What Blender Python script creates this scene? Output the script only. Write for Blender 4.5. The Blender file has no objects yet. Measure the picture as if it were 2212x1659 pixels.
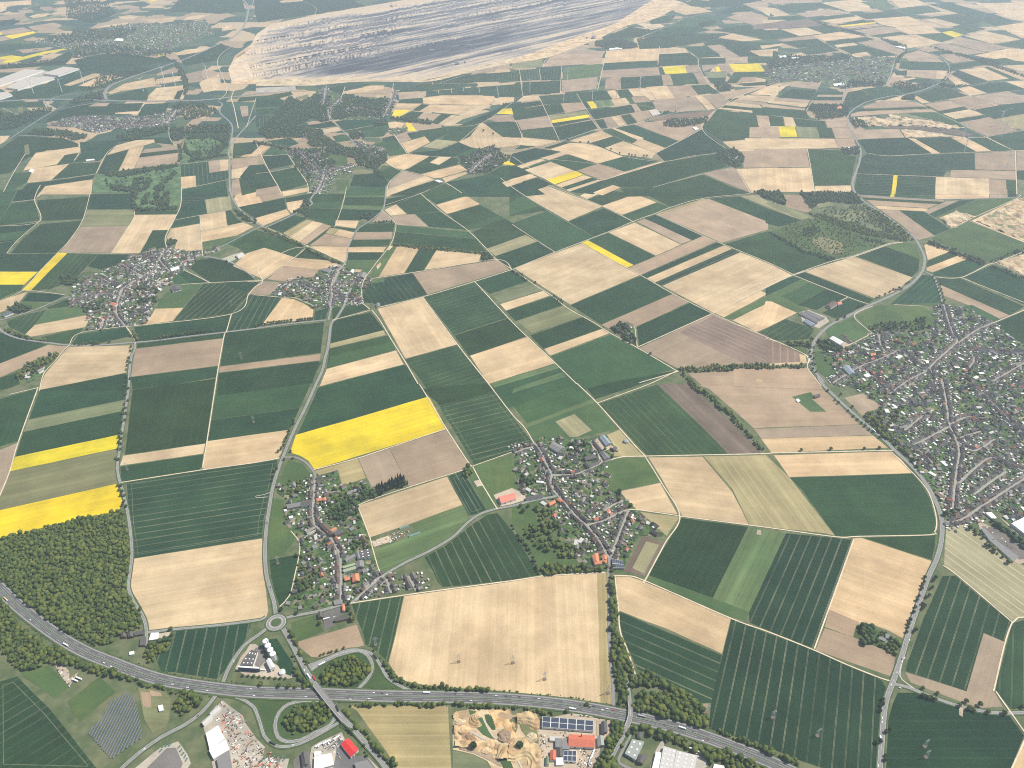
# aerial view over farmland, villages, a motorway junction and an open cast mine
HAZE = 4.6e-5; EXPO = 0.60; DENOISE = False
F23 = '''
# fields rows 2-3 : class tile pts
w 20 -20,135 320,40 160,490 0,540 -20,545
t 20 -20,580 160,505 85,750 5,960 -20,1000
w 20 345,55 1110,-60 1075,135 250,305
o 20 250,305 1075,137 1058,232 205,412
w 20 205,415 1055,235 1040,435 135,628
y 20 130,630 1040,435 1010,557 85,755
o 20 85,757 1008,560 1005,700 1020,855 0,1090 -20,1090 -20,1000
y 20 -20,1095 1010,862 1055,1010 1030,1095 860,1140 700,1165 400,1245 100,1320 -20,1345
w 20 1145,50 1530,0 1862,-45 1780,512 1080,612
b 20 1065,620 1775,515 1755,600 1035,705
w 20 1040,715 1755,608 1745,715 1720,740 1050,845
W 20 1095,850 1740,750 2400,655 2355,900 2320,980 2275,1180 2265,1330 1145,1508 1140,1400 1110,1200
b 20 1145,1512 2265,1335 2280,1659 2318,1960 2300,2015 2212,2039 1290,2144 1225,1930 1127,1770 1130,1659
g 20 1890,-98 2780,-190 2690,-10 2590,205 1830,310
w 20 1830,312 2590,207 2505,393 2212,432 1795,490
b 20 1790,495 2212,435 2490,398 2460,500 2430,600 2400,640 2212,675 1755,745 1755,700
w 21 540,28 1290,-168 1485,110 360,435 470,190
y 21 505,738 1630,392 1640,375 1500,120 1480,112 930,275 345,440 298,580 320,600 380,620 450,660
l 21 510,750 880,645 950,810 745,880 710,745 530,790
t 21 885,645 1150,555 1280,800 1000,890
t 21 1155,552 1240,720 1325,888 1790,740 1845,700 1650,395
w@1620,210;2060,110 21 1315,-220 1730,-330 2045,60 1580,185
W@1620,210;2060,110 21 1585,190 2048,62 2405,525 2230,585 1885,695
b 21 885,1050 1650,800 1785,1045 1315,1215 985,1325
W 21 1790,750 2000,1095 1840,1140 1790,1050 1660,798
m 21 1800,745 1880,720 2080,1085 2005,1090
G 21 1320,1215 1790,1048 1835,1140 1830,1170 1700,1330 1460,1470 1090,1640 1070,1620 1020,1430 1150,1390 1420,1280
W@1640,1400;1760,1650 21 2085,1115 2215,1270 2310,1400 2400,1560 2450,1650 2212,1694 1610,1755 1570,1710 1530,1620 1455,1495 1640,1395 1860,1220 2000,1130
m 21 140,990 240,1000 255,1210 350,1345 230,1470 115,1520 100,1400 115,1180
w 21 115,1520 375,1470 335,1659 295,1820 205,1925 160,1790 130,1659
m 21 215,790 280,660 400,690 490,790 450,820 300,860 190,890 180,830
b@2600,0;2640,1000 31 1280,175 1205,520 1145,750 1225,870 1300,910 1500,950 2212,1003 2980,1095 3085,1110 3070,800 3040,500 3020,-25 2455,0 2212,48
l 32 735,-18 822,-22 835,500 860,800 875,1110 765,1097 750,600
W@1055,240;985,520 31 1275,175 1200,510 1140,745 1090,690 1000,620 945,590 930,500 870,370 840,280 830,245
t 31 355,570 870,420 935,600 545,705 480,700 430,660 380,620
m 31 300,400 520,335 590,480 350,570 310,480
m 31 440,780 560,740 860,640 980,670 1060,780 1150,900 1300,960 1350,1000 600,990 530,900 490,850
m 31 -150,1030 0,1070 600,1085 690,1190 640,1270 380,1400 200,1450 100,1440 60,1330 0,1160
l 31 790,1120 1660,1120 1665,1270 1690,1700 1240,1700 1130,1520 990,1330 870,1160
s 31 1700,1200 1760,1165 1850,1150 2190,1150 2212,1200 2272,1200 2412,1170 2452,1250 2452,1320 2450,1500 2500,1700 2060,1700 2000,1600 1880,1540 1700,1500
o 31 1700,1510 1880,1545 1990,1610 2040,1700 1700,1700
c 32 240,1240 500,1190 860,1250 900,1260 860,1330 800,1400 760,1500 730,1700 240,1700 230,1500
b 32 900,5 1010,5 1130,45 1890,370 1815,670 1350,460 915,295
W 32 915,300 1815,680 1720,1095 1640,1100 1400,960 1215,880 1080,800 1000,620 950,500
W 32 3190,1120 3160,1420 3150,1700 2800,1700 2450,1580 2212,1480 1700,1320 1720,1100 1820,680 1895,375 2212,495 2600,640 2900,770 3190,900 3230,960
w 22 1465,1160 2040,1235 1735,1850 1190,1659 1185,1640
m 22 1185,1655 1740,1850 2050,1975 2020,2045 1890,2010 1160,1700
G 22 1735,1850 2045,1235 2360,1290 2050,1970
W 23 720,1345 600,1690 400,2275 365,2275 0,2130 -160,2060 -165,1975 155,1290
b 23 1385,1659 1260,2000 1180,2205 1040,2130 900,2080 800,2080 530,1950 620,1680 735,1335 805,1330 1410,1530
t 33 530,290 790,400 740,530 490,440
m 33 765,420 1000,480 1090,640 1050,660 735,525
t 33 490,450 740,530 1100,680 1085,800 1055,865 410,640
w 23 830,1330 1400,1310 1450,1290 1440,1400 1415,1520
w 23 190,810 1245,775 1330,870 1400,1000 1450,1180 1445,1260 1400,1300 590,1320 450,1130 300,920
b 23 50,615 1060,585 1150,650 1245,770 185,805
l 22 2195,615 2400,810 2790,1310 2700,1290 2212,1235 2050,1215 1900,900 1655,625
b 22 1645,628 1900,930 2045,1215 1470,1140 1300,830 1180,635
b 22 915,930 1280,855 1430,1125 1050,1080 960,960
m 22 845,660 950,640 1160,640 1275,850 920,920 850,940 800,850 820,700
V 22 1255,5 1640,370 1850,590 1860,605 1165,615 750,170
k 22 1540,0 1780,230 2130,560 2150,600 1870,605 1650,380 1260,0
t 23 -600,10 440,0 480,50 790,350 0,375 -120,385 -510,40
t 23 -120,388 800,352 900,440 0,470 -60,470
b 23 -60,473 905,445 1035,550 30,595
m 23 205,110 370,70 400,110 380,130 505,240 365,240
t 23 660,120 820,80 990,190 870,250 830,290
L 23 1690,1215 2312,1640 2212,2010 2105,2040 1520,1560 1540,1235
W 33 1510,0 1400,250 1240,600 1190,820 1715,995 1860,490 2050,570 2100,400 1620,0
t 33 1865,495 2045,570 1950,950 1960,1010 2030,1130 1850,1140 1700,1100 1230,920 1185,830 1715,998
V 33 2110,410 2212,380 2300,380 2300,1140 2212,1140 2100,1150 1970,990 1975,930
w 33 1120,1010 1290,1010 1450,1085 1700,1160 2080,1200 2212,1380 2080,1700 1020,1700 1040,1250 1080,1100
b 33 2212,1420 2300,1400 2300,1700 2090,1700
W@1560,480;1480,800 30 1520,475 2170,400 2140,510 2000,760 1870,890 1500,830 1395,830 1340,690 1460,640
m 30 180,830 430,770 600,960 480,1060 200,870
V@500,1410;180,1610 30 -30,920 150,870 430,1150 850,1680 -30,1680
m 30 580,1090 860,870 1000,1000 760,1200 690,1260
l 22 1020,1095 1430,1145 1440,1160 1330,1320 1200,1290 1170,1190 1060,1130
k 22 1130,1310 1310,1370 1150,1659 960,1620
l 22 1160,1360 1270,1390 1140,1640 1040,1590
l 22 820,440 930,395 1000,480 1130,620 950,630 870,620 830,570 880,540
m 22 110,390 710,150 920,390 580,460 400,520 250,500 200,500
l 22 375,325 540,260 690,400 560,460 500,460
g 22 20,200 0,100 560,-60 690,130 130,340
G 22 130,340 690,130 720,155 110,380
m 21 1880,700 2212,610 2250,900 2060,1060 1960,860
m 22 0,1050 200,1010 330,1100 200,1150 420,1350 700,1450 600,1600 240,1640 90,1370 0,1220
'''
F1 = '''
# fields row 1
g 10 -20,-20 150,-20 90,100 0,240 -20,250
w 10 155,-20 350,-20 300,65 105,85
w 10 100,95 300,72 340,245 0,292 -20,290 5,235
w 10 320,72 770,38 715,235 360,250
w 10 770,20 1150,12 1150,150 750,150
o 10 752,155 1150,152 1160,235 1110,292 695,298 715,240
w 10 1165,165 1540,162 1530,190 1165,195
b 10 1165,198 1530,195 1500,250 1460,328 1320,330 1210,525 1100,530 970,525 1110,300
t 10 695,300 1110,295 970,525 520,518 600,420
w 10 350,280 715,245 660,330 590,420 500,525 90,530 190,410
w 10 -20,300 330,258 150,415 -20,440
g 10 -20,360 250,330 160,410 -20,425
w 10 -20,445 150,418 60,530 -20,640
w 10 -20,540 500,530 430,610 340,685 -20,685
y 10 -20,688 325,690 210,800 -20,800
y 10 500,522 580,528 265,850 190,848
w 10 -20,805 205,803 180,850 90,880 -20,940
b 10 -20,945 235,862 160,960 80,1010 -20,1050
w 10 585,530 670,535 400,840 270,850
V 10 675,535 845,540 640,760 420,845 400,840
w 10 850,540 1125,540 1100,570 1020,630 870,670 760,640
m 10 720,690 860,690 720,740 640,760
w 10 1320,332 1455,330 1430,400 1435,480 1300,500 1215,525
w 10 1570,-20 1800,-20 1765,70 1780,120 1795,185 1510,240 1560,120
W 10 1570,-20 1960,-20 1970,30 1770,65 1570,100
l 10 1775,68 1985,32 2005,150 1790,185
w 10 1510,245 1725,205 1725,270 1480,312
b 10 1478,318 1725,273 1742,500 1620,510 1505,500 1525,440 1500,405 1435,440 1440,390
b 10 1732,203 1945,165 1965,290 1740,335
b 10 1742,340 2100,262 2190,300 2050,375 1745,432
w 10 1950,165 1990,158 2060,240 2095,262 1968,290
m 10 1750,435 2000,385 2010,440 1850,470 1755,465
g 10 1930,440 2212,325 2330,375 2650,490 2450,510 2300,480 2212,490 2100,500 2000,465
w 10 1640,660 1700,590 1820,570 1960,600 2120,680 2200,760 1820,785 1700,700
g 10 1495,720 1600,680 1680,790 1500,795
w 10 1540,710 1610,680 1810,785 1650,795
m 10 1570,800 1750,800 1580,1000 1350,1005 1380,930 1440,870
W@1840,830;1500,1110 10 1760,795 2212,770 2150,890 2000,1050 1500,1115 1590,1000
b 10 1340,1010 1585,1000 1490,1115 1260,1145
w 10 1160,1170 1490,1120 2000,1055 1955,1205 1800,1225 1340,1285 1190,1290
W@2150,900;1990,1180 10 2165,885 2430,910 2265,1150 2212,1175 1965,1200 2010,1060
w 10 -20,1220 60,1215 410,1318 0,1480 -20,1485
t 10 -20,1490 420,1322 580,1335 500,1430 230,1500 -20,1610
w 10 -20,1612 150,1560 170,1660 60,1700 -20,1720
b 10 590,1338 1150,1325 1110,1450 1090,1560 620,1655 340,1710 380,1580 470,1480
w 10 340,1712 620,1658 1090,1565 1090,1620 1075,1720 340,1715
V 10 60,1120 200,1065 400,1020 300,1145 220,1230 80,1170
m 10 405,1018 700,995 710,1060 310,1143
b 10 300,1150 765,1062 755,1165 270,1250 218,1230
w 10 350,1255 720,1175 690,1215 600,1310 420,1300
w 10 680,1230 1085,1170 1130,1250 860,1310 620,1315
o 10 870,1305 1125,1248 1135,1300 870,1322
w 10 250,870 510,880 560,890 450,950 190,945
m 10 190,950 400,960 300,1015 150,990
w 10 400,1000 600,920 600,990 420,1010
w 10 1185,1310 1940,1220 1930,1262 1180,1350
t 10 1175,1355 1930,1265 1890,1500 1132,1597 1150,1450
w 10 1130,1600 1885,1505 1875,1600 1530,1659 1145,1705
w 10 1945,1215 2800,1125 2770,1390 1905,1505
t 10 1905,1510 2770,1400 2765,1455 1890,1562
w 10 1890,1570 2760,1460 2710,1600 2700,1650 1880,1760
# T11
b 11 -150,-20 -10,-20 60,95 -150,130 -190,60
t 11 -10,-20 230,-20 245,45 50,85
w 11 -150,130 245,52 260,145 -10,225 -80,180
w 11 255,52 500,10 460,60 260,90
b 11 262,92 435,62 420,130 305,185 275,150
b 11 -10,228 265,150 295,195 130,265 60,290 0,255
w 11 95,300 320,200 440,225 230,355
l 11 235,355 440,240 490,250 285,385
b 11 287,387 490,252 580,272 375,430
t 11 375,432 580,275 650,295 440,452
w 11 440,455 650,297 680,305 480,460
w 11 462,140 725,145 680,300 440,225
w 11 470,75 510,15 770,15 745,80 730,140 460,135
g 11 460,90 740,80 730,135 460,135
w 11 775,-20 1115,-20 1110,100 1090,150 740,140 770,60
G 11 780,20 1115,20 1110,45 770,45
G 11 745,115 1100,120 1090,150 740,142
w 11 725,148 1085,155 1040,215 960,200 900,245 690,240
b 11 688,245 890,248 860,315 685,290
w 11 680,300 860,318 960,260 910,300 850,345 690,310
b 11 720,322 850,350 820,400 670,370
l 11 640,310 720,320 660,370 600,355
t 11 600,362 825,405 800,470 460,462
b 11 470,470 795,472 785,590 755,605 640,560
t 11 865,348 1180,345 1170,405 840,412
w 11 835,415 1160,412 1150,460 805,475
w 11 960,275 1200,270 1185,342 870,345 900,310
b 11 800,478 1125,475 1100,520 795,520
w 11 800,525 1100,522 1060,585 790,588
m 11 780,592 1040,590 1000,680 950,690 740,700
t 11 1000,260 1100,160 1190,255
b 11 1110,155 1210,108 1300,192 1160,205
t 11 1165,207 1370,193 1490,300 1220,285
w 11 1110,130 1120,60 1410,15 1210,105
l 11 1125,-20 1290,-20 1120,55
w 11 1215,105 1420,18 1600,165 1370,190 1310,190
w 11 1380,190 1600,170 1820,325 1495,300
w 11 1425,10 1540,-20 1760,-20 1810,30 1560,108
b 11 1555,112 1820,35 1935,105 1650,190
w 11 1665,192 1935,110 2212,265 1800,330
g 11 1790,300 2090,208 2150,232 1830,330
w 11 1870,345 2140,235 2212,270 2560,430 1990,488
g 11 1215,285 1870,350 1900,400 1205,340
w 11 1205,345 1900,405 1990,515 1180,455 1195,400
l 11 1995,490 2330,370 2432,428 2070,552
w 11 2070,555 2435,432 2570,518 2215,665 2110,600
b 11 1220,470 1420,485 1280,700 1060,735
w 11 1410,490 1558,505 1450,675 1285,700
b 11 1560,505 1945,540 1925,605 1455,672
m 11 1130,505 1180,470 1215,470 1060,735 1000,745 985,720
t 11 1355,702 2075,588 2190,670 1480,885
V@1260,740;1390,900 11 1110,745 1355,702 1480,885 1060,990 1010,960 930,955 918,880 950,795
m 11 960,790 1110,742 1110,775 960,795
b 11 -80,530 70,482 335,565 65,755 -200,640
w 11 -200,450 -10,330 50,340 420,470 335,562 80,480 -90,530
w 11 345,565 430,490 640,590
b 11 340,570 640,595 740,635 560,670 240,640
t 11 240,642 545,668 490,735 350,750 290,780 95,755
t 11 45,770 270,785 180,840 115,890 -80,885
w 11 -250,740 -100,780 40,768 -80,882 -270,790
m 11 180,900 250,830 330,880 290,910
b 11 225,915 320,925 500,1000 485,1100 50,1150
V 11 510,1030 630,1000 600,1095 500,1110
w 11 660,1000 940,965 980,1010 830,1055 660,1105
w 11 670,1110 990,1040 1110,1195 640,1310
l 11 642,1310 1100,1195 1120,1235 640,1352
w 11 635,1355 1140,1240 1205,1365 610,1525
g 11 640,1420 1170,1290 1205,1365 615,1520
b 11 612,1530 1210,1370 1275,1490 550,1680
b 11 1050,1010 1440,910 1738,1318 1290,1440
V@1450,905;1890,780 11 1450,905 1890,780 2175,1085 1710,1235
w 11 1715,1240 2185,1090 2345,1245 1840,1415
w 11 1895,775 2212,675 2340,775 2020,880
o 11 2050,905 2420,790 2475,850 2120,965
b 11 2110,970 2480,855 2540,895 2160,1025
w 11 2160,1028 2545,905 2660,975 2245,1115
o 11 2250,1115 2665,980 2820,1075 2385,1220
w 11 2370,1240 2825,1080 2985,1180 2485,1355
b 11 2490,1358 2990,1185 3055,1220 2540,1415
b 11 1850,1415 2350,1250 2585,1480 2010,1659
g 11 2030,1655 2590,1480 2770,1659 2150,1880
G 11 2030,1655 2590,1485 2625,1520 2060,1690
G 11 2230,1700 2640,1560 2700,1590 2210,1740
V@1290,1450;1745,1320 11 1290,1450 1745,1320 2000,1659 2030,1700 1590,1830 1480,1700
w 11 1440,1700 1990,1650 2060,1720 1600,1840 1500,1770
# T12
w 12 -20,20 90,30 300,160 -20,210
g 12 -20,100 90,25 220,120 -20,200
b 12 90,22 310,-50 780,125 490,250
w 12 490,255 790,140 1045,258 710,385
g 12 0,270 300,165 710,388 370,518
w 12 -20,275 130,370 -20,410
b 12 585,35 690,-20 830,-20 650,62
w 12 655,65 850,-10 1060,15 780,115
b 12 780,120 1070,18 1250,90 950,198
w 12 960,202 1255,92 1370,135 1050,250
w 12 1080,-20 2060,-20 2060,18 1650,58 1375,132
t 12 1250,190 1700,62 2212,260 2212,325 1810,440
l 12 1250,188 1640,62 1700,62 1390,160 1290,195
w 12 1710,58 1960,38 2212,145 2480,245 2320,300 2212,255
l 12 1970,35 2120,25 2212,80 2600,215 2490,245
t 12 1080,258 1150,232 1555,415 1460,450
w 12 1145,228 1235,198 1645,380 1555,418
b 12 835,350 1060,265 1460,455 1245,550
w 12 660,415 830,355 1240,555 1055,630
y 12 600,440 655,418 1050,632 995,655
t 12 1005,658 1650,382 1760,430 1110,718
w 12 1115,720 1775,435 1825,460 1165,742
b 12 1170,745 1835,462 1900,490 1235,782
W 12 1240,785 1905,492 1965,520 1300,810
b 12 1300,812 1975,522 2212,615 2420,720 2212,820 1740,1045
b 12 20,660 595,447 1100,720 505,975
w 12 510,978 1110,725 1385,880 770,1145
t 12 775,1148 1390,880 1525,955 1060,1170 1040,1140 990,1120 940,1180 860,1200
w 12 1080,1165 1540,958 1715,1050 1100,1335
w 12 1840,450 2212,340 2780,600 2430,705
t 12 1100,1350 1730,1055 2212,1260 2480,1400 2490,1500 1600,1550 1440,1530
K 12 1450,1215 1735,1070 2212,1265 2490,1420 2490,1480 2212,1500 2080,1510 1900,1430
b 12 1750,1045 2150,855 2212,880 1830,1085
m 12 1835,1085 2212,900 2330,840 2420,870 1950,1110
b 12 1905,1110 2240,945 2450,1040 2212,1170 2110,1210
V 12 2130,1215 2360,1100 2590,1200 2540,1270 2370,1280
g 12 340,1418 850,1235 1410,1530 870,1659 560,1720
t 12 1520,1570 2212,1530 2560,1520 2650,1660 1640,1670
w 12 650,1700 870,1640 1410,1545 1180,1640 720,1790
# T13
w 13 780,-20 1445,-20 1440,60 790,25
W 13 1090,-20 1445,-20 1440,60 1095,45
y 13 1065,-20 1100,-20 1090,42 1055,40
t 13 790,28 1520,70 1510,95 815,45
w 13 820,48 1520,85 1510,105 830,65
t 13 850,70 1470,108 1380,140 910,115
b 13 910,118 1380,145 1370,168 960,150
b 13 1450,-20 1910,-20 1910,55 1445,62
t 13 1915,-20 2070,-20 2070,50 1915,55
w 13 2072,-20 2150,-20 2145,50 2072,50
t 13 1350,170 1530,85 1650,72 1390,190
w 13 1395,190 1660,72 1790,68 1440,220
m 13 1450,218 1800,68 2130,55 1790,210 1620,170
s 13 1480,225 1620,168 1795,210 1580,315
s 13 1760,250 2150,60 2300,40 2300,450 2212,435
o 13 1870,210 2020,150 2110,220 2080,250 1930,250
o 13 1960,270 2212,300 2212,410 1960,310
t 13 970,155 1130,160 1440,380 1300,418 1160,290
w 13 1140,160 1350,170 1570,320 1440,375
m 13 1410,400 1580,320 1750,260 2212,440 2212,480 1890,615
b 13 1350,460 1390,440 1580,510 1380,590
w 13 1380,595 1580,515 1650,545 1370,650
b 13 1370,655 1660,545 1735,575 1420,695 1370,680
w 13 1430,695 1740,580 1880,630 1665,738 1440,725
w 13 1690,735 1930,635 2212,760 2300,800 2300,1010
V 13 1450,740 1660,745 2212,990 2090,1065 1490,800
t 13 1490,805 2090,1068 2000,1095 1760,990 1520,900
g 13 1680,990 1760,975 2010,1100 1945,1135
w 13 1940,1145 2212,1030 2300,990 2300,1370 2212,1350
s 13 1960,610 2300,510 2300,750 2160,700 2030,640
m 13 1330,720 1420,720 1490,860 1510,960 1500,985 1050,970 1250,810
V 13 1330,720 1420,720 1480,860 1500,960 1060,970 1260,800
m 13 20,340 290,250 440,225 580,270 900,350 1040,440 560,590 300,500
b 13 325,692 740,560 1250,740 1100,860 930,922
w 13 770,555 1020,470 1310,585 1300,680 1240,735
m 13 1030,460 1170,440 1290,460 1315,580 1020,475
w 13 235,720 320,695 910,930 870,965 700,905
w 13 -20,830 215,728 290,755 -20,900
m 13 -20,910 300,755 350,785 100,890 350,1020 250,1050 30,945
g 13 110,900 350,785 500,840 250,970
w 13 250,975 500,842 690,905 620,945 480,985 420,1020
w 13 470,1045 690,920 850,970 640,1080 580,1090
b 13 -20,945 30,948 250,1045 0,1170 -100,1150
V 13 0,1190 150,1100 400,1180 350,1270 120,1285 0,1270
m 13 110,1290 340,1320 330,1410 210,1350
K 13 -20,1270 100,1310 320,1415 330,1470 -20,1500
b 13 270,1400 325,1415 335,1480 0,1500 -20,1485 280,1470
m 13 500,1190 740,1075 870,1200 740,1300 530,1280
m 13 760,1070 920,985 1090,980 1170,1130 1050,1200 870,1190
m 13 1105,985 1330,990 1450,1060 1400,1170 1250,1200 1180,1130
m 13 400,1380 460,1370 560,1500 620,1640 560,1659 430,1540
t 13 -300,1530 340,1525 440,1659 480,1710 200,1700 -300,1680
o 13 -20,100 20,75 330,190 390,210 290,245
w 13 -20,140 290,245 100,300 -20,270
t 13 110,25 280,30 380,160 330,180 160,130
g 13 430,100 520,95 550,120 430,145
o 13 590,170 820,165 860,230 600,210
'''
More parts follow.
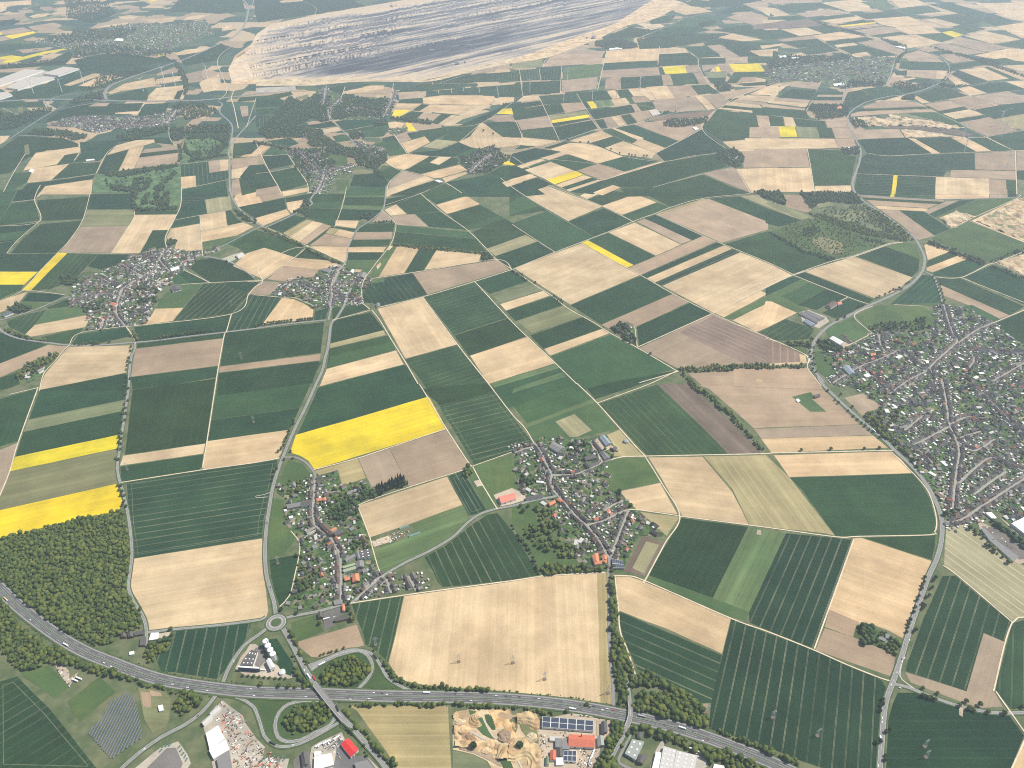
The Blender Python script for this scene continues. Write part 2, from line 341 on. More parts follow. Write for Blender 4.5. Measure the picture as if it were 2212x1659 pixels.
F0 = '''
# fields row 0
b 00 -20,20 50,15 270,0 270,40 150,45 60,60 50,90 -20,110
t 00 150,90 270,80 295,105 190,120
t 00 350,60 430,55 500,80 400,95 340,75
b 00 250,140 330,120 430,112 400,140 290,155
t 00 -20,140 100,125 210,115 230,150 120,155 -20,175
t 00 120,155 210,145 270,165 200,185
o 00 150,205 300,155 520,132 540,145 350,175
t 00 240,230 460,195 520,210 525,235 450,245 390,265 290,262
t 00 -20,270 200,235 280,265 150,295 -20,300
y 00 40,310 290,270 310,285 100,338
y 00 -20,285 15,272 22,300 -20,310
t 00 -20,320 40,310 90,340 -20,360
t 00 415,298 540,280 575,285 480,305
b 00 270,345 320,332 390,340 350,358
t 00 160,430 280,440 400,410 470,410 380,440 200,460
y 00 -20,495 100,478 200,490 380,445 560,418 625,418 560,430 330,480 150,530 50,548 10,545 60,515 -20,512
o 00 450,535 490,490 600,440 560,520
t 00 690,85 840,62 850,75 700,102
b 00 540,130 640,110 680,112 560,140
t 00 1000,70 1080,60 1100,75 1030,85
t 00 1115,75 1180,65 1220,90 1180,102
t 00 1020,120 1100,95 1180,95 1090,125
b 00 1020,145 1120,130 1195,140 1150,170 1060,170
b 00 820,240 900,220 1100,195 1120,210 900,252
b 00 1340,185 1420,160 1520,145 1500,185 1380,200
b 00 1580,178 1620,145 1730,132 1815,130 1700,165
t 00 1450,105 1540,65 1710,50 1600,85
t 00 1740,75 1800,50 1880,40 1890,65
t 00 1980,20 2020,22 2065,75 2000,60
y 00 1280,5 1330,-10 1370,0 1310,15
t 00 1320,40 1700,15 1720,30 1330,50
b 00 1915,225 2000,215 2015,255 1920,270
b 00 645,520 820,490 860,530 720,575
b 00 910,470 990,458 1035,490 950,508
y 00 1080,515 1100,515 1130,490 1150,490 1165,520 1335,498 1375,530 1160,565 1120,535
y 00 1360,470 1380,458 1410,465 1415,480 1375,490
t 00 985,605 1130,555 1165,560 1010,608
b 00 550,735 700,660 830,635 910,640 600,745
b 00 680,740 870,655 960,645 1060,665 850,740 800,752
w 00 380,740 600,580 650,570 1000,540 1120,540 1160,570 1350,590 1200,640 950,640 800,635 560,730
w 00 60,800 200,770 520,735 800,755 600,800 400,850 60,860
w 00 640,520 900,460 1100,470 1350,500 1420,480 1500,530 1180,570 700,600
b 00 935,800 1070,725 1330,670 1345,720 1340,745 1040,790 950,815
b 00 1510,465 1600,430 1850,405 1720,450 1550,480
t 00 1520,520 1640,490 1700,480 1560,545
w 00 1530,480 1760,450 1900,370 2000,420 1880,520 1600,570
t 00 1350,640 1520,575 1565,600 1560,620 1360,655
b 00 1345,690 1400,675 1590,650 1610,690 1430,720 1345,725
b 00 1280,830 1350,760 1620,735 1630,770 1580,860 1280,865
w 00 1500,855 1535,785 1590,775 1550,860
t 00 1590,640 1740,610 1760,700 1630,720
b 00 1720,720 1740,700 1890,640 1920,770 1760,800
w 00 930,830 1250,760 1280,770 1270,870 960,865
w 00 -20,885 370,875 400,930 -20,930
o 00 155,930 195,920 198,990 165,990
w 00 400,1040 600,910 1240,890 1180,980 1000,990 580,1015 420,1050
t 00 760,920 830,890 950,888 920,918
b 00 990,975 1100,965 1195,962 1185,985 1000,985
w 00 1180,1010 1250,900 1460,890 1430,980 1300,1000
b 00 -20,1175 90,1172 20,1240 -20,1260
w 00 -20,1300 160,1180 540,1190 670,1240 680,1280 400,1300 210,1380 90,1490 -20,1510
o 00 210,1255 245,1245 260,1330 215,1340
b 00 310,1320 680,1268 685,1315 560,1340 490,1420 200,1475 250,1400
b 00 260,1480 300,1455 600,1415 560,1470 440,1560 235,1580
g 00 120,1495 240,1490 270,1500 230,1580 80,1659 20,1659
w 00 560,1340 690,1320 630,1400 495,1430
w 00 690,1230 1040,1210 980,1290 860,1390 640,1400 700,1320
w 00 600,1415 870,1400 830,1500 440,1560
w 00 440,1565 820,1510 800,1550 390,1605 360,1659 170,1659 240,1585
b 00 390,1610 800,1550 790,1680 360,1680 310,1710
b 00 920,1340 1010,1255 1180,1210 1335,1205 1340,1230 1230,1260
w 00 915,1345 1110,1290 1025,1475 840,1500
b 00 1115,1290 1245,1260 1160,1455 1025,1478
t 00 1250,1290 1520,1265 1535,1290 1220,1325
w 00 1220,1325 1535,1292 1545,1320 1200,1360
t 00 1200,1362 1545,1320 1555,1420 1350,1430 1165,1455
w 00 1040,1215 1270,1190 1480,1190 1500,1250 1340,1235 1330,1205
W 00 1565,1420 1800,1395 1810,1490 1970,1475 1975,1530 1940,1560 1690,1605 1690,1520 1565,1530
t 00 1800,1395 1895,1385 1905,1480 1808,1495
b 00 1895,1385 1975,1378 1972,1470 1905,1480
b 00 1562,1530 1690,1518 1695,1610 1565,1630
w 00 1565,1635 1950,1560 1970,1700 1790,1700 1565,1700
w 00 2020,1240 2280,1220 2212,1310 2130,1360 2010,1370
t 00 2140,1360 2212,1300 2335,1250 2260,1355
t 00 2005,1380 2230,1360 2230,1440 2005,1460
b 00 2000,1465 2180,1435 2195,1500 2140,1530 2000,1545
t 00 2005,1560 2065,1540 2110,1659 2000,1700
w 00 2065,1540 2212,1500 2400,1600 2212,1659 2090,1690
w 00 1560,-20 2090,-20 2120,100 1900,120 1740,110 1450,100
w 00 -20,560 400,540 600,440 640,480 560,560 -20,600
w 00 -20,380 180,375 400,410 160,430 -20,470
w 00 -20,180 120,165 180,190 100,215 -20,225
# T01
w 01 -10,115 -10,-20 800,-20 960,50 500,125 20,195
b 01 200,10 280,-5 410,0 400,10 220,25
o 01 345,840 450,815 460,850 380,860
w 01 0,860 60,840 210,850 240,880 240,920 0,930
w 01 0,945 240,925 220,980 0,990
w 01 -160,880 -140,840 100,825 300,790 320,820 200,850
W 01 0,1000 140,1000 120,1090 0,1100
t 01 -140,920 -70,915 -65,1000 -120,1010
b 01 750,815 760,790 930,755 990,740 1110,738 1100,770 930,805
w 01 770,770 970,735 980,725 820,745
w 01 620,760 760,740 750,820 640,810
b 01 1025,855 1040,825 1115,820 1110,860 1050,880
w 01 680,1050 900,1015 1130,1030 1140,1055 1010,1085 790,1120 740,1110
b 01 575,1120 710,1095 740,1130 590,1155
g 01 900,1110 1000,1090 1140,1060 1150,1120 1100,1180 960,1200
w 01 350,1090 540,1070 650,1045 700,1090 560,1110
g 01 660,1180 780,1150 840,1210 700,1230
V 01 760,1130 1000,1090 1010,1110 800,1155
W 01 1085,1195 1200,1170 1225,1215 1120,1240
b 01 1140,1060 1200,1050 1290,1065 1250,1110 1160,1125
y 01 1290,1062 1340,1065 1385,1130 1320,1135
y 01 1165,1015 1200,950 1335,950 1230,1015
t 01 1365,1050 1450,975 1600,985 1510,1065
w 01 1240,1010 1340,960 1450,970 1370,1040 1270,1025
w 01 1350,955 1430,900 1500,905 1410,960
b 01 1215,895 1430,898 1340,935 1210,930
b 01 1410,960 1510,905 1870,912 1740,990
b 01 1745,990 1875,912 2040,910 1830,1010
b 01 1565,1075 1690,995 1830,1005 1680,1095
w 01 1510,1060 1600,985 1690,990 1570,1075
w 01 1220,890 1260,855 1440,845 1450,895
t 01 1240,860 1225,810 1470,788 1470,830 1440,845
b 01 1440,845 1600,825 2055,830 2070,860 2010,910 1500,900 1445,890
b 01 2030,900 2100,840 2230,838 2230,880 2050,910
W 01 1200,800 1370,730 1910,720 1920,740 1560,780 1210,800
W 01 1470,790 2080,740 2212,730 2300,730 2300,820 2212,830 1900,820 1475,825
W 01 1370,735 1800,650 2212,620 2280,610 2280,700 1920,710 1390,760
w 01 1560,690 1700,650 1870,630 1820,670 1600,710
t 01 1880,610 2080,570 2110,560 2060,620 1870,640
w 01 1760,1085 2190,895 2220,900 2090,980 1940,1070
y 01 2075,985 2130,940 2230,935 2230,985
t 01 2060,1000 2212,988 2240,1050 2100,1060 2000,1030
b 01 1750,1225 1890,1130 1940,1065 2095,1055 2135,1180 2212,1190 2300,1190 2300,1250 2000,1290 1830,1270
w 01 2100,1060 2290,1055 2300,1190 2212,1190 2130,1180
w 01 1640,1090 1930,1075 1850,1180 1750,1225 1600,1210 1670,1140
w 01 1420,1130 1630,1100 1665,1150 1500,1225
w 01 1305,1150 1420,1135 1450,1175 1340,1205
t 01 1210,1185 1300,1158 1345,1205 1250,1235
b 01 1250,1235 1460,1180 1505,1230 1315,1325
l 01 1440,1270 1560,1205 1730,1220 1600,1290
w 01 1330,1322 1580,1300 1750,1228 1900,1290 1700,1360 1500,1350 1320,1330
g 01 1700,1360 1850,1290 1950,1290 1900,1350 1750,1360
b 01 1100,1385 1290,1330 1505,1350 1280,1470 1170,1440
w 01 1300,1470 1500,1350 1580,1360 1500,1400 1580,1425 1690,1360 1750,1370 1740,1420 1420,1505
b 01 1500,1405 1580,1355 1690,1358 1580,1425
b 01 1430,1505 1760,1425 1830,1470 1600,1535 1540,1540
b 01 1610,1540 1830,1480 1830,1500 1640,1575
t 01 1160,1570 1270,1480 1460,1520 1350,1560 1140,1640
b 01 1135,1640 1460,1520 1540,1555 1340,1620 1130,1700
w 01 1150,1690 1350,1620 1550,1560 1610,1590 1440,1659 1330,1690
w 01 1450,1659 1630,1590 1770,1660 1600,1720 1400,1720
w 01 1640,1575 1950,1520 2212,1490 2500,1680 2300,1700 1770,1700
w 01 1990,1510 2120,1440 2230,1420 2360,1500 2212,1540 2120,1580
b 01 2125,1580 2212,1545 2410,1500 2260,1600 2170,1615
y 01 2115,1415 2180,1390 2260,1425 2200,1430
w 01 1050,1480 1170,1440 1265,1475 1165,1565 1100,1530
m 01 1050,1470 1100,1430 1180,1435 1100,1460
o 01 825,1475 900,1458 1030,1480 1040,1498 860,1510
w 01 850,1510 1050,1495 1150,1570 1110,1620 810,1610
g 01 780,1620 1120,1615 1110,1690 770,1690
m 01 690,1550 810,1560 800,1640 700,1650
g 01 1000,1250 1200,1210 1300,1330 1150,1350 1110,1280
b 01 -140,1360 50,1245 130,1265 0,1350
w 01 -190,1350 0,1230 50,1245 -40,1330
g 01 50,1345 130,1270 240,1300 270,1330
w 01 50,1350 275,1335 325,1420 100,1465
w 01 120,1490 360,1440 440,1590 220,1655
w 01 -60,1430 70,1420 110,1480 190,1600 0,1640 -140,1530
t 01 0,1640 190,1605 220,1660 0,1700
b 01 225,1655 450,1620 470,1650 240,1700
t 01 370,1200 450,1190 460,1215 390,1225
t 01 290,1270 380,1240 460,1245 460,1280 320,1300
w 01 90,1220 300,1190 370,1240 280,1270 180,1250
m 01 580,1310 680,1310 780,1350 800,1430 660,1430 650,1380
# T02
W 02 -150,680 60,605 75,700 -100,720
W 02 65,605 230,595 250,690 85,700
W 02 235,592 425,580 420,690 250,695
w 02 -100,830 40,710 75,710 90,820 30,840
w 02 90,710 420,700 412,805 100,820
m 02 440,580 780,550 770,660 440,690
t 02 430,695 740,665 730,770 430,800
t 02 260,580 330,490 440,470 600,400 640,420 790,455 770,545
t 02 470,430 600,390 690,440 810,440 790,470 440,465
o 02 0,545 270,510 260,580 0,590
b 02 815,440 1275,400 1265,520 800,545
w 02 800,545 1265,525 1260,570 1000,590 780,605
t 02 770,610 1275,580 1280,645 1000,660 760,675
w 02 1265,585 1310,580 1320,640 1280,645
y 02 1300,580 1490,568 1515,632 1325,642
t 02 1500,570 1610,560 1640,620 1510,630
b 02 1275,400 1490,415 1530,455 1270,470
w 02 1275,470 1530,458 1600,500 1605,555 1260,575
w 02 1485,412 1680,400 1810,490 1610,500
t 02 1680,395 1790,385 1970,490 1840,500
w 02 1800,380 2030,360 2212,480 2212,485 1980,490
w 02 1620,505 1840,500 1845,550 1615,555
t 02 1845,500 2030,490 2040,545 1850,550
w 02 2035,490 2212,490 2300,540 2180,545 2045,545
y 02 1875,555 2140,548 2190,618 1915,622
w 02 1920,625 2200,620 2300,625 2290,650 1970,690 1940,720 1850,720
y 02 1750,575 1780,570 1810,618 1770,622
b 02 1710,620 1740,580 1770,622
t 02 1640,565 1870,555 1910,620 1810,620 1790,570 1650,620
o 02 1650,620 1870,625 1850,670 1690,675
w 02 1690,675 1850,670 1830,720 1720,720
w 02 940,670 1290,650 1310,740 945,770
t 02 810,680 935,670 945,770 800,775
w 02 1365,645 1510,638 1615,725 1400,735
t 02 1290,648 1365,645 1395,735 1310,740
t 02 1550,630 1640,625 1690,720 1615,728
w 02 1530,638 1570,632 1618,725 1590,730
w 02 1540,738 1700,730 1780,800 1610,820
t 02 1340,745 1540,738 1610,820 1410,850
b 02 1170,760 1340,745 1410,850 1250,860
b 02 1005,775 1170,760 1240,860 1200,870 1150,830 1050,835
w 02 900,780 1000,770 1050,835 930,850
b 02 810,785 890,780 935,845 870,855
w 02 560,805 820,785 860,855 610,885
W 02 235,830 555,805 600,885 265,905
b 02 40,880 100,830 225,825 240,865
w 02 0,900 240,870 265,905 0,950
b 02 -180,840 0,870 60,850 -100,910
w 02 0,950 280,910 310,1000 30,1040
w 02 270,910 320,905 360,990 310,995
w 02 325,905 420,900 460,980 360,990
t 02 420,895 600,885 640,945 460,980
w 02 605,885 650,880 690,940 650,945
y 02 645,880 700,875 740,935 685,940
G 02 710,872 850,860 890,915 745,935
b 02 855,860 980,845 1020,895 890,915
g 02 980,845 1025,840 1060,890 1020,895
t 02 1030,840 1150,830 1200,880 1060,890
w 02 1070,895 1210,880 1245,940 1120,960
t 02 1020,905 1070,897 1115,960 1060,970
w 02 655,960 1030,905 1065,970 700,1035
o 02 320,1000 640,955 660,990 345,1040
y 02 345,1040 660,990 670,1015 345,1065
w 02 350,1065 660,1020 690,1030 370,1095
t 02 -20,1050 30,1040 320,1005 355,1095 80,1125 50,1060
w 02 -250,1060 -20,1050 45,1055 85,1180 -20,1185 -80,1185
V 02 85,1125 350,1098 410,1215 95,1185
w 02 365,1098 690,1040 740,1110 410,1210
w 02 700,1040 790,1030 830,1110 770,1115
t 02 790,1030 880,1010 960,1090 830,1110
b 02 860,1010 920,1000 980,1085 920,1085
w 02 940,1000 1020,985 1085,1060 1000,1080
t 02 1020,985 1200,955 1230,1000 1090,1055
t 02 1210,880 1580,835 1680,950 1390,970 1250,940
b 02 1580,835 1650,825 1760,940 1690,950
t 02 1640,830 1790,805 1880,885 1770,935
t 02 1790,800 2212,740 2150,770 1870,860
w 02 1850,860 1970,845 1880,885
k 02 1200,1010 1750,950 1700,1000 1300,1045 1180,1050
t 02 1060,1075 1300,1040 1690,1010 1640,1110 1440,1220
w 02 890,1110 1050,1075 1430,1220 1320,1280
b 02 860,1110 890,1108 1140,1195 1030,1240
w 02 780,1120 860,1110 1085,1210 1040,1240
b 02 500,1215 770,1130 870,1180 680,1235 550,1230
w 02 690,1235 870,1180 960,1215 810,1275 770,1275
b 02 800,1280 960,1220 1240,1320 1200,1365 950,1340
b 02 1035,1240 1130,1205 1325,1280 1240,1320
b 02 90,1190 400,1220 200,1270 50,1250
w 02 50,1255 220,1265 80,1290 20,1290
w 02 270,1280 450,1225 510,1235 330,1285
b 02 330,1290 500,1235 640,1240 780,1280 960,1355 740,1415
w 02 0,1330 200,1280 420,1310 250,1365 40,1430 -20,1400
b 02 250,1365 430,1318 480,1330 320,1385
b 02 45,1440 250,1372 290,1385 90,1455
w 02 85,1465 320,1390 330,1400 100,1470
w 02 325,1385 490,1335 735,1415 540,1480
b 02 110,1470 330,1400 550,1480 300,1555
y 02 295,1555 550,1478 620,1510 365,1595
t 02 560,1475 740,1420 980,1490 780,1560
w 02 750,1415 970,1350 1280,1390 970,1480
b 02 980,1485 1280,1400 1320,1395 790,1560
w 02 -20,1440 90,1460 150,1500 -20,1550
b 02 -20,1555 150,1505 220,1530 -20,1600
w 02 -20,1610 220,1535 345,1595 150,1659 -20,1690
b 02 380,1600 620,1515 690,1535 430,1620
w 02 430,1620 690,1535 735,1550 470,1640
b 02 470,1640 740,1555 780,1560 500,1655
w 02 500,1659 780,1562 900,1595 700,1680
b 02 700,1665 870,1600 940,1620 780,1690
w 02 790,1560 1320,1400 1750,1330 1860,1440 1580,1510 1200,1620 940,1620
w 02 940,1630 1220,1620 1650,1510 2050,1680 1000,1700
w 02 1250,1325 1640,1120 1870,1295 1320,1395
w 02 1650,1100 1770,950 2110,990 2155,1195 1810,1222
t 02 2110,990 2300,985 2300,1195 2155,1198
b 02 1815,1225 2212,1195 2300,1195 2300,1295 1970,1310 1900,1290
t 02 1980,1310 2300,1295 2300,1450 2000,1450 2000,1380
t 02 1650,1500 1900,1445 1940,1465 2060,1670
b 02 1945,1460 2300,1450 2300,1680 2070,1670
w 02 1840,910 2170,940 2150,960 1800,935
t 02 1900,880 1950,860 2212,890 2180,910
b 02 1980,860 2030,820 2212,830 2300,840 2300,880 2212,885
b 02 1780,940 1800,930 2160,965 2150,985
w 02 2170,940 2212,890 2300,930 2300,985 2150,985
b 02 2050,815 2212,745 2300,740 2300,825 2100,820
w 02 1940,725 2212,705 2200,735 2010,745
t 02 1980,670 2120,665 2110,700 1960,715
w 02 780,330 1020,230 1230,265 1110,320 950,330
w 02 1080,340 1580,300 1900,290 1640,370 1380,410 1100,415
w 02 1100,415 1270,395 1380,415 1100,425
b 02 1790,320 1910,290 2170,345 2000,358
w 02 1650,370 1800,330 2000,360 1800,380 1680,395
w 02 1120,320 1300,240 1480,190 1720,260 1560,290 1200,330
w 02 1180,190 1300,140 1420,130 1350,200 1200,210
g 02 1290,240 1500,160 1750,140 1780,200 1600,230
w 02 1480,20 1600,0 1800,20 1750,60 1600,70 1530,45
w 02 1800,100 1950,40 2100,60 2060,95 1820,120
b 02 1400,100 1460,50 1620,60 1730,100 1500,130
t 02 1980,30 2100,10 2212,20 2212,120 2100,80
t 02 1850,150 2060,100 2212,150 2212,210 2080,215
w 02 1720,260 2040,215 2300,270 2300,340 2000,300
b 02 2070,215 2212,200 2300,220 2300,260 2200,265
w 02 1700,0 2100,-20 2200,0 1900,50 1750,60
b 02 2050,440 2300,420 2300,490 2140,485
w 02 2030,360 2212,370 2300,390 2300,420 2060,410
# T03
w 03 90,50 400,15 560,50 690,95 660,100 520,65 150,110
b 03 460,25 780,-10 860,30 900,95 690,100
t 03 240,120 520,80 680,110 340,150
w 03 340,155 700,120 770,140 460,175
w 03 760,130 1100,88 1210,140 850,165
b 03 450,180 770,140 820,170 580,205
w 03 590,215 820,170 870,190 640,225
y 03 610,222 930,190 930,202 640,232
t 03 640,235 930,205 1000,222 690,250
b 03 890,165 1210,140 1360,210 1100,235 980,215
b 03 1095,240 1370,210 1500,285 1220,300
t 03 740,265 1000,230 1100,240 1200,290 880,300
w 03 870,310 1140,275 1210,295 960,325
t 03 -99,-10 460,-20 470,20 200,30 60,40
b 03 -117,60 60,70 190,130 20,150
w 03 16,115 60,140 18,148
w 03 100,145 260,135 320,155 180,175
b 03 -49,170 160,175 -41,210
k 03 -137,215 330,165 500,215 330,235 -124,255
b 03 110,255 330,238 480,290 270,312
w 03 330,235 510,222 660,270 500,290
w 03 -150,265 110,258 270,312 -60,345
b 03 380,310 620,275 850,315 490,355
t 03 70,345 390,305 430,335 130,360
w 03 120,370 420,335 520,390 260,415
w 03 490,360 850,320 930,340 540,385
w 03 260,420 530,390 620,440 340,470
b 03 570,390 740,370 780,390 600,412
w 03 600,412 790,390 1000,440 1130,480 900,490 720,465
t 03 770,370 970,340 1160,430 1190,440 1120,475
b 03 960,325 1280,300 1490,375 1200,420
t 03 1170,480 1300,435 1440,480 1520,540 1220,530
w 03 1130,590 1150,530 1540,540 1540,610 1210,600
t 03 1200,605 1460,610 1460,685 1190,660
b 03 1460,610 1550,612 1530,680 1450,685
w 03 1090,620 1200,610 1200,650 1110,650
b 03 1130,690 1260,670 1280,680 1150,700
w 03 1190,700 1290,680 1420,685 1350,715 1230,715
b 03 700,470 850,448 900,485 760,495
t 03 350,475 540,455 590,495 400,485
w 03 550,455 640,455 720,485 620,500
b 03 -71,395 120,380 130,390 -50,425
w 03 41,440 90,450 80,520 37,540
b 03 1040,-20 1250,-20 1390,45 1130,70
t 03 860,35 1040,20 1140,70 1000,85
g 03 1120,75 1380,48 1500,100 1230,125
w 03 1390,40 1560,20 2135,180 1970,225 1560,90
b 03 1270,130 1560,95 1640,115 1380,135
w 03 1370,150 1640,120 1850,190 1700,215 1450,160
b 03 1350,170 1450,160 1660,215 1560,235
w 03 1240,130 1400,150 1320,170
w 03 1610,230 1740,215 1890,250 1760,280
b 03 1790,30 2300,20 2300,180 2140,175 1960,110
b 03 1980,230 2300,180 2300,330 2190,330
g 03 1490,260 1620,235 1760,280 1680,300
y 03 1500,280 1580,268 1690,300 1610,328
w 03 1300,308 1510,285 1620,330 1500,365
b 03 1690,310 1880,270 2190,340 1940,380
w 03 1970,380 2212,340 2300,340 2300,420 2080,410
t 03 1560,375 1700,330 1960,385 2080,415 1870,450
t 03 1400,400 1530,375 1880,455 1720,475
t 03 1280,430 1400,405 1500,435 1390,450
w 03 1400,455 1550,435 1620,460 1480,470
t 03 1480,475 1620,462 1800,525 1600,545 1540,520
b 03 1780,480 2080,420 2300,430 2300,540 1940,510
w 03 1560,560 1830,525 1900,560 1600,600
b 03 1640,605 1860,585 2090,680 1900,700
w 03 1580,640 1640,610 1890,705 1750,725
b 03 1560,680 1590,665 1750,730 1640,750
w 03 1870,580 1920,575 2180,680 2100,690
b 03 1900,575 1970,570 2212,655 2212,690 2180,690
b 03 2000,570 2212,560 2300,560 2300,640
w 03 1970,510 2050,500 2212,550 2100,560
w 03 1740,740 1970,705 2212,760 2220,775 1910,805
b 03 2050,705 2300,690 2300,780 2220,770
b 03 1640,765 1740,745 1890,805 1740,830
t 03 1770,830 2080,790 2212,840 2300,850 2300,890 1990,905 1830,860
w 03 1270,820 1500,745 1730,830 1400,885
b 03 1260,820 1400,885 1330,895 1250,840
w 03 810,770 1030,745 1165,820 940,870
w 03 660,860 690,800 810,775 935,870 760,925 670,920
t 03 820,920 990,870 1260,880 1390,920 830,940
b 03 1000,870 1180,820 1160,865 1270,875
w 03 780,945 1390,922 1410,940 770,960
t 03 720,985 790,965 1410,945 1460,970 1200,975 710,1010
t 03 1350,900 1580,870 1690,920 1480,960
t 03 1580,865 1770,835 1960,910 1740,945
w 03 1470,965 1690,920 1730,945 1510,980
b 03 1510,985 1740,945 1860,990 1620,1030
w 03 1620,1035 1860,995 1920,1010 1650,1050
w 03 1780,950 2000,910 2212,970 2300,1000 1950,1030
w 03 2010,910 2212,885 2300,890 2300,960 2212,965
t 03 1650,1060 1920,1015 2160,1130 1890,1180 1700,1090
l 03 1960,1030 2212,985 2300,1000 2300,1120 2212,1130 2100,1090
g 03 1190,980 1480,970 1640,1050 1700,1110 1350,1020
t 03 720,1125 1130,1115 1180,1190 770,1205 740,1150
w 03 775,1210 1200,1190 1410,1325 1040,1345 860,1320
b 03 1210,1195 1270,1200 1490,1325 1420,1330
w 03 1275,1200 1580,1190 1800,1310 1490,1325
b 03 1580,1190 1700,1185 1930,1305 1800,1312
w 03 1705,1190 1880,1190 2120,1300 1935,1305
w 03 1900,1185 2212,1130 2300,1120 2300,1290 2130,1300
V 03 860,1325 1040,1350 1785,1325 1785,1465 1540,1470 1520,1525 770,1500 800,1370
t 03 1785,1325 2130,1308 2135,1475 1790,1465
t 03 1580,1470 2140,1480 2140,1555 1575,1530
t 03 2150,1310 2300,1300 2300,1470 2145,1475
w 03 2150,1480 2300,1475 2300,1560 2150,1550
W 03 770,1505 1450,1530 1445,1680 790,1680 750,1640
y 03 1085,1515 1120,1518 1100,1680 1065,1680
b 03 1450,1530 1905,1545 1910,1680 1445,1680
t 03 1905,1550 2055,1555 2060,1680 1910,1680
w 03 2060,1558 2145,1560 2150,1680 2070,1680
t 03 -121,1285 330,1290 360,1445 -130,1450
b 03 -86,1455 365,1450 400,1660 -92,1660
w 03 345,1290 630,1295 640,1340 760,1355 710,1600 400,1605
b 03 405,1608 715,1605 720,1680 410,1680
b 03 -200,1195 570,1200 605,1280 330,1285 -184,1290
t 03 575,1200 740,1205 760,1260 640,1290 605,1280
y 03 90,1095 230,1092 255,1185 105,1185
t 03 -159,1100 90,1095 110,1190 -163,1190
o 03 235,1095 420,1100 445,1195 260,1190
w 03 420,1100 545,1105 580,1198 450,1195
t 03 548,1105 690,1110 740,1200 585,1198
w 03 5,1000 125,1010 145,1090 20,1090
b 03 130,1010 215,1018 245,1095 150,1090
w 03 220,1020 490,1045 510,1105 245,1092
t 03 495,1045 670,1030 690,1105 515,1105
w 03 -135,930 330,955 350,1030 220,1015 -135,995
t 03 -49,895 320,940 320,955 -53,925
b 03 20,870 350,890 330,930 1,890
t 03 60,845 370,865 350,890 30,868
w 03 90,840 160,795 400,810 360,865
w 03 160,795 210,770 430,785 400,805
t 03 190,750 260,715 450,710 430,775
b 03 21,770 180,730 90,800 33,890 18,880
w 03 380,865 410,795 650,795 640,865
t 03 350,900 380,868 640,870 630,905
t 03 430,820 650,820 650,838 420,838
m 03 800,20 1000,0 1100,60 1000,100
'''
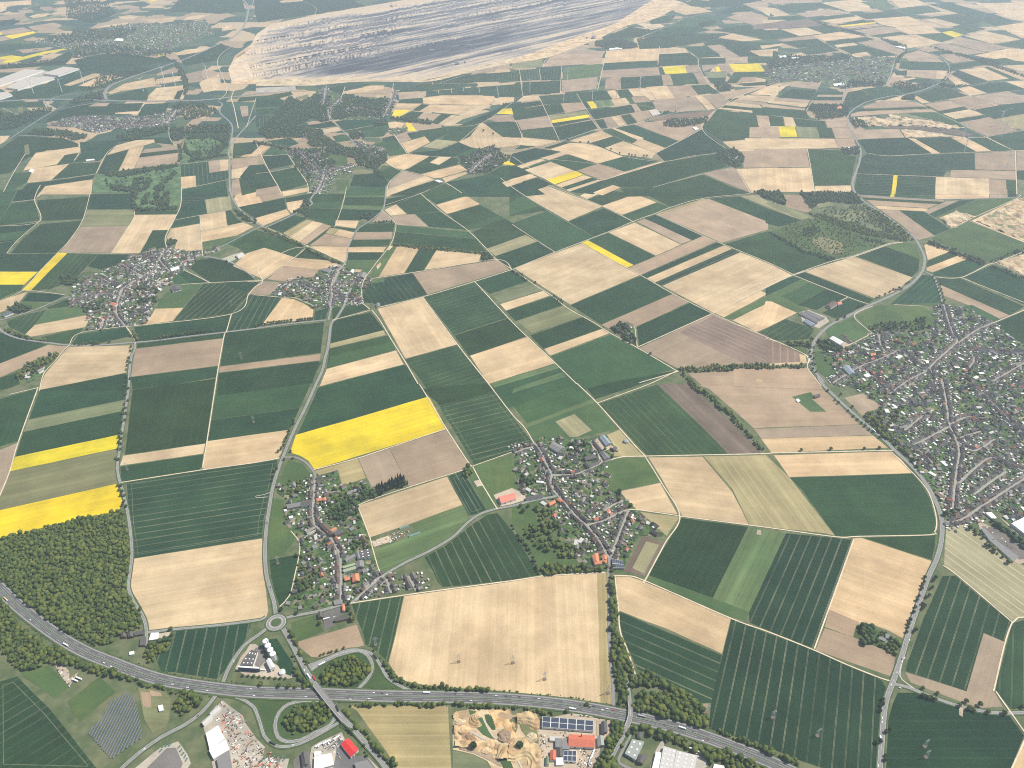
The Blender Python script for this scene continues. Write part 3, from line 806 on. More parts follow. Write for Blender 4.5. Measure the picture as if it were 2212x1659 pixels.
VILL = '''
# villages: V key tile polygon ; then S key streets ; K key count-limits
V A 21 500,745 545,800 700,745 740,880 870,850 980,870 990,930 880,1060 980,1320 1010,1430 1060,1640 1110,1700 900,1860 780,1900 560,1950 320,1940 230,1900 300,1800 340,1650 380,1470 370,1360 250,1200 260,1000 180,940 200,880 430,830
S A main street in the street village|31 740,230 735,130 735,0 735,-60 725,-170 690,-260 640,-330 600,-370 540,-410 505,-460 495,-560 500,-660 510,-760 512,-840
S A side lane in the street village|21 520,1270 430,1325
S A triangle road in the street village|31 860,215 1000,85 1110,-5
S A row lane in the street village|31 1120,10 1170,150
S A garden row by the striped field|31 1320,0 1385,130
V B 22 10,580 150,540 200,520 240,460 330,460 520,480 680,470 820,440 900,560 870,640 800,700 850,850 800,900 920,930 1050,1060 1180,1170 1340,1320 1100,1310 950,1620 830,1640 650,1600 400,1400 420,1250 300,1050 100,1000 30,780
S B main street in the branching village|22 205,525 260,600 300,700 345,780 335,840 370,930 430,1000 480,1060 560,1150 640,1220 700,1290 760,1360 800,1440 840,1510
S B church branch in the branching village|22 355,790 450,790 560,780 680,730 780,680
S B estate road in the branching village|22 1005,1100 960,1220 900,1370 865,1470
S B middle lane in the branching village|22 650,1222 780,1190 900,1130 1000,1090
S B upper lane in the branching village|22 30,600 120,560 200,545
S B estate spur in the branching village|22 800,1100 870,1050 960,1010
V C 13 460,1390 540,1370 700,1350 760,1290 900,1200 1040,1210 1200,1220 1390,1200 1420,1100 1430,1000 1520,985 1700,1000 1940,1140 2130,1270 2350,1390 2350,2860 2100,2889 2000,2759 1880,2699 1700,2809 1520,2789 1430,2589 1330,2439 1200,2279 1080,2139 1000,2039 830,1949 990,1849 900,1799 820,1739 660,1659 600,1640
S C south main street in the big village|23 1600,1080 1605,960 1630,750 1650,600 1620,470 1570,360 1545,200 1525,70 1500,-40
S C lower west estate road in the big village|23 1570,365 1400,460 1260,530
S C pond road in the big village|23 1640,500 1780,580 1960,480
S C school road in the big village|23 1520,1190 1600,1195 1700,1160 1800,1090 1880,1040 2000,960 2300,770
S C east estate road in the big village|23 1780,960 1920,850 2060,760
S C west close in the big village|23 1260,550 1380,640 1420,690
S C crossing road in the big village|23 1650,470 1840,410
S C orchard estate road in the big village|23 1650,860 1800,720 1960,640 2212,760
S C upper west estate road in the big village|23 1560,350 1480,310 1380,270 1300,310 1180,400 1080,390
S C allotment road in the big village|23 1580,350 1720,290 1890,300
S C dark row street in the big village|23 1750,10 1900,130 2100,330 2250,480
S C north street in the big village|13 1520,980 1560,1120 1600,1230 1630,1300 1500,1420 1400,1530 1480,1610
S C north east road in the big village|13 1945,1135 1800,1200 1640,1310
S C station road in the big village|13 1740,1360 1900,1375 2250,1400
S C west street in the big village|13 560,1655 800,1510 960,1450 1130,1370
S C far east street in the big village|13 1940,1640 2250,1460
S C church close in the big village|13 800,1510 900,1590 1000,1659 1040,1720
S C north west close in the big village|13 960,1240 980,1340 1040,1400
S C cross street in the big village|13 1740,1520 1780,1440 1700,1350
S C parish lane in the big village|13 1130,1370 1300,1480 1400,1530
S C mill lane in the big village|13 1060,1740 1200,1640 1390,1540
V D 10 1210,530 1310,495 1420,500 1440,470 1500,500 1740,520 1860,470 1900,500 1700,590 1640,660 1490,720 1490,800 1400,820 1350,900 1330,1000 1290,1100 1230,1150 1100,1165 850,1200 720,1200 770,1110 710,1010 600,990 590,900 700,740 850,700 1000,640 1100,570
S D x|10 1740,545 1600,600 1500,700 1380,590
S D x|10 1430,500 1370,600 1330,670 1200,760 1080,830 1030,930 1010,1050 1090,1165
S D x|10 1370,590 1230,560
S D x|10 1050,620 1180,700 1300,750
S D x|10 600,960 750,920 900,880 1020,900
S D x|10 870,740 960,790 1080,830
S D x|10 880,1180 910,1100 1010,1060
V E 11 115,890 230,790 370,740 500,740 560,680 740,640 860,700 960,690 1000,740 920,880 930,960 800,980 680,980 500,1020 360,930
S E x|11 740,640 690,730 655,830 660,900 640,1000
S E x|11 220,830 300,790 370,790 460,830 640,880
S E x|11 660,880 800,920 930,960
S E x|11 660,850 780,800 930,760
V F 01 270,1320 320,1290 560,1290 620,1350 680,1460 820,1440 880,1420 830,1500 700,1540 640,1680 470,1680 440,1590 330,1420
S F x|01 380,1310 480,1420 540,1470 590,1500 560,1600 520,1680
S F x|01 590,1490 730,1460 860,1420
S F x|01 300,1330 400,1360 560,1330
V G 01 480,840 580,740 640,780 760,830 1180,850 1200,900 1100,1030 640,1040 560,960
S G x|01 600,760 580,910
S G x|01 640,1040 630,950 700,890 760,830
S G x|01 1190,790 1160,900 1100,1020
S G x|01 760,960 880,940 1040,980
V L 01 830,1230 900,1230 1140,1290 1120,1340 1040,1360 960,1300
S L x|01 840,1230 950,1290 1040,1360
V H 01 1780,1370 1950,1300 2060,1270 2120,1340 2100,1430 1990,1490 1850,1500
S H x|01 1850,1500 1950,1400 2050,1330
S H x|01 1940,1350 2080,1430
V I 00 560,1020 700,1000 1000,1010 1180,1020 1440,970 1540,940 1560,980 1450,1100 1250,1110 1180,1120 1000,1110 850,1150 760,1140 640,1100 430,1090
S I x|00 450,1080 600,1060 900,1050 1250,1080 1450,1040 1530,950
S I x|00 700,1030 850,1110 1000,1100 1180,1090
S I x|00 600,1020 800,1030 1000,1060
S I x|00 1100,1000 1180,1100 1300,1100
V J 00 280,360 560,310 800,250 1180,200 1500,210 1780,170 1830,250 1860,300 1700,340 1550,400 1490,440 1330,450 1160,480 1000,450 720,500 620,500 640,440 420,390
V K 03 -20,570 120,550 420,500 700,500 900,490 1060,500 1110,560 1080,640 1010,740 820,750 640,770 460,720 250,700 80,720 -20,750
V M 01 1130,1140 1170,1110 1310,1100 1310,1135 1200,1175
V N 12 910,1150 1060,1180 1060,1240 940,1220
V O 33 950,520 1050,520 1050,590 950,570
V P 02 1400,1050 1520,1040 1520,1070 1410,1085
V Q 02 1840,1330 1960,1340 2000,1440 1900,1440
V R 10 210,1590 330,1510 420,1520 370,1610 240,1650
V T 03 680,1280 790,1270 790,1320 680,1320
V U 01 590,740 630,740 640,900 560,920
V X 13 2100,1600 2350,1500 2350,1700 2100,1700
'''
MEAD = '''
# meadow/yard patches drawn over fields : class tile pts
c 30 1745,1270 1920,1075 2100,1210 2120,1270 2212,1400 2290,1480 2270,1580 2500,1580 2470,1700 1850,1700 1780,1380
c 30 1290,1560 1390,1480 1540,1430 1620,1540 1650,1620 1600,1700 1120,1700
a 30 1440,1490 1520,1485 1580,1620 1560,1680 1250,1680
c 31 480,1480 540,1440 740,1350 770,1420 860,1570 960,1560 1100,1700 440,1700
a 31 700,1430 740,1400 830,1560 960,1560 1060,1700 660,1700 690,1540
a 31 320,1600 380,1530 460,1520 480,1700 330,1700
a 31 580,310 735,270 760,330 690,370 680,430 590,470
c 31 -180,800 -130,700 -85,650 -50,590 0,590 60,640 70,720 160,760 330,850 320,880 280,890 -100,860
a 31 -80,720 0,620 60,620 80,740 30,800
w 31 110,550 180,540 230,620 320,760 330,830 300,865 230,840 180,760 200,720 160,640 120,590
c 22 -160,960 0,900 100,950 130,1000 0,1040 -100,1060
c 22 680,490 740,470 890,550 800,580 700,590
c 22 740,600 800,640 830,670 760,690
o 30 1190,965 1430,1000 1480,1060 1460,1250 1430,1310 1320,1360 1250,1250 1220,1100
t 30 1215,1000 1300,1010 1310,1140 1240,1130
t 30 1290,985 1390,1010 1400,1040 1310,1040
c 30 470,770 540,740 600,830 600,890 680,830 600,960 530,870
c 32 730,1250 850,1250 900,1270 800,1380 730,1380
c 32 1500,1480 1640,1500 1700,1640 1600,1700 1560,1680 1610,1550
c 32 1290,1420 1320,1440 1240,1690 1180,1690 1240,1510
c 32 500,1190 680,1180 700,1225 520,1210
c 23 1790,1120 1850,1200 1960,1250 2160,1390 2330,1520 2160,1560 1930,1390 1830,1260
a 23 1840,1230 1960,1240 2140,1370 2300,1500 2170,1520 1960,1340
c 23 1480,910 1520,910 1560,1030 1550,1070 1520,1050
c 23 1990,1140 2100,1230 2150,1260 2320,1300 2320,1380 2140,1290
c 13 270,1040 350,1020 500,1080 530,1120 440,1180 300,1130
c 13 620,1310 710,1280 740,1305 660,1350
c 13 750,1305 840,1345 810,1355 755,1320
c 10 1910,580 2020,540 2090,520 2120,540 1990,605
c 10 1350,780 1420,750 1490,770 1480,800 1380,810
s 11 850,690 860,670 920,672 900,695
s 11 1040,640 1075,610 1085,630 1050,670
s 11 1130,500 1160,465 1185,470 1150,505
c 30 1375,500 1480,480 1460,520 1370,560
c 21 1000,1360 1150,1310 1180,1360 1020,1410
c 21 1880,840 1930,830 1960,880 1910,890
c 22 2120,1260 2150,1265 2155,1310 2110,1300
c 33 1650,1110 1690,1105 1680,1220 1650,1200
u 32 1650,1105 1700,1105 1680,1225 1645,1200
m 32 1100,1080 1210,1005 1380,1040 1350,1120 1210,1135 1100,1140
b 13 -100,1620 -60,1620 -40,1640 -110,1640
q 00 840,1510 1100,1490 1400,1440 1560,1420 1560,1659 1555,1740 1540,1820 1150,1820 1150,1670 790,1665
q 00 1560,1300 1640,1170 2000,1150 1990,1340 1560,1420
c 00 -20,690 360,600 480,640 370,650 500,660 150,785 40,770 200,670 -20,760
s 00 1990,700 2212,690 2300,700 2290,730 2000,725
s 03 790,1015 900,1010 1000,1030 1200,1020 1400,1040 1700,1110 1500,1100 1200,1060 1000,1090 780,1090 740,1060
s 03 1040,990 1130,980 1150,1020 1060,1020
s 03 1145,1120 1300,1125 1500,1160 1690,1185 1500,1185 1190,1190
c 03 1190,730 1250,710 1390,730 1330,765
s 02 1060,200 1250,195 1330,230 1200,260
c 02 1190,955 1250,945 1285,985 1210,1003
s 02 1400,0 1480,20 1380,90 1270,150 1150,190 1000,220 850,280 740,345 660,370 560,410 400,470 300,500 200,520 0,550 0,520 500,340 900,200 1210,0
s 01 0,685 700,680 1400,700 1500,690 1800,620 2080,535 2230,500 2230,545 1900,610 1600,690 1450,712 1000,705 800,712 500,740 0,745
c 01 0,760 340,745 350,780 130,800 0,800
m 31 1840,1160 1900,1170 1960,1240 2000,1320 2060,1420 1960,1370 1880,1280
m 31 1975,1200 2010,1195 2060,1260 2070,1330 2040,1330 1990,1260
u 31 2100,1340 2180,1330 2230,1400 2200,1450 2110,1420
u 31 1720,1240 1790,1230 1800,1330 1860,1360 1840,1420 1760,1440 1710,1400
t 31 1720,1440 1860,1430 1950,1500 2060,1540 2160,1600 2120,1650 1990,1580 1880,1530 1760,1500
o 32 -20,1240 40,1230 50,1310 20,1400 -30,1380
o 32 60,1190 180,1170 220,1230 200,1300 230,1380 230,1450 150,1420 80,1330 60,1260
m 32 30,1420 80,1430 140,1500 110,1540 40,1490
m 31 2070,1540 2130,1530 2200,1600 2230,1680 2150,1680
o 13 560,210 640,170 820,165 860,220 760,260 620,250
o 13 370,400 480,390 640,440 660,520 560,550 470,500 400,460
o 13 420,100 540,90 560,120 430,140
t 13 1180,350 1200,340 1150,370
o 03 1050,985 1250,980 1450,1000 1500,1040 1200,1020
k 03 1000,1095 1300,1070 1600,1115 1780,1160 1720,1180 1500,1150 1250,1115 1000,1110
'''
ROADS = '''
# roads: class width tile pts   (A asphalt, P pale track, S street, R rail bed, C cycle/pale lane)
A 9 21 820,-828 768,-690 690,-560 650,-520 625,-330 600,-230 575,-120 520,0 430,200 330,400 250,590 200,720 150,880 120,1040 90,1250 78,1450 90,1640 120,1759 155,1880 172,1985
A 7 20 1140,-260 1120,-130 1115,0 1100,120 1075,300 1050,450 1030,600 1015,700 1025,800 1045,870 1080,1000 1110,1150 1130,1300 1140,1480 1120,1659 1110,1760 1160,1890 1215,1970 1260,2080 1268,2230 1280,2270
A 6 30 1275,488 1500,462 1900,425 2212,385 2270,372 2300,352
A 10 31 235,455 300,570 380,720,1.5 440,830,4 520,950,6.5
A 10 31 760,1245,6.5 830,1310,4.5 960,1460,1 1080,1600 1150,1700
A 8 31 92,455 50,490 0,525 -100,600 -190,720 -250,830 -285,920 -352,1040 -470,1180 -612,1285 -812,1390 -1010,1530 -1180,1680
A 7 31 238,370 330,345 520,310 740,250
S 7 31 745,250 735,130 735,0 735,-60 725,-170 690,-260 640,-330 600,-370 540,-410 505,-460 495,-560 500,-660 510,-760 515,-860 470,-940 400,-1000 330,-1025 260,-1025 220,-1020
A 7 31 800,240 850,215 1000,80 1110,-10 1300,-120 1500,-215 1700,-335 1840,-470 1950,-540 2080,-580 2212,-605 2412,-655 2572,-684 2607,-699
P 5 31 770,245 850,232 1400,150 2212,42 2455,5 2700,-12 3020,-30
S 7 22 195,515 260,600 300,700 345,780 335,840 370,930 430,1000 480,1060 560,1150 640,1220 700,1290 760,1360 800,1440 840,1510 840,1580 830,1659 835,1760 838,2060 845,2300 870,2560 880,2780
S 6 22 345,790 450,790 560,780 680,730 780,680 860,655
P 6 22 860,655 950,632 1140,625 2212,603 2240,598 3290,575
S 6 22 1010,1090 960,1220 900,1370 860,1480 840,1530
S 6 22 640,1225 780,1190 900,1130 1010,1090
P 5 22 1010,1090 1060,1085 1430,1138 1465,1145 2212,1242 2800,1322 3000,1318 3610,1305 3650,1280 3668,1220 3655,1100 3600,940 3510,820 3370,680 3280,590
P 5 22 1150,628 1300,870 1450,1145 1320,1380 1160,1680 1130,1720
P 6 22 560,-5 740,170 900,350 1060,530 1150,625
P 5 22 740,165 960,85 1190,0 1440,-120
P 5 32 890,0 905,150 920,300 935,480 1000,650 1065,850
P 5 32 870,0 1000,0 1160,48 1890,367 2212,483 2600,638 2910,775 3190,885 3260,905
A 11 23 440,-60 460,-10 600,130 800,310 1000,480 1100,580 1250,720 1370,870 1450,1020 1495,1150 1505,1260 1490,1400 1450,1530 1390,1659 1310,1879 1230,2109 1160,2339 1110,2489 1070,2599 1020,2739 1000,2879 985,3059 965,3330
C 4 33 1170,700 1140,830 1160,900 1300,1000 1320,1025
A 7 33 1090,935 1200,960 1350,1020 1600,1110 1800,1160 2000,1185 2300,1180
P 5 33 2300,370 2110,405 1960,950 1970,1000 2090,1170 2230,1370
P 5 33 2110,402 1640,0 1512,-90
S 8 23 1515,1190 1600,1195 1700,1160 1800,1090 1880,1040 2000,960 2300,770
P 5 23 740,1345 620,1680 400,2290
P 5 33 2230,1390 2090,1700
A 7 31 450,800 550,760 700,690 850,650 930,660 990,720 1005,790 980,870 900,960 830,990 700,1005 620,1010
A 6 31 450,775 560,735 760,652 860,637 950,652 1020,690 1080,780 1130,870 1210,930 1330,990 1480,1018
A 6 31 455,830 500,800 550,765
A 7 31 650,1082 500,1076 400,1080 280,1110 200,1180 165,1290 190,1390 260,1430 380,1420 520,1350 640,1290 690,1200 670,1130
A 6 31 -400,1020 -262,1030 -132,1060 -32,1120 0,1170 40,1280 70,1380 140,1450 230,1478 380,1450 560,1360 680,1290 755,1245
A 7 32 990,880 1010,1000,3 1019,1090,6.5
A 7 32 988,1304,6.5 960,1390,4 900,1500,1 860,1580
S 6 32 1050,1320 1000,1420 940,1540 920,1600 960,1640 1060,1680
P 5 20 330,30 160,500 85,755 0,965 -20,1000
P 5 20 80,92 330,33
P 5 20 1865,0 1790,490 1750,725
P 5 20 1050,852 1740,745 2212,680 2420,640
P 5 21 1410,0 1480,112 1640,380 1850,700 1870,712 1950,860 2085,1082
P 5 21 1645,388 1155,550 880,642 500,742
P 5 21 2010,0 2212,262 2322,380 2405,520
P 4 21 1800,742 1325,892 1040,985 870,1055
P 4 21 880,1055 985,1330 1010,1430 1060,1600 1085,1645
P 4 21 505,1265 420,1330
P 4 21 300,1270 370,1360 375,1460 335,1659 290,1830 205,1925
C 3 21 120,940 60,960 0,970 15,985 100,978
P 4 21 1870,712 2212,590
P 4 31 2690,-10 2460,0
C 6 31 1870,1350 1950,1400 2050,1440 2150,1500 2260,1590 2300,1680
C 4 31 1950,1200 1990,1290 2050,1390 2120,1420
# row 1
A 8 10 -20,1170 60,1230 200,1275 430,1305 600,1325 850,1325 1170,1300 1340,1285 1660,1245 1950,1212 2212,1180 2500,1140 2820,1108
P 5 10 1090,1165 1130,1220 1170,1300 1160,1350
A 6 10 1165,1300 1165,1360 1130,1450 1115,1659
P 5 10 1090,1165 2000,1055 2150,885 2212,815 2270,775 2240,640 2500,500 2640,475 2660,460
P 5 10 1570,800 1820,785 2212,768 2260,770
P 5 10 1600,680 1820,787
P 5 10 2000,1055 1955,1212 1940,1230 1890,1500 1865,1659
P 5 10 -20,298 340,255 300,65 350,-60
P 4 10 340,255 150,420 60,530
P 5 10 100,90 310,65
P 4 10 780,10 715,240 600,420 500,525 340,690 200,850 -20,950
P 4 10 500,525 960,532 1210,528
P 5 10 1570,-30 1560,120 1500,250 1430,390 1440,480
P 4 10 1510,243 1990,155
P 5 10 1728,205 1750,550
P 4 10 1740,337 2212,258
A 6 10 1755,550 1900,480 2212,320 2300,285
A 6 10 1750,555 1850,570 2000,610 2200,740
S 6 10 1750,550 1600,600 1500,690
A 6 10 -20,1110 60,1095 300,1020 500,935 600,905
P 4 10 600,1320 690,1220 1085,1162
P 4 10 340,1720 380,1570 470,1470 560,1360 600,1325
P 4 10 190,850 330,860 560,890
P 4 10 1160,150 1160,235 1110,300 965,530
A 8 11 -230,-60 -200,60 -120,170 0,265 60,300 100,300 320,200 480,110 470,70 510,10 560,-40
P 5 11 80,305 450,470 760,610 750,630
P 5 11 450,470 330,570 60,760 -100,770
A 6 11 1125,-40 1110,110 1090,160 1000,240 880,320 830,400 790,500 780,590 700,730 655,850 660,930 650,1000 625,1110
P 4 11 1090,160 1200,265 1200,350 1160,460 1050,600 930,770 915,900 930,960
P 5 11 1000,1020 1070,1110 1160,1260 1290,1470 1400,1659
P 5 11 910,955 985,1015
P 5 11 655,1110 985,1025
P 5 11 1000,750 1470,680 2075,585 2212,670
P 5 11 1030,1005 1440,908 1890,775 2212,672 2240,660 2600,515 2810,435 3060,340 3260,255 3450,185 3590,130 3870,55 4270,15
P 5 11 1420,12 1600,170 1820,325 1990,490 2075,585 2230,680 2400,800 2560,900 2700,1010 2900,1120 3060,1220 3300,1350 3640,1550
P 4 11 1100,120 1420,15 1500,-20
P 5 11 1440,908 1740,1318 2010,1659
P 5 11 1890,775 2175,1085 2340,1250 2580,1475 2770,1659
P 4 11 680,300 740,140 770,20 780,-40
P 4 11 -20,890 230,912 330,915 500,985
P 4 12 0,280 370,520
P 5 12 595,445 1110,720 1380,875 1730,1050 2212,1260 2540,1410 2560,1480
P 5 12 1240,190 1650,380 1830,455 2212,610 2430,715
P 5 12 -100,-120 90,20 490,252
P 5 12 310,-60 780,125 1050,260
P 5 12 1735,1050 2150,850 2430,718 2760,600 2950,555 3250,450 3380,435
P 5 12 1730,1052 1090,1340
P 4 12 1060,1165 1080,1320 1085,1340
P 5 12 1100,1650 1440,1550
A 10 13 735,-20 800,60 930,150 1080,250 1180,330 1260,390 1310,470 1350,560 1345,650 1310,720 1230,800 1080,890 900,970 700,1070 540,1150 430,1250 380,1350 375,1450 400,1540 480,1650
P 5 13 -250,840 215,718 760,555 1030,460 1160,437
P 5 13 215,718 690,908 870,970
P 4 13 690,908 620,945
P 5 13 1430,735 1665,740 1900,630 1990,605 2300,480
P 5 13 1665,740 2300,990
A 6 13 1350,690 1430,735 1480,860 1510,970 1520,990
P 5 13 1940,1135 2300,985
P 4 13 1090,975 1340,988
P 4 13 910,985 745,1070 870,1200 880,1230 650,1350
P 4 13 560,1655 800,1510
P 4 13 1610,310 1790,215 2150,55 2170,20
P 5 13 1740,250 2212,435 2300,460
C 5 13 2070,150 2140,240 1960,270 1930,290
P 4 13 -20,1265 100,1305 330,1415 340,1520 400,1600 460,1680
A 6 13 780,25 1090,45 1440,65 2140,48
# row 0
A 26 00 -20,878 200,865 380,858 700,860 1000,872 1300,875 1700,868 2000,840 2300,800
A 8 00 -20,1260 100,1190 300,1060 480,950 560,915
A 9 00 380,865 420,920 500,945 700,910 950,870
A 8 00 450,900 440,870 520,830 800,790 920,760
A 20 00 920,860 905,800 960,740 1100,680 1330,600 1600,510 1850,400 2000,330 2090,250 2130,170 2145,70 2120,20 2070,-20
A 10 00 2150,80 2190,20 2180,-20
A 9 00 2212,1000 2000,1250 1985,1400 1985,1659
A 9 00 1985,1250 2010,1130 1990,1060 1900,970 1920,900 1880,880
P 4 00 20,935 100,970 200,1000
P 4 00 640,1390 685,1310 670,1230 540,1190 160,1170
P 4 00 830,1500 920,1330 1010,1255
P 4 00 30,1659 120,1490 220,1330
P 4 00 430,1560 830,1505
P 4 00 1180,990 1250,890
P 4 00 1565,1640 1960,1555
P 4 00 1565,1420 1975,1375
P 4 00 1560,1300 1470,1200 1460,1100
P 5 00 1890,870 1960,770 1880,550 1920,460 2010,400
P 6 00 2020,780 2000,850 2020,920 2060,1110
P 4 00 2212,850 2130,1100
A 7 01 660,1040 800,1180 870,1270
P 5 01 660,1040 620,960 640,910 720,870 770,750
S 6 01 610,740 600,830 570,920
P 4 01 770,1130 1010,1085
P 4 01 1160,860 1190,720
P 5 01 0,1230 50,1350 120,1490 190,1610 220,1680
P 4 01 -180,1350 50,1350 275,1335
P 4 01 0,1500 120,1488 360,1440
P 4 01 275,1335 330,1420 440,1580 450,1680
P 5 01 1190,1160 1305,1325
P 4 01 1310,1325 1500,1350 1750,1360
P 5 01 1110,1390 1180,1440 1260,1475 1430,1510 1580,1570 1640,1580 1780,1670
P 4 01 1260,1480 1150,1580 1130,1700
P 4 01 640,1140 1000,1190 1400,1130 1640,1095 1930,1070 2212,890
P 4 01 1760,1225 1940,1070
P 4 01 1590,718 1900,615 2110,525
P 4 01 1375,728 2212,712 2290,705
P 3 01 1520,700 1525,730
P 3 01 1575,775 1580,810
P 3 01 1690,765 1690,805
P 3 01 1795,755 1795,790
P 3 01 1925,740 1930,800
P 3 01 2080,730 2095,825
P 4 01 840,10 960,50
P 4 01 420,15 515,65 510,125
P 4 02 430,570 415,810
P 4 02 65,605 95,830 140,825
P 4 02 235,595 250,695
P 4 02 -20,705 420,695 770,660
P 5 02 820,430 740,780
P 5 02 1275,400 1260,560
P 4 02 560,810 640,940 770,1120
P 4 02 230,830 310,1000 410,1215
P 4 02 310,1000 650,940 1030,905 1245,940 1290,980 1050,1075
P 4 02 30,1045 85,1180 60,1260 0,1300
P 4 02 355,1100 720,1030
P 4 02 30,1300 250,1260 430,1220 690,1130 780,1115 1050,1075 1440,970 1760,945 1960,830 2300,700
P 4 02 1765,945 1640,1110 1870,1300
P 5 02 1650,1110 1450,1220 1250,1320 1200,1370
P 4 02 410,1215 650,1240 800,1290 950,1350 1300,1395 1550,1350 1750,1330
P 4 02 0,1350 300,1555 500,1659
P 3 02 250,1370 740,1420 970,1490
P 4 02 780,1560 1320,1398
C 3 02 1220,1620 1590,1520 1650,1505
P 4 02 1490,415 1600,500 1610,560 1640,630 1700,730 1790,800 1880,880
P 4 02 1100,330 1340,230 1500,160 1700,110 1800,70
P 5 02 270,580 300,510 440,470 620,390
P 4 02 2060,1670 1940,1460
A 10 03 755,1680 730,1600 745,1530 790,1400 800,1300 760,1210 700,1100 690,1010 740,945 860,880 1040,835 1180,820 1330,780 1460,730 1530,690 1570,610 1550,550 1490,500 1400,460 1250,430
A 8 03 1020,735 1060,640 1090,540 1120,490 1220,435 1500,375 1680,310 1880,260 1980,230
A 7 03 640,900 660,830 680,760 660,680
A 6 03 -20,20 60,60 190,120 330,160 520,220 700,260 850,310 960,340 1100,400 1220,430
P 4 03 390,310 560,410 720,490
P 4 03 1390,890 1730,830 2080,790 2300,770
P 4 03 1260,870 1390,945 1620,1050 1880,1185 2130,1300 2300,1290
P 4 03 860,1325 1040,1348 1450,1328 2130,1305
P 5 03 2135,1305 2150,1680
P 4 03 760,1502 1450,1528
P 4 03 -20,1290 330,1283 640,1300
P 4 03 340,1290 370,1450 405,1680
P 4 03 30,1000 220,1020 470,1045 680,1030
P 4 03 330,960 400,830 460,700
P 4 03 180,730 90,790 0,890
P 5 03 740,1010 780,1090 830,1110
P 4 03 1880,1185 2300,1110
A 5 03 1050,70 1260,140 1420,160 1640,215 1900,270 2300,350
P 4 03 1530,380 1880,455
A 5 03 1240,430 1420,400 1500,440 1800,520 1990,570 2300,680
A 5 03 1460,740 1620,765 1900,720 2300,690
'''
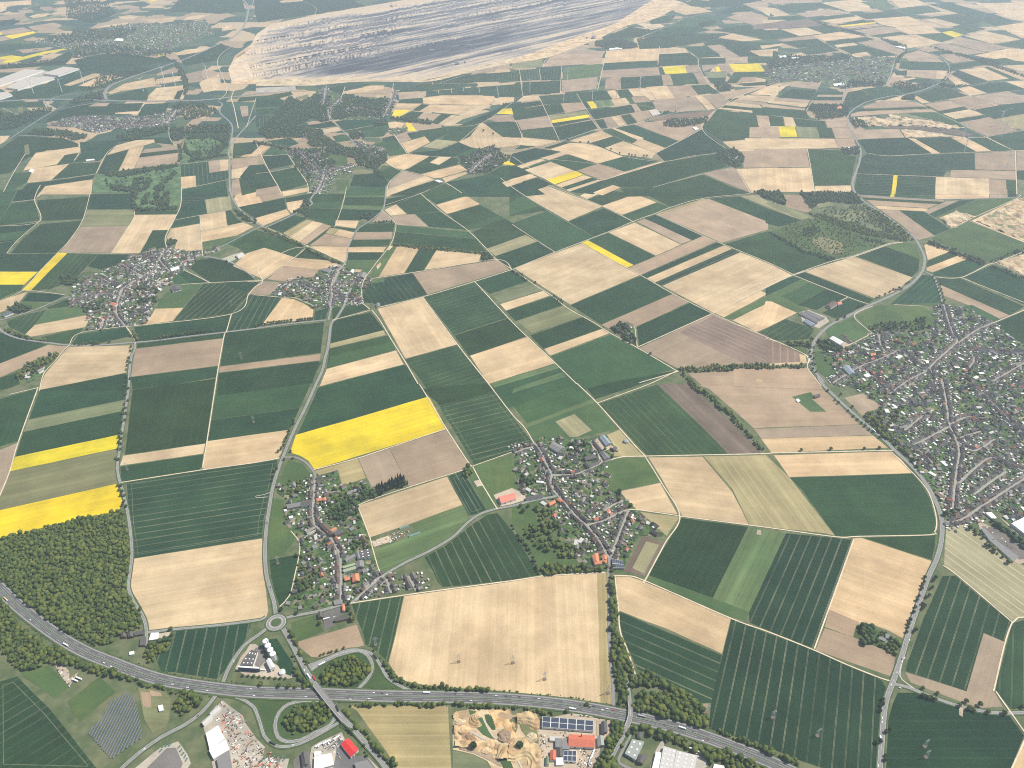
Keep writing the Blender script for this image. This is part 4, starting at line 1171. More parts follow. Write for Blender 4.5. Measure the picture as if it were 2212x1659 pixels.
WOODS = '''
# woods: name spacing radius hue tile pts  (hue d dark, f forest, y yellowgreen, c conifer)
forest 6.6 3.9 f 20 -20,1350 100,1320 400,1245 700,1165 860,1140 1080,1090 1110,1250 1140,1400 1130,1500 1090,1660 1100,1810 1180,1930 1225,2080 1235,2120 1180,2129 1000,2180 970,2240 830,2280 700,2200 480,2080 250,1910 100,1800 -20,1690
forest 6.8 3.9 f 30 -20,190 170,400 400,570 560,660 650,720 640,770 430,770 210,830 150,800 80,720 -20,640
forest 8 4 f 30 650,700 850,790 1100,860 1440,965 1470,1000 1400,990 1150,930 850,870 700,800
forest 8 4 f 30 1480,980 1790,1030 1760,1080 1600,1190 1540,1200 1500,1060
forest 8 4 y 30 1290,580 1350,590 1460,600 1440,640 1350,690 1340,740 1280,720 1260,640
forest 8 4 d 30 1340,560 1480,530 1490,570 1380,590
forest 7 4 y 31 560,850 740,740 850,690 930,730 990,800 960,870 850,950 700,970 580,960
forest 7 4 f 31 240,1230 330,1130 450,1090 600,1100 660,1160 640,1240 500,1320 300,1385 240,1310
forest 7 3.5 f 31 740,1095 1200,1095 1660,1105 1660,1130 1200,1125 770,1115
forest 7 4 f 31 740,1100 800,1190 950,1340 1100,1500 1240,1680 1190,1680 1040,1500 900,1350 760,1225
forest 8 4 d 31 700,1300 780,1290 860,1380 950,1480 1010,1580 950,1540 820,1390
forest 7 3.5 f 31 1670,1090 2212,1130 2600,1190 2590,1210 2212,1150 1670,1120
forest 7 4 f 31 280,470 330,570 430,720 480,770 440,775 380,700 290,560
forest 7 4 f 31 200,580 290,680 400,870 480,960 440,960 330,850 330,770 260,640
forest 7 3.5 f 31 1040,660 1150,800 1290,920 1500,965 1700,975 2212,1010 2212,1025 1700,1000 1450,985 1250,945 1130,840
forest 7 4.5 f 32 830,0 885,0 900,300 920,500 985,650 1050,800 1070,900 1160,830 1240,900 1450,1000 1640,1100 1690,1290 1640,1330 1500,1260 1080,1170 1060,1120 1100,1040 1200,1010 1370,1020 1350,970 1100,950 1030,980 1025,1090 1060,1140 1030,1180 1030,990 1000,880 975,880 985,1000 990,1080 900,1090 895,950 870,800 845,600 835,300
forest 7 4.5 y 32 1100,1130 1350,1130 1600,1230 1640,1300 1500,1250 1090,1165
forest 7 4.5 f 32 890,1300 970,1270 950,1360 890,1470 860,1560 930,1560 900,1680 700,1680 760,1560 800,1430 850,1350
forest 8 4.5 f 32 1080,1310 1240,1320 1400,1390 1560,1450 1800,1490 2000,1570 2212,1700 1750,1700 1640,1560 1500,1490 1300,1440 1220,1390
forest 8 4.5 f 32 1000,1330 1060,1290 1010,1400 960,1490 920,1470
forest 7 4 f 32 1720,1345 1860,1360 2212,1480 2300,1560 2212,1540 2000,1450 1820,1390
forest 7 4 f 33 0,1510 200,1580 260,1660 120,1660 0,1560
conifer_wood 6 3 c 21 1010,890 1280,805 1310,885 1150,930 1040,980
forest 8 4 d 21 620,1100 800,1010 1000,905 1050,965 980,990 860,1030 900,1090 880,1130 760,1160 640,1180
forest 8 5 f 21 1800,740 1870,720 1900,800 1850,830 1800,790
forest 7 3.5 d 31 310,90 400,30 500,30 500,90 390,130 305,145
orchard 13 4.5 f 22 240,1090 330,1090 430,1150 420,1250 300,1300 240,1280
forest 8 4.5 f 22 240,1590 330,1560 500,1580 700,1600 800,1560 830,1600 740,1640 300,1655
orchard 11 4.5 f 22 380,1390 700,1390 690,1470 520,1500 380,1490
orchard 11 4.5 d 22 500,480 600,490 650,560 520,620 440,600
orchard 11 4.5 d 22 40,810 230,790 210,870 80,870
forest 6 3 d 22 0,1190 60,1290 130,1400 190,1530 250,1640 235,1640 170,1530 100,1390 30,1270
forest 9 4.5 f 23 840,300 900,240 960,260 1040,340 1180,150 1160,210 1050,380 1150,540 1330,790 1470,1020 1480,1080 1400,900 1250,700 1060,500 930,400
forest 9 5 d 23 1510,1110 1640,1080 1620,1130 1520,1140
forest 9 5 d 23 1930,1190 2000,1230 2300,1410 2300,1460 2060,1340
orchard 12 4 f 23 1690,1190 1800,1270 1960,1440 2100,1540 2080,1560 1900,1420 1760,1290
forest 9 5 d 33 800,480 850,425 940,450 920,520 830,540
forest 9 5 d 33 800,560 930,540 900,590 820,580
forest 9 4.5 d 33 960,490 1050,490 1050,540 980,520
forest 9 4.5 f 33 1060,560 1170,570 1150,650 1090,640
forest 8 4 f 33 930,590 1060,610 1120,670 1080,680 990,630
forest 9 4.5 d 13 280,10 740,5 800,60 830,100 740,110 540,80 420,110 370,150
forest 9 3.8 f 13 340,180 480,200 700,270 900,330 1150,390 1290,420 1200,430 1030,410 800,370 560,280 400,220
forest 12 4 d 13 780,380 1000,440 1020,460 800,410
forest 12 4 d 13 300,330 400,300 450,340 380,390 310,380
orchard 14 3.5 f 13 700,120 830,110 1000,190 1180,330 1260,400 1150,400 900,300 780,230
forest 10 4 d 13 0,345 20,340 300,500 590,585 560,600 280,520
forest 10 5 d 13 1400,430 1600,500 1880,615 1860,640 1560,520 1370,450
forest 10 4 d 13 1930,640 2300,770 2300,800 1920,655
orchard 12 4 d 13 1890,620 2060,540 2300,460 2300,520
orchard 26 3 f 13 60,320 300,240 440,240 900,400 560,560 300,470
forest 10 6 d 13 -120,0 100,0 160,110 100,110 -20,60
forest 9 5 f 13 110,1290 330,1310 380,1240 400,1290 360,1350 200,1330
forest 9 5 d 13 420,1290 520,1290 650,1360 600,1400 460,1370
orchard 14 5 d 13 860,1190 1040,1130 1300,1110 1390,1080 1380,1180 1200,1220
forest 10 5 d 12 840,1190 930,1120 990,1150 1070,1230 1080,1330 1030,1320 960,1280
forest 9 4.5 f 12 1420,1520 1520,1520 2140,1490 2212,1495 2540,1500 2540,1520 2212,1525 1540,1560 1430,1540
forest 8 4 f 12 1460,1570 1560,1640 1600,1679 1750,1800 1900,1920 2000,2030 2100,2140 2190,2235 2160,2235 2060,2140 1960,2030 1860,1930 1720,1810 1520,1670
forest 8 3 d 12 0,670 80,710 150,760 140,780 60,730 0,690
forest 8 3 d 12 340,890 450,950 440,970 340,910
forest 10 5 d 10 530,740 600,720 680,770 640,810 540,810
orchard 12 5 d 10 1150,840 1250,830 1400,830 1380,880 1200,890
forest 10 5 f 10 150,1600 240,1490 480,1390 520,1400 420,1470 300,1570 160,1640
forest 9 5 d 10 1440,430 1480,405 1520,430 1500,470 1440,460
forest 10 5 d 10 80,1010 150,960 270,1000 260,1030 120,1060
forest 9 4 f 10 30,1185 200,1245 420,1295 420,1310 200,1265 30,1205
forest 9 4 d 10 720,980 890,960 900,1000 770,1040 720,1020
orchard 11 5 f 10 1120,1190 1170,1200 1190,1290 1150,1290
orchard 14 4.5 d 10 1160,960 1330,900 1370,960 1150,1010
orchard 14 4.5 d 10 1170,1100 1310,1040 1260,1130 1190,1140
forest 9 4 d 10 2000,145 2212,240 2212,275 2090,240
forest 9 4 f 11 40,315 200,370 440,470 420,480 200,400 40,330
forest 9 4 f 11 440,485 600,560 750,620 730,630 580,580 440,500
forest 9 4 f 11 1180,450 1500,480 1950,520 1960,540 1500,500 1180,465
forest 9 4.5 d 11 1930,580 1960,525 2030,530 2070,575 1930,600
forest 9 4.5 d 11 420,60 460,60 460,190 440,230 410,180 320,190 380,140
forest 9 4.5 d 11 900,230 920,190 1030,190 1030,210 970,250
forest 9 4 d 11 1020,258 1180,260 1180,270 1020,270
orchard 14 4.5 d 11 360,930 420,890 450,930 400,960
# golf + far
forest 10 5 d 00 850,1500 1100,1485 1400,1435 1550,1420 1550,1445 1300,1480 1080,1530 960,1525
forest 10 5 d 00 890,1520 940,1600 1100,1620 1250,1659 1150,1670 960,1645
forest 10 5 d 00 1270,1540 1310,1560 1270,1659 1220,1640
forest 10 5 d 00 1500,1480 1530,1500 1380,1650 1330,1640
forest 10 5 d 10 1140,0 1185,0 1175,145 1540,130 1540,160 1150,165
forest 10 5 d 10 1290,90 1400,60 1440,0 1470,0 1460,120 1350,130
forest 10 5 d 00 1570,1240 1650,1170 1990,1160 1980,1250 1820,1195 1620,1210
forest 10 5 d 00 1600,1220 1620,1320 1740,1310 1760,1380 1700,1390 1590,1320
forest 10 5 d 00 1800,1320 1980,1210 1960,1280 1820,1380
forest 13 6 d 00 230,1160 300,1120 560,1130 780,1180 640,1220 500,1180
orchard 15 6 d 00 1480,1110 1700,1090 1990,1080 1990,1150 1640,1160 1500,1230 1470,1150
orchard 17 6 d 00 1520,900 1700,890 1780,920 1900,960 1800,1010 1600,1040 1500,980
orchard 20 6 d 00 -20,960 150,1000 380,930 480,940 350,1010 180,1110 -20,1130
forest 13 6 d 00 1000,1180 1200,1120 1440,1100 1450,1140 1250,1190 1060,1230
orchard 30 7 d 00 560,0 900,20 1000,120 800,200 600,160
orchard 26 7 d 00 -20,580 380,525 560,540 300,570 -20,610
forest 14 6 d 00 1490,520 1530,540 1600,640 1640,760 1600,850 1590,730
orchard 27 7 d 00 640,420 800,390 1500,440 1480,480 1160,500 900,460 640,510
orchard 26 7 d 00 400,330 700,270 820,260 1200,250 1100,320 700,370 450,380
orchard 22 6 d 00 880,640 1180,610 1300,610 1050,680 900,760 700,800 800,740
forest 14 6 d 00 800,800 900,790 890,860 740,880 680,900 600,890
forest 11 5 d 01 30,1130 100,1060 180,980 250,900 280,840 400,880 520,820 640,830 640,1040 560,1060 500,1020 330,1090 560,1130 580,1160 680,1230 760,1280 1000,1290 1140,1330 1130,1400 1050,1470 880,1430 860,1370 650,1330 600,1270 470,1270 440,1200 380,1190 100,1200 30,1150
orchard 13 5 d 01 650,900 760,820 1030,870 1120,840 1200,870 1190,930 1110,1030 900,1000 660,1040 640,960
forest 11 5 d 01 810,1170 870,1145 940,1160 940,1200 830,1205
forest 11 5 d 01 1010,1070 1130,1045 1130,1080 1020,1100
forest 12 6 d 01 1170,1010 1350,1035 1530,1050 1520,1075 1340,1060 1160,1030
orchard 13 5 d 01 1750,1350 1830,1350 1950,1290 2060,1260 2130,1330 2230,1350 2140,1420 1990,1500 1850,1510 1780,1430
orchard 14 5 d 01 320,1330 470,1330 500,1460 460,1560 350,1460
forest 12 5 d 01 -20,1220 150,1250 300,1290 300,1310 150,1275 -20,1240
forest 11 5 d 01 1000,1420 1060,1480 1120,1540 1100,1550 1030,1490
forest 12 5 d 02 1310,1060 1400,1030 1550,1040 1690,1010 1690,1060 1560,1090 1400,1105 1310,1090
forest 11 5 d 02 1770,1310 1840,1300 1920,1290 2000,1360 2000,1400 1940,1450 1850,1420 1770,1360
forest 13 6 d 02 710,370 800,350 990,350 1080,390 1080,415 830,425 720,400
forest 15 6 d 02 1610,210 1750,180 1760,210 1640,240
forest 12 5 d 02 1745,720 1850,705 1920,770 1800,790 1750,750
forest 14 4 d 02 1080,332 1600,290 1600,300 1080,345
forest 12 5 d 03 330,930 400,905 640,910 690,930 690,1000 560,1030 430,1035 400,980
forest 12 5 d 03 640,1290 780,1270 800,1330 640,1345
forest 12 5 d 03 720,1040 800,1040 880,1100 740,1110
forest 12 6 d 03 1150,860 1200,825 1270,830 1260,865
orchard 17 6 d 03 0,540 120,480 300,490 720,480 700,520 400,540 120,580 0,610
orchard 17 6 d 03 640,770 820,750 1010,740 1000,720 700,700
orchard 15 5 d 03 1130,700 1250,730 1400,720 1440,735 1320,780 1180,800 1060,740
orchard 15 5 d 03 1470,730 1640,740 1720,740 1600,760 1500,760
forest 14 5 d 03 1380,395 1500,430 1650,470 1860,525 1980,570 2300,690 2300,700 1960,585 1850,540 1640,485 1480,440
forest 15 6 d 03 1830,510 1900,510 2000,540 2030,560 1900,570 1850,550
orchard 16 5 d 03 340,160 520,220 700,260 850,310 850,320 690,275 510,235
orchard 15 5 d 03 960,325 1060,350 1200,400 1210,430 1100,400
forest 14 5 d 03 1540,550 1580,610 1550,690 1480,735 1470,725 1540,680 1560,600
forest 12 5 d 03 1080,540 1120,490 1200,440 1210,450 1140,510 1100,560
orchard 24 3 f 13 80,330 300,250 440,230 600,300 820,400 1020,440 760,520 560,580 300,490
orchard 22 4 d 13 420,150 560,120 700,150 860,300 760,330 560,210
orchard 16 4 d 13 830,110 1000,190 1250,390 1100,380 930,290
orchard 40 5 d 00 900,1500 1560,1430 1550,1480 1450,1560 1330,1600 1180,1590 1000,1600
forest 10 5 d 00 1150,1560 1240,1530 1200,1640 1160,1640
forest 10 5 d 00 1410,1560 1440,1550 1410,1659 1380,1659
forest 10 5 d 10 1240,20 1290,10 1270,110 1230,110
forest 10 5 d 10 1330,0 1370,0 1390,50 1340,60
forest 10 5 d 00 1540,1250 1570,1250 1580,1390 1555,1400
forest 11 5 d 00 1640,1380 1980,1330 1980,1345 1640,1400
orchard 30 5 d 00 1650,1210 1950,1200 1960,1300 1800,1360 1700,1330
orchard 14 5 d 01 270,1290 620,1290 690,1420 640,1470 460,1480 340,1400
orchard 14 5 d 10 1000,960 1080,960 1050,1040 990,1030
orchard 12 4 f 22 130,1180 330,1320 420,1380 330,1450 180,1380 90,1250
orchard 14 4 f 21 620,930 900,890 980,900 800,990 640,1050
orchard 12 4 f 21 330,1480 560,1500 560,1700 360,1720
orchard 12 4 f 21 760,1280 960,1330 980,1420 860,1430 780,1360
orchard 13 4 f 21 280,830 490,800 480,960 270,980
orchard 11 3.5 f 33 820,430 1150,560 1150,640 1050,600 830,570
'''
TREES = '''
# individual trees: rowname | landmark text | hue | radius | tile pts (each point one tree)
avenue|avenue beside the striped rape fields|f|4.2|20 1085,20 1112,45 1090,95 1108,150 1078,180 1070,225 1090,215 1068,262 1092,262 1082,320 1055,335 1045,425 1060,435 1032,465 1050,480 1030,512 1048,525 1022,565 1045,572 1005,650 1028,660 1020,885 1050,885 1030,925 1060,935 1050,968 1080,970 1075,1020 1060,1055 1095,1065
avenue|avenue beside the pale left field|f|4.2|10 1135,1345 1130,1380 1115,1440 1105,1470 1100,1505 1130,1480 1095,1540 1100,1600 1095,1650 1125,1620
road|main road near the lone farmstead|d|4|33 1350,20 1345,60 1330,85 1325,115 1300,180 1285,215 1270,275 1255,320 1225,385 1210,420 1205,450 1195,490 1445,20 1425,45 1420,100 1400,115 1390,175 1365,190 1330,250 1350,265 1330,290 1275,470 1255,490
road|lower road south of the crossroads|d|4.3|33 990,1075 970,1125 990,1110 965,1172 1015,1355 1050,1335 935,1448 965,1435 1015,1560 1010,1595
road|bend road east of the crossroads|f|4.6|33 1335,975 1330,1045 1355,1050 1380,1060 1405,1065 1440,1075 1460,1020 1650,1128 1705,1095 1735,1155 1772,1170 1825,1120 1895,1185 2035,1195 2190,1140
lane|hedge between the two pale fields|y|5|23 285,580 540,572 828,568 958,562
road|road passing the big village fields|d|4|23 515,65 575,145 605,172 690,240 735,285 770,315 805,345 835,370 870,400 905,420 960,468 625,100 725,205
motorway|north verge of the motorway|f|5|31 45,945 200,960 285,965 345,965 425,965 1255,910 1275,925 1545,965 1610,955 1650,965 1905,978 2005,992 2860,1120 2685,1175
slip|slip road loop|f|3|31 560,690 590,677 630,668 655,660 700,650 760,628 1020,645
yard|paved yard near the roundabout|d|5|31 805,245 800,298 820,335 550,420 350,330 220,300
yardyellow|brown plot below the street yard|y|7|31 838,385
lane|forest lane beside the pale field|y|5|30 1215,300 1210,350 1220,405 1300,605 1335,668 1310,715 1480,470 1490,520
silo|silo yard fence line|f|3|31 -110,867 -65,870 -15,873 30,878 75,882 120,885 170,890 215,890 255,892
row|road south of the left village|f|5|10 1345,1275 1370,1265 1395,1272 1420,1262 1445,1255 1480,1250 1500,1248 1530,1243 1555,1245 1580,1240 1600,1230 1630,1235 1655,1225 1680,1228 1700,1215 1720,1218 1745,1215 1780,1210 1835,1203 655,1320 690,1325 720,1322 750,1318 790,1305 810,1325 840,1318 860,1315 950,1302
row|road west of the middle village|f|5|11 0,1165 25,1155 60,1148 80,1150 105,1140 130,1140 155,1135 180,1135 205,1132 225,1130 250,1125 275,1125 305,1118 360,1118 380,1115 400,1112 425,1108 450,1105 470,1105 490,1103
main|main road north of the yellow field|f|4.5|21 330,320 325,350 290,410 280,440 265,470 250,500 240,540 220,570 195,590 300,590 245,660 320,650 160,760 150,800 140,840 180,740
road|long bend road above the big village|d|4.5|13 935,920 960,910 1010,890 1050,870 1080,850 1100,855 1130,840 1150,850 1190,800 1210,790 660,1090 600,1110 780,1000 820,985
avenue|avenue entering the big village|d|4.2|13 1425,740 1440,770 1460,790 1475,810 1490,800 1470,840 1495,850 1480,870 1505,880 1485,905 1505,920 1520,945 1500,970 1515,965
road|road above the big village hedge|d|4.5|13 365,1350 395,1350 360,1390 390,1400 365,1430 390,1450 380,1490 400,1500 385,1540 415,1560
lone|pale field track|d|5|12 200,790
lone|dark green field corner|d|5|12 1195,1405
lone|hedge beside the branching village|d|6|22 925,960 925,945 1025,1062 918,1012
lone|red courtyard farm of the branching village|f|5|22 790,1560 820,1590 865,1620 870,1590 865,635
lone|salmon riding hall yard|y|6|22 120,860
loneorchard|meadow west of the branching village|f|5.5|22 75,1065 140,1065 210,1085 95,1110 160,1330 250,1420 330,1340
far|field path near the far hamlet|d|6|01 1965,1140 2050,1165 2140,910 2160,905
far|field path near the far wind turbines|d|6|02 855,1298 930,1330 1010,1345 1035,1350 1065,1350 1140,1355 1165,1355 480,1215 590,1235 660,1240 760,1260 800,1280 1345,975 1410,970 1320,980
sand|sand pit|d|7|31 1880,1480 2280,1480
'''
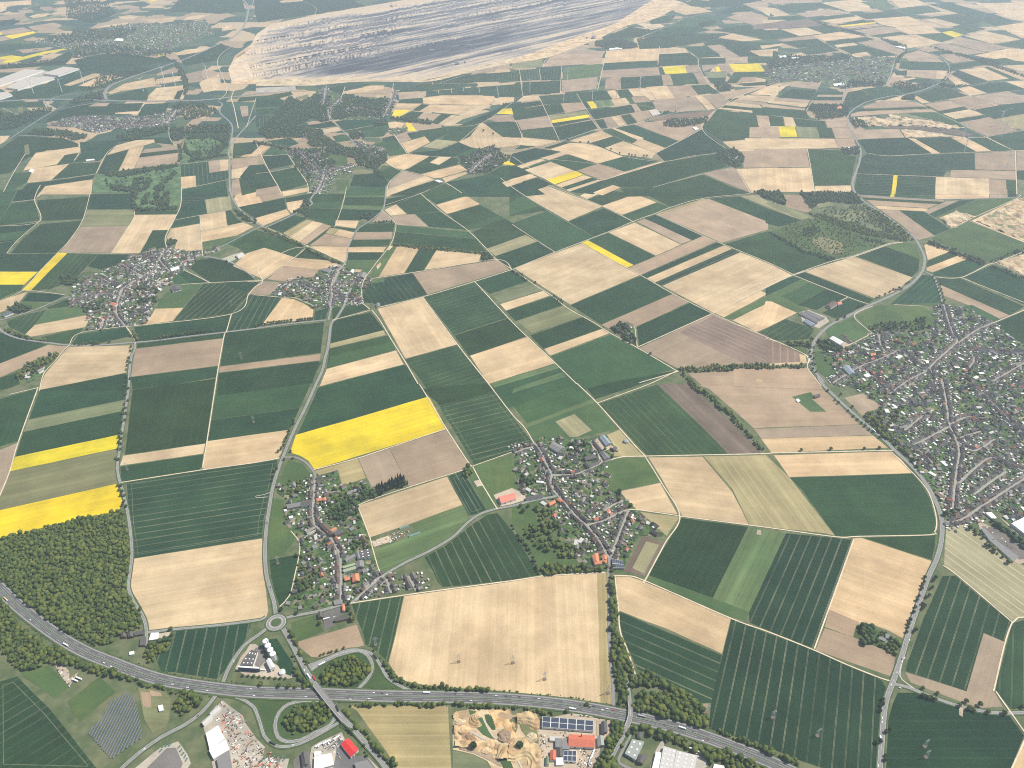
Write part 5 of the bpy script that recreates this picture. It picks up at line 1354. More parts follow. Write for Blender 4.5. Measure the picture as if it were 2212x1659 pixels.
BUILD = '''
hall|bright red roofed hall beside the tree lined road|hall|g|red|7|31 735,1460 800,1405 885,1500 820,1565
hall|large white flat roofed hall left of the red roofed hall|hall|f|white|8|31 505,1560 650,1530 672,1630 500,1680
hall|dark grey gabled hall with blue vehicles at its side|hall|g|dark|7|31 388,1535 438,1515 462,1625 400,1645
hall|small low white building north of the white hall|building|f|white|5|31 500,1520 560,1510 562,1545 505,1555
hall|grey hall with blue and white stripes at the bottom edge|hall|f|grey|8|31 850,1615 960,1590 1050,1700 880,1720
warehouse|dark warehouse wing with three white skylights in the silo yard|warehouse|sky3|dark|9|31 -41,638 14,652 -3,702 -90,692
warehouse|dark warehouse with six white skylights in the silo yard|warehouse|sky6|dark|9|31 -94,697 -3,704 -27,770 -132,770
warehouse|long dark blue hall with a white parapet in the silo yard|warehouse|par|blue|13|31 -154,778 30,790 26,803 -158,790
hall|tall bright white hall beside the grain silos|hall|g|white|12|31 88,735 122,706 163,786 124,806
house_large|orange roofed building at the south end of the street village|building|g|orange|7|31 742,248 765,246 768,300 745,300
farm_building|long dark roofed barn on the paved street yard|barn|g|dark|7|31 678,372 800,335 810,362 685,392
farm_building|square grey house on the corner of the paved street yard|house|g|dark|7|31 533,315 570,310 580,355 537,360
farm_building|grey flat roofed shop beside the paved street yard|building|f|grey|5|31 668,215 735,207 740,240 678,250
workshop_hall|long hall covered in dark solar panels beside the motorway|hall|solar|dark|7|32 263,1213 705,1250 703,1340 258,1305
factory|orange red roofed factory with a brick chimney|factory|g|brickred|8|32 490,1368 713,1380 712,1482 488,1470
hall|grey office block left of the orange red factory|building|f|grey|7|32 375,1400 432,1400 432,1478 375,1480
hall|grey toothed roof hall touching the orange red factory|building|f|grey|8|32 436,1404 478,1400 503,1440 500,1500 430,1492
hall|small light grey flat building in the factory yard corner|building|f|lightgrey|6|32 325,1385 430,1388 430,1402 372,1424 325,1420
hall|white hall with black roof panels in the factory yard|hall|solar|white|7|32 448,1508 557,1510 555,1602 445,1598
hall|white square roofed shed at the foot of the factory yard|shed|f|white|5|32 380,1565 444,1567 445,1630 380,1632
hall|rust red ribbed shed in the factory yard|shed|g|brickred|6|32 330,1510 381,1510 380,1590 330,1592
hall|dark grey shed beside the rust red ribbed shed|shed|g|dark|6|32 386,1487 444,1490 444,1562 385,1562
hall|narrow green roofed shed in the factory yard|shed|g|green|5|32 293,1560 320,1562 320,1632 291,1630
house_large|dark roofed house between the solar hall and the wood|house|g|dark|7|32 770,1262 818,1260 825,1345 772,1372
hall|grey green arched hall beside the orange red factory|hall|g|greygreen|7|32 738,1388 788,1383 797,1462 742,1475
hall|big grey hall with skylight dots south of the overpass|hall|sky6|greygreen|8|32 1040,1410 1142,1432 1070,1590 975,1532
warehouse|light grey flat warehouse with white domes, western half|warehouse|dome|lightgrey|9|32 1310,1470 1420,1502 1383,1700 1270,1680
warehouse|light grey flat warehouse with white domes, eastern half|warehouse|dome|lightgrey|9|32 1424,1507 1602,1552 1565,1720 1387,1690
hall|white hall on the west side of the domed warehouse|hall|f|white|7|32 1245,1520 1291,1527 1268,1690 1210,1660
farm_building|small black roofed shed south of the motorway overpass|shed|g|dark|5|32 1080,1350 1132,1355 1116,1400 1083,1390
house_large|dark hipped villa beside the turning circle|house|g|dark|7|32 1090,1540 1165,1562 1130,1622 1080,1605
hall|white shed at the bottom edge near the domed warehouse|shed|f|white|5|32 1750,1625 1830,1640 1850,1700 1720,1700
hall|pale sloping shed at the top of the builders yard|shed|g|lightgrey|7|30 1805,1190 1868,1120 1912,1148 1832,1212
hall|pale sloping shed in the middle of the builders yard|shed|g|lightgrey|7|30 1740,1265 1808,1200 1838,1222 1762,1290
hall|open white framed canopy in the builders yard|canopy|f|white|7|30 1778,1360 1885,1290 1942,1405 1812,1500
hall|plain white roofed hall in the builders yard|hall|f|white|8|30 1805,1505 1950,1410 1980,1500 1845,1580
hall|dark flat hall below the white hall in the builders yard|hall|f|grey|8|30 1872,1580 1980,1508 2012,1690 1900,1720
farm_building|white roofed shed at the forest corner|shed|f|white|6|30 1305,492 1372,488 1360,545 1285,555
farm_building|white little shed in the meadow by the motorway|shed|f|white|4|30 1118,655 1158,648 1155,675 1118,682
farm_building|dark long house beside the forest lane|house|g|dark|6|30 1212,540 1228,515 1258,525 1255,598 1205,598
farm_building|dark roofed house on the forest edge, western one|house|g|dark|6|30 1045,500 1085,492 1088,525 1045,530
farm_building|dark roofed house on the forest edge, middle one|house|g|dark|6|30 1105,490 1150,480 1152,522 1108,528
farm_building|dark roofed house on the forest edge, eastern one|house|g|dark|6|30 1160,485 1235,472 1238,500 1162,512
farm_building|white roofed shed in the gravel lot beside the solar field|shed|f|white|5|30 1365,1120 1405,1112 1412,1160 1375,1168
farm_building|long grey barn in the walled farm west of the main street|barn|g|grey|7|21 265,1042 390,1018 397,1052 270,1076
farm_building|dark cross barn of the walled farm west of the main street|barn|g|dark|8|21 390,1012 478,998 482,1040 392,1056
farm_building|orange roofed house north of the street bend|house|g|orange|7|21 524,988 572,982 575,1006 526,1010
farm_building|small orange roofed house beside the other orange house|house|g|orange|7|21 578,985 604,980 608,1006 582,1012
farm_building|dark brown barn range of the big courtyard farm|barn|g|brown|8|21 560,1232 600,1212 690,1300 640,1310
farm_building|orange ridge roofed barn of the big courtyard farm|barn|g|orange|8|21 610,1275 690,1235 698,1250 622,1288
farm_building|grey barn at the back of the big courtyard farm|barn|g|dark|8|21 662,1285 735,1252 762,1280 690,1312
hall|big dark flat hall east of the street village|hall|sky6|dark|8|21 890,1442 985,1418 1000,1488 905,1510
hall|narrow grey hall beside the big dark flat hall|hall|g|grey|7|21 862,1455 890,1448 905,1508 878,1516
hall|grey barn with pale gables in the street village|barn|g|grey|8|21 765,1510 850,1465 862,1485 778,1532
hall|pale green roofed barn in the street village, northern one|barn|g|palegreen|7|21 750,1575 855,1545 860,1562 755,1592
hall|pale green roofed barn in the street village, southern one|barn|g|palegreen|7|21 752,1605 860,1572 865,1595 758,1625
hall|grey square barn east of the pale green barns|barn|g|grey|8|21 862,1535 930,1528 935,1580 868,1590
farm_building|orange roofed pair house at the foot of the main street|house|g|orange|8|21 832,1655 890,1640 895,1700 835,1715
farm_building|small orange roofed house at the foot of the main street|house|g|orange|7|31 765,10 810,5 812,32 768,40
greenhouse|green plastic tunnel at the edge of the beige field, upper one|greenhouse|g|teal|3|21 1238,1240 1315,1213 1318,1224 1242,1252
greenhouse|green plastic tunnel at the edge of the beige field, lower one|greenhouse|g|teal|3|21 1318,1308 1415,1275 1418,1287 1322,1320
hall|long salmon red riding hall with a pale apron|hall|g|salmon|8|22 -120,975 20,942 38,990 -92,1032
hall|blue grey roofed barn on the upper farm in the branching village|barn|g|bluegrey|7|22 755,458 800,443 862,512 812,533
hall|big grey square barn at the top of the branching village|barn|g|grey|8|22 322,543 360,500 462,548 395,590
hall|long low dark barn beside the blue grey barn|barn|g|dark|6|22 700,505 722,498 782,570 758,578
hall|grey barn below the blue grey barn|barn|g|grey|7|22 762,592 792,584 850,635 802,656
hall|dark barn of the square courtyard farm|barn|g|dark|8|22 610,635 700,603 732,637 640,660
hall|dark west range of the square courtyard farm|barn|g|dark|8|22 625,680 650,670 680,715 652,725
hall|dark south range of the square courtyard farm|barn|g|dark|8|22 655,695 745,665 756,685 668,722
hall|long dark barn with solar panels beside the pale apron|barn|g|dark|7|22 120,975 265,952 268,975 122,1000
farm_building|orange roofed farmhouse opposite the long dark barn|house|g|orange|7|22 312,1030 360,1002 380,1025 328,1052
farm_building|orange roofed wing near the street opposite the long dark barn|house|g|orange|7|22 385,998 405,988 446,1010 432,1028
farm_building|orange roofed west range of the red courtyard farm|farmhouse|g|orange|8|22 692,1485 745,1460 752,1535 712,1552
farm_building|orange roofed south range of the red courtyard farm|farmhouse|g|orange|8|22 715,1535 818,1520 822,1545 715,1560
farm_building|orange roofed east range of the red courtyard farm|farmhouse|g|orange|8|22 780,1485 815,1480 822,1518 785,1522
farm_building|brown roofed barn behind the red courtyard farm|barn|g|brown|7|22 725,1450 785,1435 792,1458 740,1475
hall|dark roofed hall studded with solar panels by the red courtyard farm|hall|solar|grey|7|22 865,1508 955,1530 970,1590 868,1590
farm_building|small orange roofed house at the tip of the new estate|house|g|orange|6|22 1028,1175 1045,1160 1060,1185 1040,1202
school|long grey flat roofed school by the parking lot, northern wing|school|f|grey|6|23 1840,1250 1870,1245 1965,1335 1915,1352
school|long grey flat roofed school by the parking lot, southern wing|school|f|grey|6|23 1915,1352 1965,1345 2165,1490 2120,1535
hall|huge bright white hall at the right edge|hall|f|white|10|23 2105,1205 2215,1150 2330,1190 2330,1330 2215,1290
hall|white flat roofed store near the big white hall|hall|f|white|6|23 1878,1112 1930,1105 1978,1158 1940,1165
farm_building|dark house inside the farm island in the big brown field|house|g|dark|6|23 395,100 440,85 452,102 408,118
farm_building|white shed inside the farm island in the big brown field|shed|f|white|4|23 240,135 262,125 280,145 258,155
hall|long grey farm hall west of the bend road, front one|barn|g|grey|7|13 270,1050 300,1035 440,1110 425,1132
hall|long grey farm hall west of the bend road, rear one|barn|g|grey|7|13 310,1035 350,1025 492,1085 450,1105
hall|short blue grey barn in front of the grey farm halls|barn|g|bluegrey|6|13 305,1115 340,1103 412,1142 375,1160
farm_building|brown roofed barn on the green knoll by the track|barn|g|brown|8|13 500,978 560,942 600,968 545,1002
farm_building|pale pink roofed barn beside the brown roofed barn|barn|g|salmon|6|13 590,955 620,948 642,966 608,975
hall|white arched hall on the meadow by the big village|hall|g|white|7|13 532,1265 572,1250 658,1298 622,1320
hall|brown shed behind the white arched hall|shed|g|brown|5|13 622,1240 650,1232 685,1250 655,1258
hall|dark brown shed right of the white arched hall|shed|g|brown|5|13 650,1268 675,1262 732,1298 705,1306
hall|blue grey barn with a red wall at the big village edge|barn|g|bluegrey|7|13 645,1515 700,1500 752,1562 705,1580
farm_building|orange roofed house north of the big village church street|house|g|orange|7|13 880,1400 918,1390 935,1408 890,1418
farm_building|white flat roofed market in the big village centre|building|f|white|6|13 1100,1425 1140,1405 1168,1418 1128,1440
farm_building|white flat roofed building in the west of the big village|building|f|white|6|13 825,1580 862,1565 892,1590 852,1600
farm_building|long white shed beside the road bend of the big village|shed|f|white|4|23 1382,762 1405,755 1458,785 1440,796
hall|dark roofed farm hall alone by the track beside the left village|barn|g|dark|7|10 1472,828 1555,797 1565,840 1490,858
hall|white roofed hall on the east side of the left village|hall|f|white|6|10 1472,660 1540,640 1550,660 1482,684
hall|solar roofed barn at the left picture edge|barn|solar|dark|6|10 10,1060 90,1030 115,1045 40,1075
hall|grey green nursery hall east of the left village|hall|g|palegreen|6|10 1950,585 2010,555 2030,575 1970,600
hall|white nursery hall with a pale apron east of the left village|hall|g|lightgrey|6|10 2030,550 2070,530 2110,540 2060,570
hall|orange roofed church hall in the left village|hall|g|orange|9|10 948,970 975,955 1015,965 985,985
hall|white barn north of the middle village|barn|f|white|6|11 815,690 830,665 850,670 838,698
hall|grey twin barn at the north of the middle village|barn|g|grey|7|11 885,735 905,695 955,700 935,742
hall|grey hall at the top of the middle village|hall|g|grey|7|11 570,680 590,658 652,665 625,692
hall|grey farm shed with a white forecourt by the pale field|shed|g|grey|6|11 1032,970 1068,960 1070,990 1042,1000
hall|white barn alone beside the field road below the far hamlet|barn|f|white|6|01 1545,1560 1570,1552 1615,1568 1585,1576
logistics_hall|vast pale flat roofed logistics hall, furthest left|warehouse|f|pale|14|00 -30,690 210,598 375,606 -30,745
logistics_hall|vast pale flat roofed logistics hall nearest the rape fields|warehouse|f|pale|14|00 370,635 550,575 680,590 500,652
logistics_hall|vast pale flat roofed logistics hall beside two wind turbines|warehouse|f|pale|14|00 50,755 230,668 465,665 468,675 150,770
logistics_hall|pale flat roofed logistics hall cut by the left edge|warehouse|f|pale|12|00 -30,805 60,790 105,818 -30,860
hall|white hall in the far town|hall|f|white|9|00 985,350 1010,330 1065,335 1060,355
hall|pale hall on the gravel patch of the far meadow|barn|f|white|6|00 245,1480 270,1457 295,1462 275,1490
hall|long white greenhouse in the far hedge|greenhouse|f|white|5|00 740,1380 810,1372 820,1382 745,1390
hall|white barn row by the dark wood near the mine|barn|f|white|6|02 840,418 945,405 952,422 842,430
greenhouse|pale glinting greenhouse on the far brown field|greenhouse|f|pale|4|02 1183,955 1245,944 1282,982 1215,1000
hall|white barn alone beside the hedged far hamlet|barn|f|white|6|02 1560,1100 1590,1095 1615,1115 1585,1122
hall|white hall at the north of the far right village, front one|hall|f|white|8|03 88,482 155,477 165,492 105,500
hall|white hall at the north of the far right village, rear one|hall|f|white|8|03 200,497 260,493 268,502 215,506
hall|white barn pair on the tree lined far road|barn|f|white|7|03 1090,400 1140,398 1195,410 1180,420
hall|red roofed farm by the far copse|barn|g|orange|7|03 595,925 635,920 640,938 600,945
hall|white flat hall in the far right village|hall|f|white|7|03 560,725 650,715 662,735 575,742
'''
POLES = '''
pylon 31 1035,595
pylon 31 1752,742
pylon 32 8,752
pylon 32 282,893
pylon 32 832,1013
pylon 32 1683,1180
pylon 33 38,1225
pylon 33 425,1382
pylon 33 1352,1475
pylon 33 1362,1567
pylon 21 190,1552
pylon 21 95,1205
pylon 20 2192,332
pylon 20 1100,742
pylon 10 2085,1437
pylon 10 2000,985
turbine 00 290,808
turbine 00 537,797
turbine 00 722,722
turbine 00 1240,790
turbine 00 1417,690
turbine 00 1440,822
turbine 00 1515,738
turbine 00 1793,677
turbine 00 1866,756
turbine 02 153,800
turbine 02 445,878
turbine 02 692,868
turbine 02 905,835
turbine 02 1103,780
turbine 02 478,715
turbine 03 1675,1212
turbine 03 1690,1325
turbine 03 2015,1200
turbine 03 1995,1088
turbine 03 2050,1470
turbine 03 1455,110
turbine 03 1855,185
'''
CARS = '''
# vehicles: kind colour roadkey tile x,y ; k truck car van
truck yellow M 30 52,203
truck white M 30 570,597
car white M 30 262,380
car grey M 30 325,433
car white M 30 900,752
car white M 30 960,783
car grey M 30 1080,822
car white M 30 1490,937
car white M 30 1620,964
car white M 30 1790,990
car white M 30 2170,978
car white M 30 2195,1034
car white R5 30 2020,740
car dark R5 30 1710,1210
car white R5 30 1250,1495
truck white N 31 572,762
truck white B 31 457,870
truck red B 31 505,887
truck dark N2 31 1032,700
truck white M 31 1475,1011
car white M 31 1018,1010
car white M 31 1130,1025
car white M 31 975,1062
car white M 31 815,1066
car white M 31 432,1046
car grey M 31 275,998
truck dark B 31 705,1145
truck dark S2 31 145,1447
car white S2 31 320,1463
car white B 31 420,815
car dark B 31 338,693
car dark R1 31 125,97
car white M 31 560,1056
car dark M 31 1090,1013
car dark M 31 1720,1019
car white M 31 2075,1034
car dark M 31 2160,1038
car white M 31 1858,1078
truck white M 32 523,1150
car dark M 32 65,1045
car white M 32 232,1060
car dark M 32 590,1120
car dark M 32 670,1133
car dark M 32 708,1128
car white M 32 780,1157
car white M 32 822,1147
car red M 32 875,1160
truck grey M 32 1120,1213
car dark M 32 1142,1280
car dark M 32 1320,1286
truck white M 32 1470,1315
car dark M 32 1565,1347
car red M 32 1693,1407
car white M 32 1645,1423
car white X 33 1222,555
car white X 33 1180,708
car dark X 33 1158,718
car white X 33 1158,748
car white X 33 1112,835
car white X 33 1062,942
car white X2 33 1140,968
car white X 33 1015,1105
car white X 33 988,1227
car white X 33 985,1263
truck white X 33 968,1415
car white X 33 950,1640
car orange X 33 1184,596
car dark X 33 1245,470
car white X 23 585,105
car dark X 23 840,340
truck white X 23 915,407
car white X 23 1045,517
car white V 23 1640,605
car white V 23 1635,727
car white V 23 1605,925
car white X 23 1275,742
truck white Y1 31 545,1465
truck white Y1 31 610,1440
truck grey Y1 31 640,1470
truck white Y1 31 700,1400
car white Y1 31 745,1408
car yellow Y1 31 725,1570
car grey Y1 31 710,1530
truck white Y2 32 700,1535
truck white Y2 32 690,1560
truck white Y2 32 680,1585
truck grey Y2 32 672,1610
car white Y2 32 600,1205
car white Y2 32 650,1210
truck white Y3 32 1560,1500
car white Y3 32 1590,1505
truck white Y3 32 1635,1530
car white Y3 32 1610,1560
car white Y4 23 1890,1245
car red Y4 23 1925,1268
car white Y4 23 1940,1285
car white Y4 23 2020,1335
car grey Y4 23 2035,1352
car dark Y4 23 2070,1395
car white Y4 23 2050,1365
car dark Y4 23 2105,1412
truck white Y5 31 610,372
car white Y5 31 675,355
truck white Y5 31 -5,815
truck white Y5 31 55,815
truck white Y6 30 650,905
truck white Y6 30 685,888
'''
import bpy, bmesh, math, random
import numpy as np
from mathutils import Vector, noise
from mathutils.geometry import tessellate_polygon
rnd = random.Random(7)
R = math.radians
SC = bpy.context.scene
COL = SC.collection

# ------------------------------------------------------------ survey: the aerial plan is read off as sightlines onto level ground
CAM_H, PITCH, FOC = 1581.0, R(35.0), 1661.0
SP, CP = math.sin(PITCH), math.cos(PITCH)
def gp(X, Y, z=0.0):
    """plan point on level z for a survey mark (X, Y in sheet units, 8848 x 6636)"""
    u = (X / 4 - 1106) / FOC; v = (Y / 4 - 829.5) / FOC
    k = (CAM_H - z) / max(SP + v * CP, 0.02)
    return (u * k, (CP - v * SP) * k, z)
def tile(code): return int(code[1]) * 2212, int(code[0]) * 1659
def pts(code, words):
    ox, oy = tile(code); out = []
    for w in words:
        a = w.split(',')
        out.append((float(a[0]) + ox, float(a[1]) + oy, float(a[2]) if len(a) > 2 else 0.0))
    return out
def rows(text):
    for ln in text.strip().split('\n'):
        ln = ln.strip()
        if ln and not ln.startswith('#'): yield ln

# ------------------------------------------------------------ object helpers
def tag(o, label=None, cat=None, group=None, kind=None):
    if label: o['label'] = label
    if cat: o['category'] = cat
    if group: o['group'] = group
    if kind: o['kind'] = kind
    return o
def link(name, me, parent=None):
    o = bpy.data.objects.new(name, me); COL.objects.link(o)
    if parent: o.parent = parent
    return o
def empty(name, loc, rz=0):
    o = bpy.data.objects.new(name, None); COL.objects.link(o)
    o.location = loc; o.rotation_euler = (0, 0, rz); o.empty_display_size = 1
    return o
class MB:
    def __init__(s): s.v = []; s.f = []; s.m = []
    def face(s, ps, m=0):
        i = len(s.v); s.v += [tuple(p) for p in ps]; s.f.append(tuple(range(i, i + len(ps)))); s.m.append(m)
    def prism(s, base, z0, z1, m=0, top=True, mt=None, bottom=False):
        n = len(base)
        a = sum(base[i][0] * base[(i + 1) % n][1] - base[(i + 1) % n][0] * base[i][1] for i in range(n))
        if a < 0: base = base[::-1]
        for i in range(n):
            p, q = base[i], base[(i + 1) % n]
            s.face([(p[0], p[1], z0), (q[0], q[1], z0), (q[0], q[1], z1), (p[0], p[1], z1)], m)
        if top: s.face([(p[0], p[1], z1) for p in base], m if mt is None else mt)
        if bottom: s.face([(p[0], p[1], z0) for p in base[::-1]], m)
    def box(s, x0, x1, y0, y1, z0, z1, m=0):
        s.prism([(x0, y0), (x1, y0), (x1, y1), (x0, y1)], z0, z1, m, bottom=True)
    def tube(s, p, q, r0, r1, n=8, m=0, cap=True):
        p = Vector(p); q = Vector(q); d = (q - p).normalized()
        a = d.orthogonal().normalized(); b = d.cross(a)
        ring = lambda c, r: [c + a * (r * math.cos(t)) + b * (r * math.sin(t)) for t in [2 * math.pi * i / n for i in range(n)]]
        A, B = ring(p, r0), ring(q, r1)
        for i in range(n): s.face([A[i], A[(i + 1) % n], B[(i + 1) % n], B[i]], m)
        if cap: s.face(A[::-1], m); s.face(B, m)
    def mesh(s, name, mats):
        me = bpy.data.meshes.new(name); me.from_pydata(s.v, [], s.f)
        for k in (mats if isinstance(mats, (list, tuple)) else [mats]): me.materials.append(k)
        me.polygons.foreach_set('material_index', s.m); me.update()
        return me
    def obj(s, name, mats, parent=None): return link(name, s.mesh(name, mats), parent)

# ------------------------------------------------------------ materials
def nt_new(name):
    m = bpy.data.materials.new(name); m.use_nodes = True; t = m.node_tree
    b = t.nodes['Principled BSDF']; b.inputs['Specular IOR Level'].default_value = 0.15
    return m, t, b
def nd(t, typ, **kw):
    n = t.nodes.new(typ)
    for k, v in kw.items():
        if k.startswith('i_'): n.inputs[k[2:]].default_value = v
        else: setattr(n, k, v)
    return n
def mix(t, a, b, fac, mode='MIX'):
    n = t.nodes.new('ShaderNodeMix'); n.data_type = 'RGBA'; n.blend_type = mode
    for sock, val in ((n.inputs[0], fac), (n.inputs[6], a), (n.inputs[7], b)):
        if hasattr(val, 'is_output'): t.links.new(val, sock)
        elif isinstance(val, (int, float)): sock.default_value = val
        else: sock.default_value = (*val, 1)
    return n.outputs[2]
def mth(t, op, a, b=0.0, c=None):
    n = t.nodes.new('ShaderNodeMath'); n.operation = op
    for i, val in enumerate((a, b) if c is None else (a, b, c)):
        if hasattr(val, 'is_output'): t.links.new(val, n.inputs[i])
        else: n.inputs[i].default_value = val
    return n.outputs[0]
def mrange(t, v, a, b, c, d):
    n = t.nodes.new('ShaderNodeMapRange'); t.links.new(v, n.inputs[0])
    for i, x in enumerate((a, b, c, d)): n.inputs[i + 1].default_value = x
    return n.outputs[0]
def noi(t, vec, scale, detail=3, rough=.55):
    n = nd(t, 'ShaderNodeTexNoise', i_Scale=scale, i_Detail=detail, i_Roughness=rough)
    if vec is not None: t.links.new(vec, n.inputs['Vector'])
    return n.outputs[0]
def ocoord(t): return t.nodes.new('ShaderNodeTexCoord').outputs['Object']
def orandom(t): return t.nodes.new('ShaderNodeObjectInfo').outputs['Random']
def scl(t, c, k): return mix(t, c, (1, 1, 1), 0.0) if k is None else mixmul(t, c, k)
def mixmul(t, c, fac):
    n = t.nodes.new('ShaderNodeVectorMath'); n.operation = 'SCALE'
    if hasattr(c, 'is_output'): t.links.new(c, n.inputs[0])
    else: n.inputs[0].default_value = c
    t.links.new(fac, n.inputs['Scale']); return n.outputs[0]

def simple(name, col, rough=.85, amp=.12, scale=.4, spec=.15, objvar=0.0, metal=0):
    m, t, b = nt_new(name)
    n = noi(t, ocoord(t), scale, 4)
    f = mrange(t, n, .3, .7, 1 - amp, 1 + amp)
    if objvar: f = mth(t, 'MULTIPLY', f, mrange(t, orandom(t), 0, 1, 1 - objvar, 1 + objvar))
    t.links.new(mixmul(t, col, f), b.inputs['Base Color'])
    b.inputs['Roughness'].default_value = rough; b.inputs['Specular IOR Level'].default_value = spec
    b.inputs['Metallic'].default_value = metal
    return m
def field_mat(name, colA, colB, mott=.6, rowamp=.10, line=None, objvar=.12, rowlen=300, bands=0.0, big=.006, hue=.10):
    """crop or soil: mottled in the ground, drilled in rows along the parcel, optional wheel tracks"""
    m, t, b = nt_new(name); oc = ocoord(t)
    uv = nd(t, 'ShaderNodeUVMap', uv_map='rows').outputs[0]
    sx = t.nodes.new('ShaderNodeSeparateXYZ'); t.links.new(uv, sx.inputs[0]); U, V = sx.outputs[0], sx.outputs[1]
    n1 = noi(t, oc, big, 4); n2 = noi(t, oc, .035, 5, .6)
    f1 = mrange(t, n1, .44, .62, 0, 1); f2 = mrange(t, n2, .35, .7, 0, 1)
    fac = mth(t, 'MULTIPLY', mth(t, 'ADD', mth(t, 'MULTIPLY', f1, .65), mth(t, 'MULTIPLY', f2, .35)), mott)
    c = mix(t, colA, colB, fac)
    cv = t.nodes.new('ShaderNodeCombineXYZ'); t.links.new(mth(t, 'MULTIPLY', U, .16), cv.inputs[0]); t.links.new(mth(t, 'MULTIPLY', V, 1 / rowlen), cv.inputs[1])
    rn = noi(t, cv.outputs[0], 1.0, 4, .65)
    k = mrange(t, rn, .3, .7, 1 - rowamp, 1 + rowamp)
    fine = mrange(t, noi(t, oc, .25, 3, .7), .3, .7, .9, 1.1)
    k = mth(t, 'MULTIPLY', k, fine)
    k = mth(t, 'MULTIPLY', k, mrange(t, noi(t, oc, .0075, 4, .6), .35, .65, .86, 1.14))
    if bands:
        cv2 = t.nodes.new('ShaderNodeCombineXYZ'); t.links.new(mth(t, 'MULTIPLY', U, .03), cv2.inputs[0])
        k = mth(t, 'MULTIPLY', k, mrange(t, noi(t, cv2.outputs[0], 1, 1), .35, .65, 1 - bands, 1 + bands))
    if objvar: k = mth(t, 'MULTIPLY', k, mrange(t, orandom(t), 0, 1, 1 - objvar, 1 + objvar))
    c = mixmul(t, c, k)
    hs = mth(t, 'SUBTRACT', mth(t, 'MULTIPLY', mth(t, 'FRACT', mth(t, 'MULTIPLY', orandom(t), 7.31)), 2), 1)
    hv = t.nodes.new('ShaderNodeCombineXYZ')
    for i_, g_ in enumerate((hue * 1.0, hue * .25, -hue * .5)): t.links.new(mth(t, 'ADD', mth(t, 'MULTIPLY', hs, g_), 1.0), hv.inputs[i_])
    c = mix(t, c, hv.outputs[0], 1.0, 'MULTIPLY')
    if line:
        sp, wd, lc, st = line
        wob = mth(t, 'ADD', U, mth(t, 'MULTIPLY', orandom(t), sp))
        a = mth(t, 'ABSOLUTE', mth(t, 'SUBTRACT', mth(t, 'MODULO', mth(t, 'ADD', wob, 4000 * sp), sp), sp / 2))
        msk = mth(t, 'LESS_THAN', mth(t, 'ABSOLUTE', mth(t, 'SUBTRACT', a, .95)), wd / 4)
        cv3 = t.nodes.new('ShaderNodeCombineXYZ'); t.links.new(mth(t, 'MULTIPLY', mth(t, 'FLOOR', mth(t, 'DIVIDE', wob, sp)), 3.7), cv3.inputs[0])
        msk = mth(t, 'MULTIPLY', msk, mrange(t, noi(t, cv3.outputs[0], 1, 0), .35, .65, .4, 1.25))
        fade = mrange(t, noi(t, oc, .012, 2), .35, .6, .35, 1)
        c = mix(t, c, lc, mth(t, 'MULTIPLY', mth(t, 'MULTIPLY', msk, fade), st))
    t.links.new(c, b.inputs['Base Color']); b.inputs['Roughness'].default_value = .95; b.inputs['Specular IOR Level'].default_value = .05
    return m
PALE = (.36, .33, .22)
FM = {
 'w': field_mat('wheat', (.0140, .036, .0145), (.0205, .048, .0175), 1.0, .13, (21, 1.0, (.08, .11, .05), .25), .2, hue=.24),
 'W': field_mat('wheat_tramlines', (.0155, .038, .018), (.022, .048, .020), 1.0, .12, (25, 1.5, PALE, .50), .2, hue=.2),
 'V': field_mat('wheat_faint_tramlines', (.0155, .038, .018), (.023, .051, .021), 1.0, .12, (24, 1.2, PALE, .30), .2, hue=.22),
 'g': field_mat('green_crop', (.026, .062, .024), (.035, .072, .026), .8, .10, (21, .9, (.08, .12, .05), .25)),
 'G': field_mat('light_green_crop', (.070, .112, .045), (.105, .135, .056), .7, .22, None, .10, 500, .18),
 'o': field_mat('olive_crop', (.130, .142, .066), (.165, .155, .085), .8, .14, None, .12, 400, .12),
 'l': field_mat('sparse_crop', (.26, .22, .115), (.21, .19, .095), .8, .16, (24, 1.3, (.42, .35, .22), .45), .08, 400, .10),
 'L': field_mat('sparse_crop_tracks', (.27, .24, .14), (.22, .20, .11), .7, .10, (23, 1.8, (.50, .44, .30), .8), .05),
 'b': field_mat('pale_soil', (.445, .332, .195), (.310, .215, .120), .72, .10, (24, 1.5, (.29, .21, .13), .34), .09, 500, .07, hue=.045),
 't': field_mat('brown_soil', (.275, .205, .138), (.225, .165, .112), .8, .08, None, .12, 250, .04, hue=.05),
 'k': field_mat('dark_soil', (.120, .086, .062), (.155, .113, .080), .8, .16, None, .08, 300, .15),
 'K': field_mat('striped_soil', (.155, .113, .088), (.175, .13, .10), .7, .10, (27, 4.0, (.28, .20, .145), .7), .04),
 'y': field_mat('rape_in_flower', (.58, .430, .012), (.42, .335, .020), 1.0, .12, (22, 1.3, (.26, .21, .025), .55), .05, 300, .04),
 'm': field_mat('meadow', (.045, .082, .030), (.068, .098, .034), .9, .10, None, .14, 120, 0, .012),
 's': field_mat('sand', (.50, .385, .235), (.27, .185, .105), 1.0, .16, None, .08, 40, 0, .016),
 'c': field_mat('gravel_yard', (.36, .31, .24), (.27, .235, .19), .9, .08, None, .10, 60, 0, .02),
 'a': field_mat('asphalt_yard', (.145, .135, .128), (.115, .108, .104), .9, .06, None, .10, 60, 0, .02),
 'u': field_mat('earth_patch', (.25, .17, .11), (.20, .14, .09), .8, .1),
 'q': field_mat('golf_meadow', (.050, .090, .034), (.115, .165, .070), 1.0, .05, None, .05, 100, 0, .02),
}
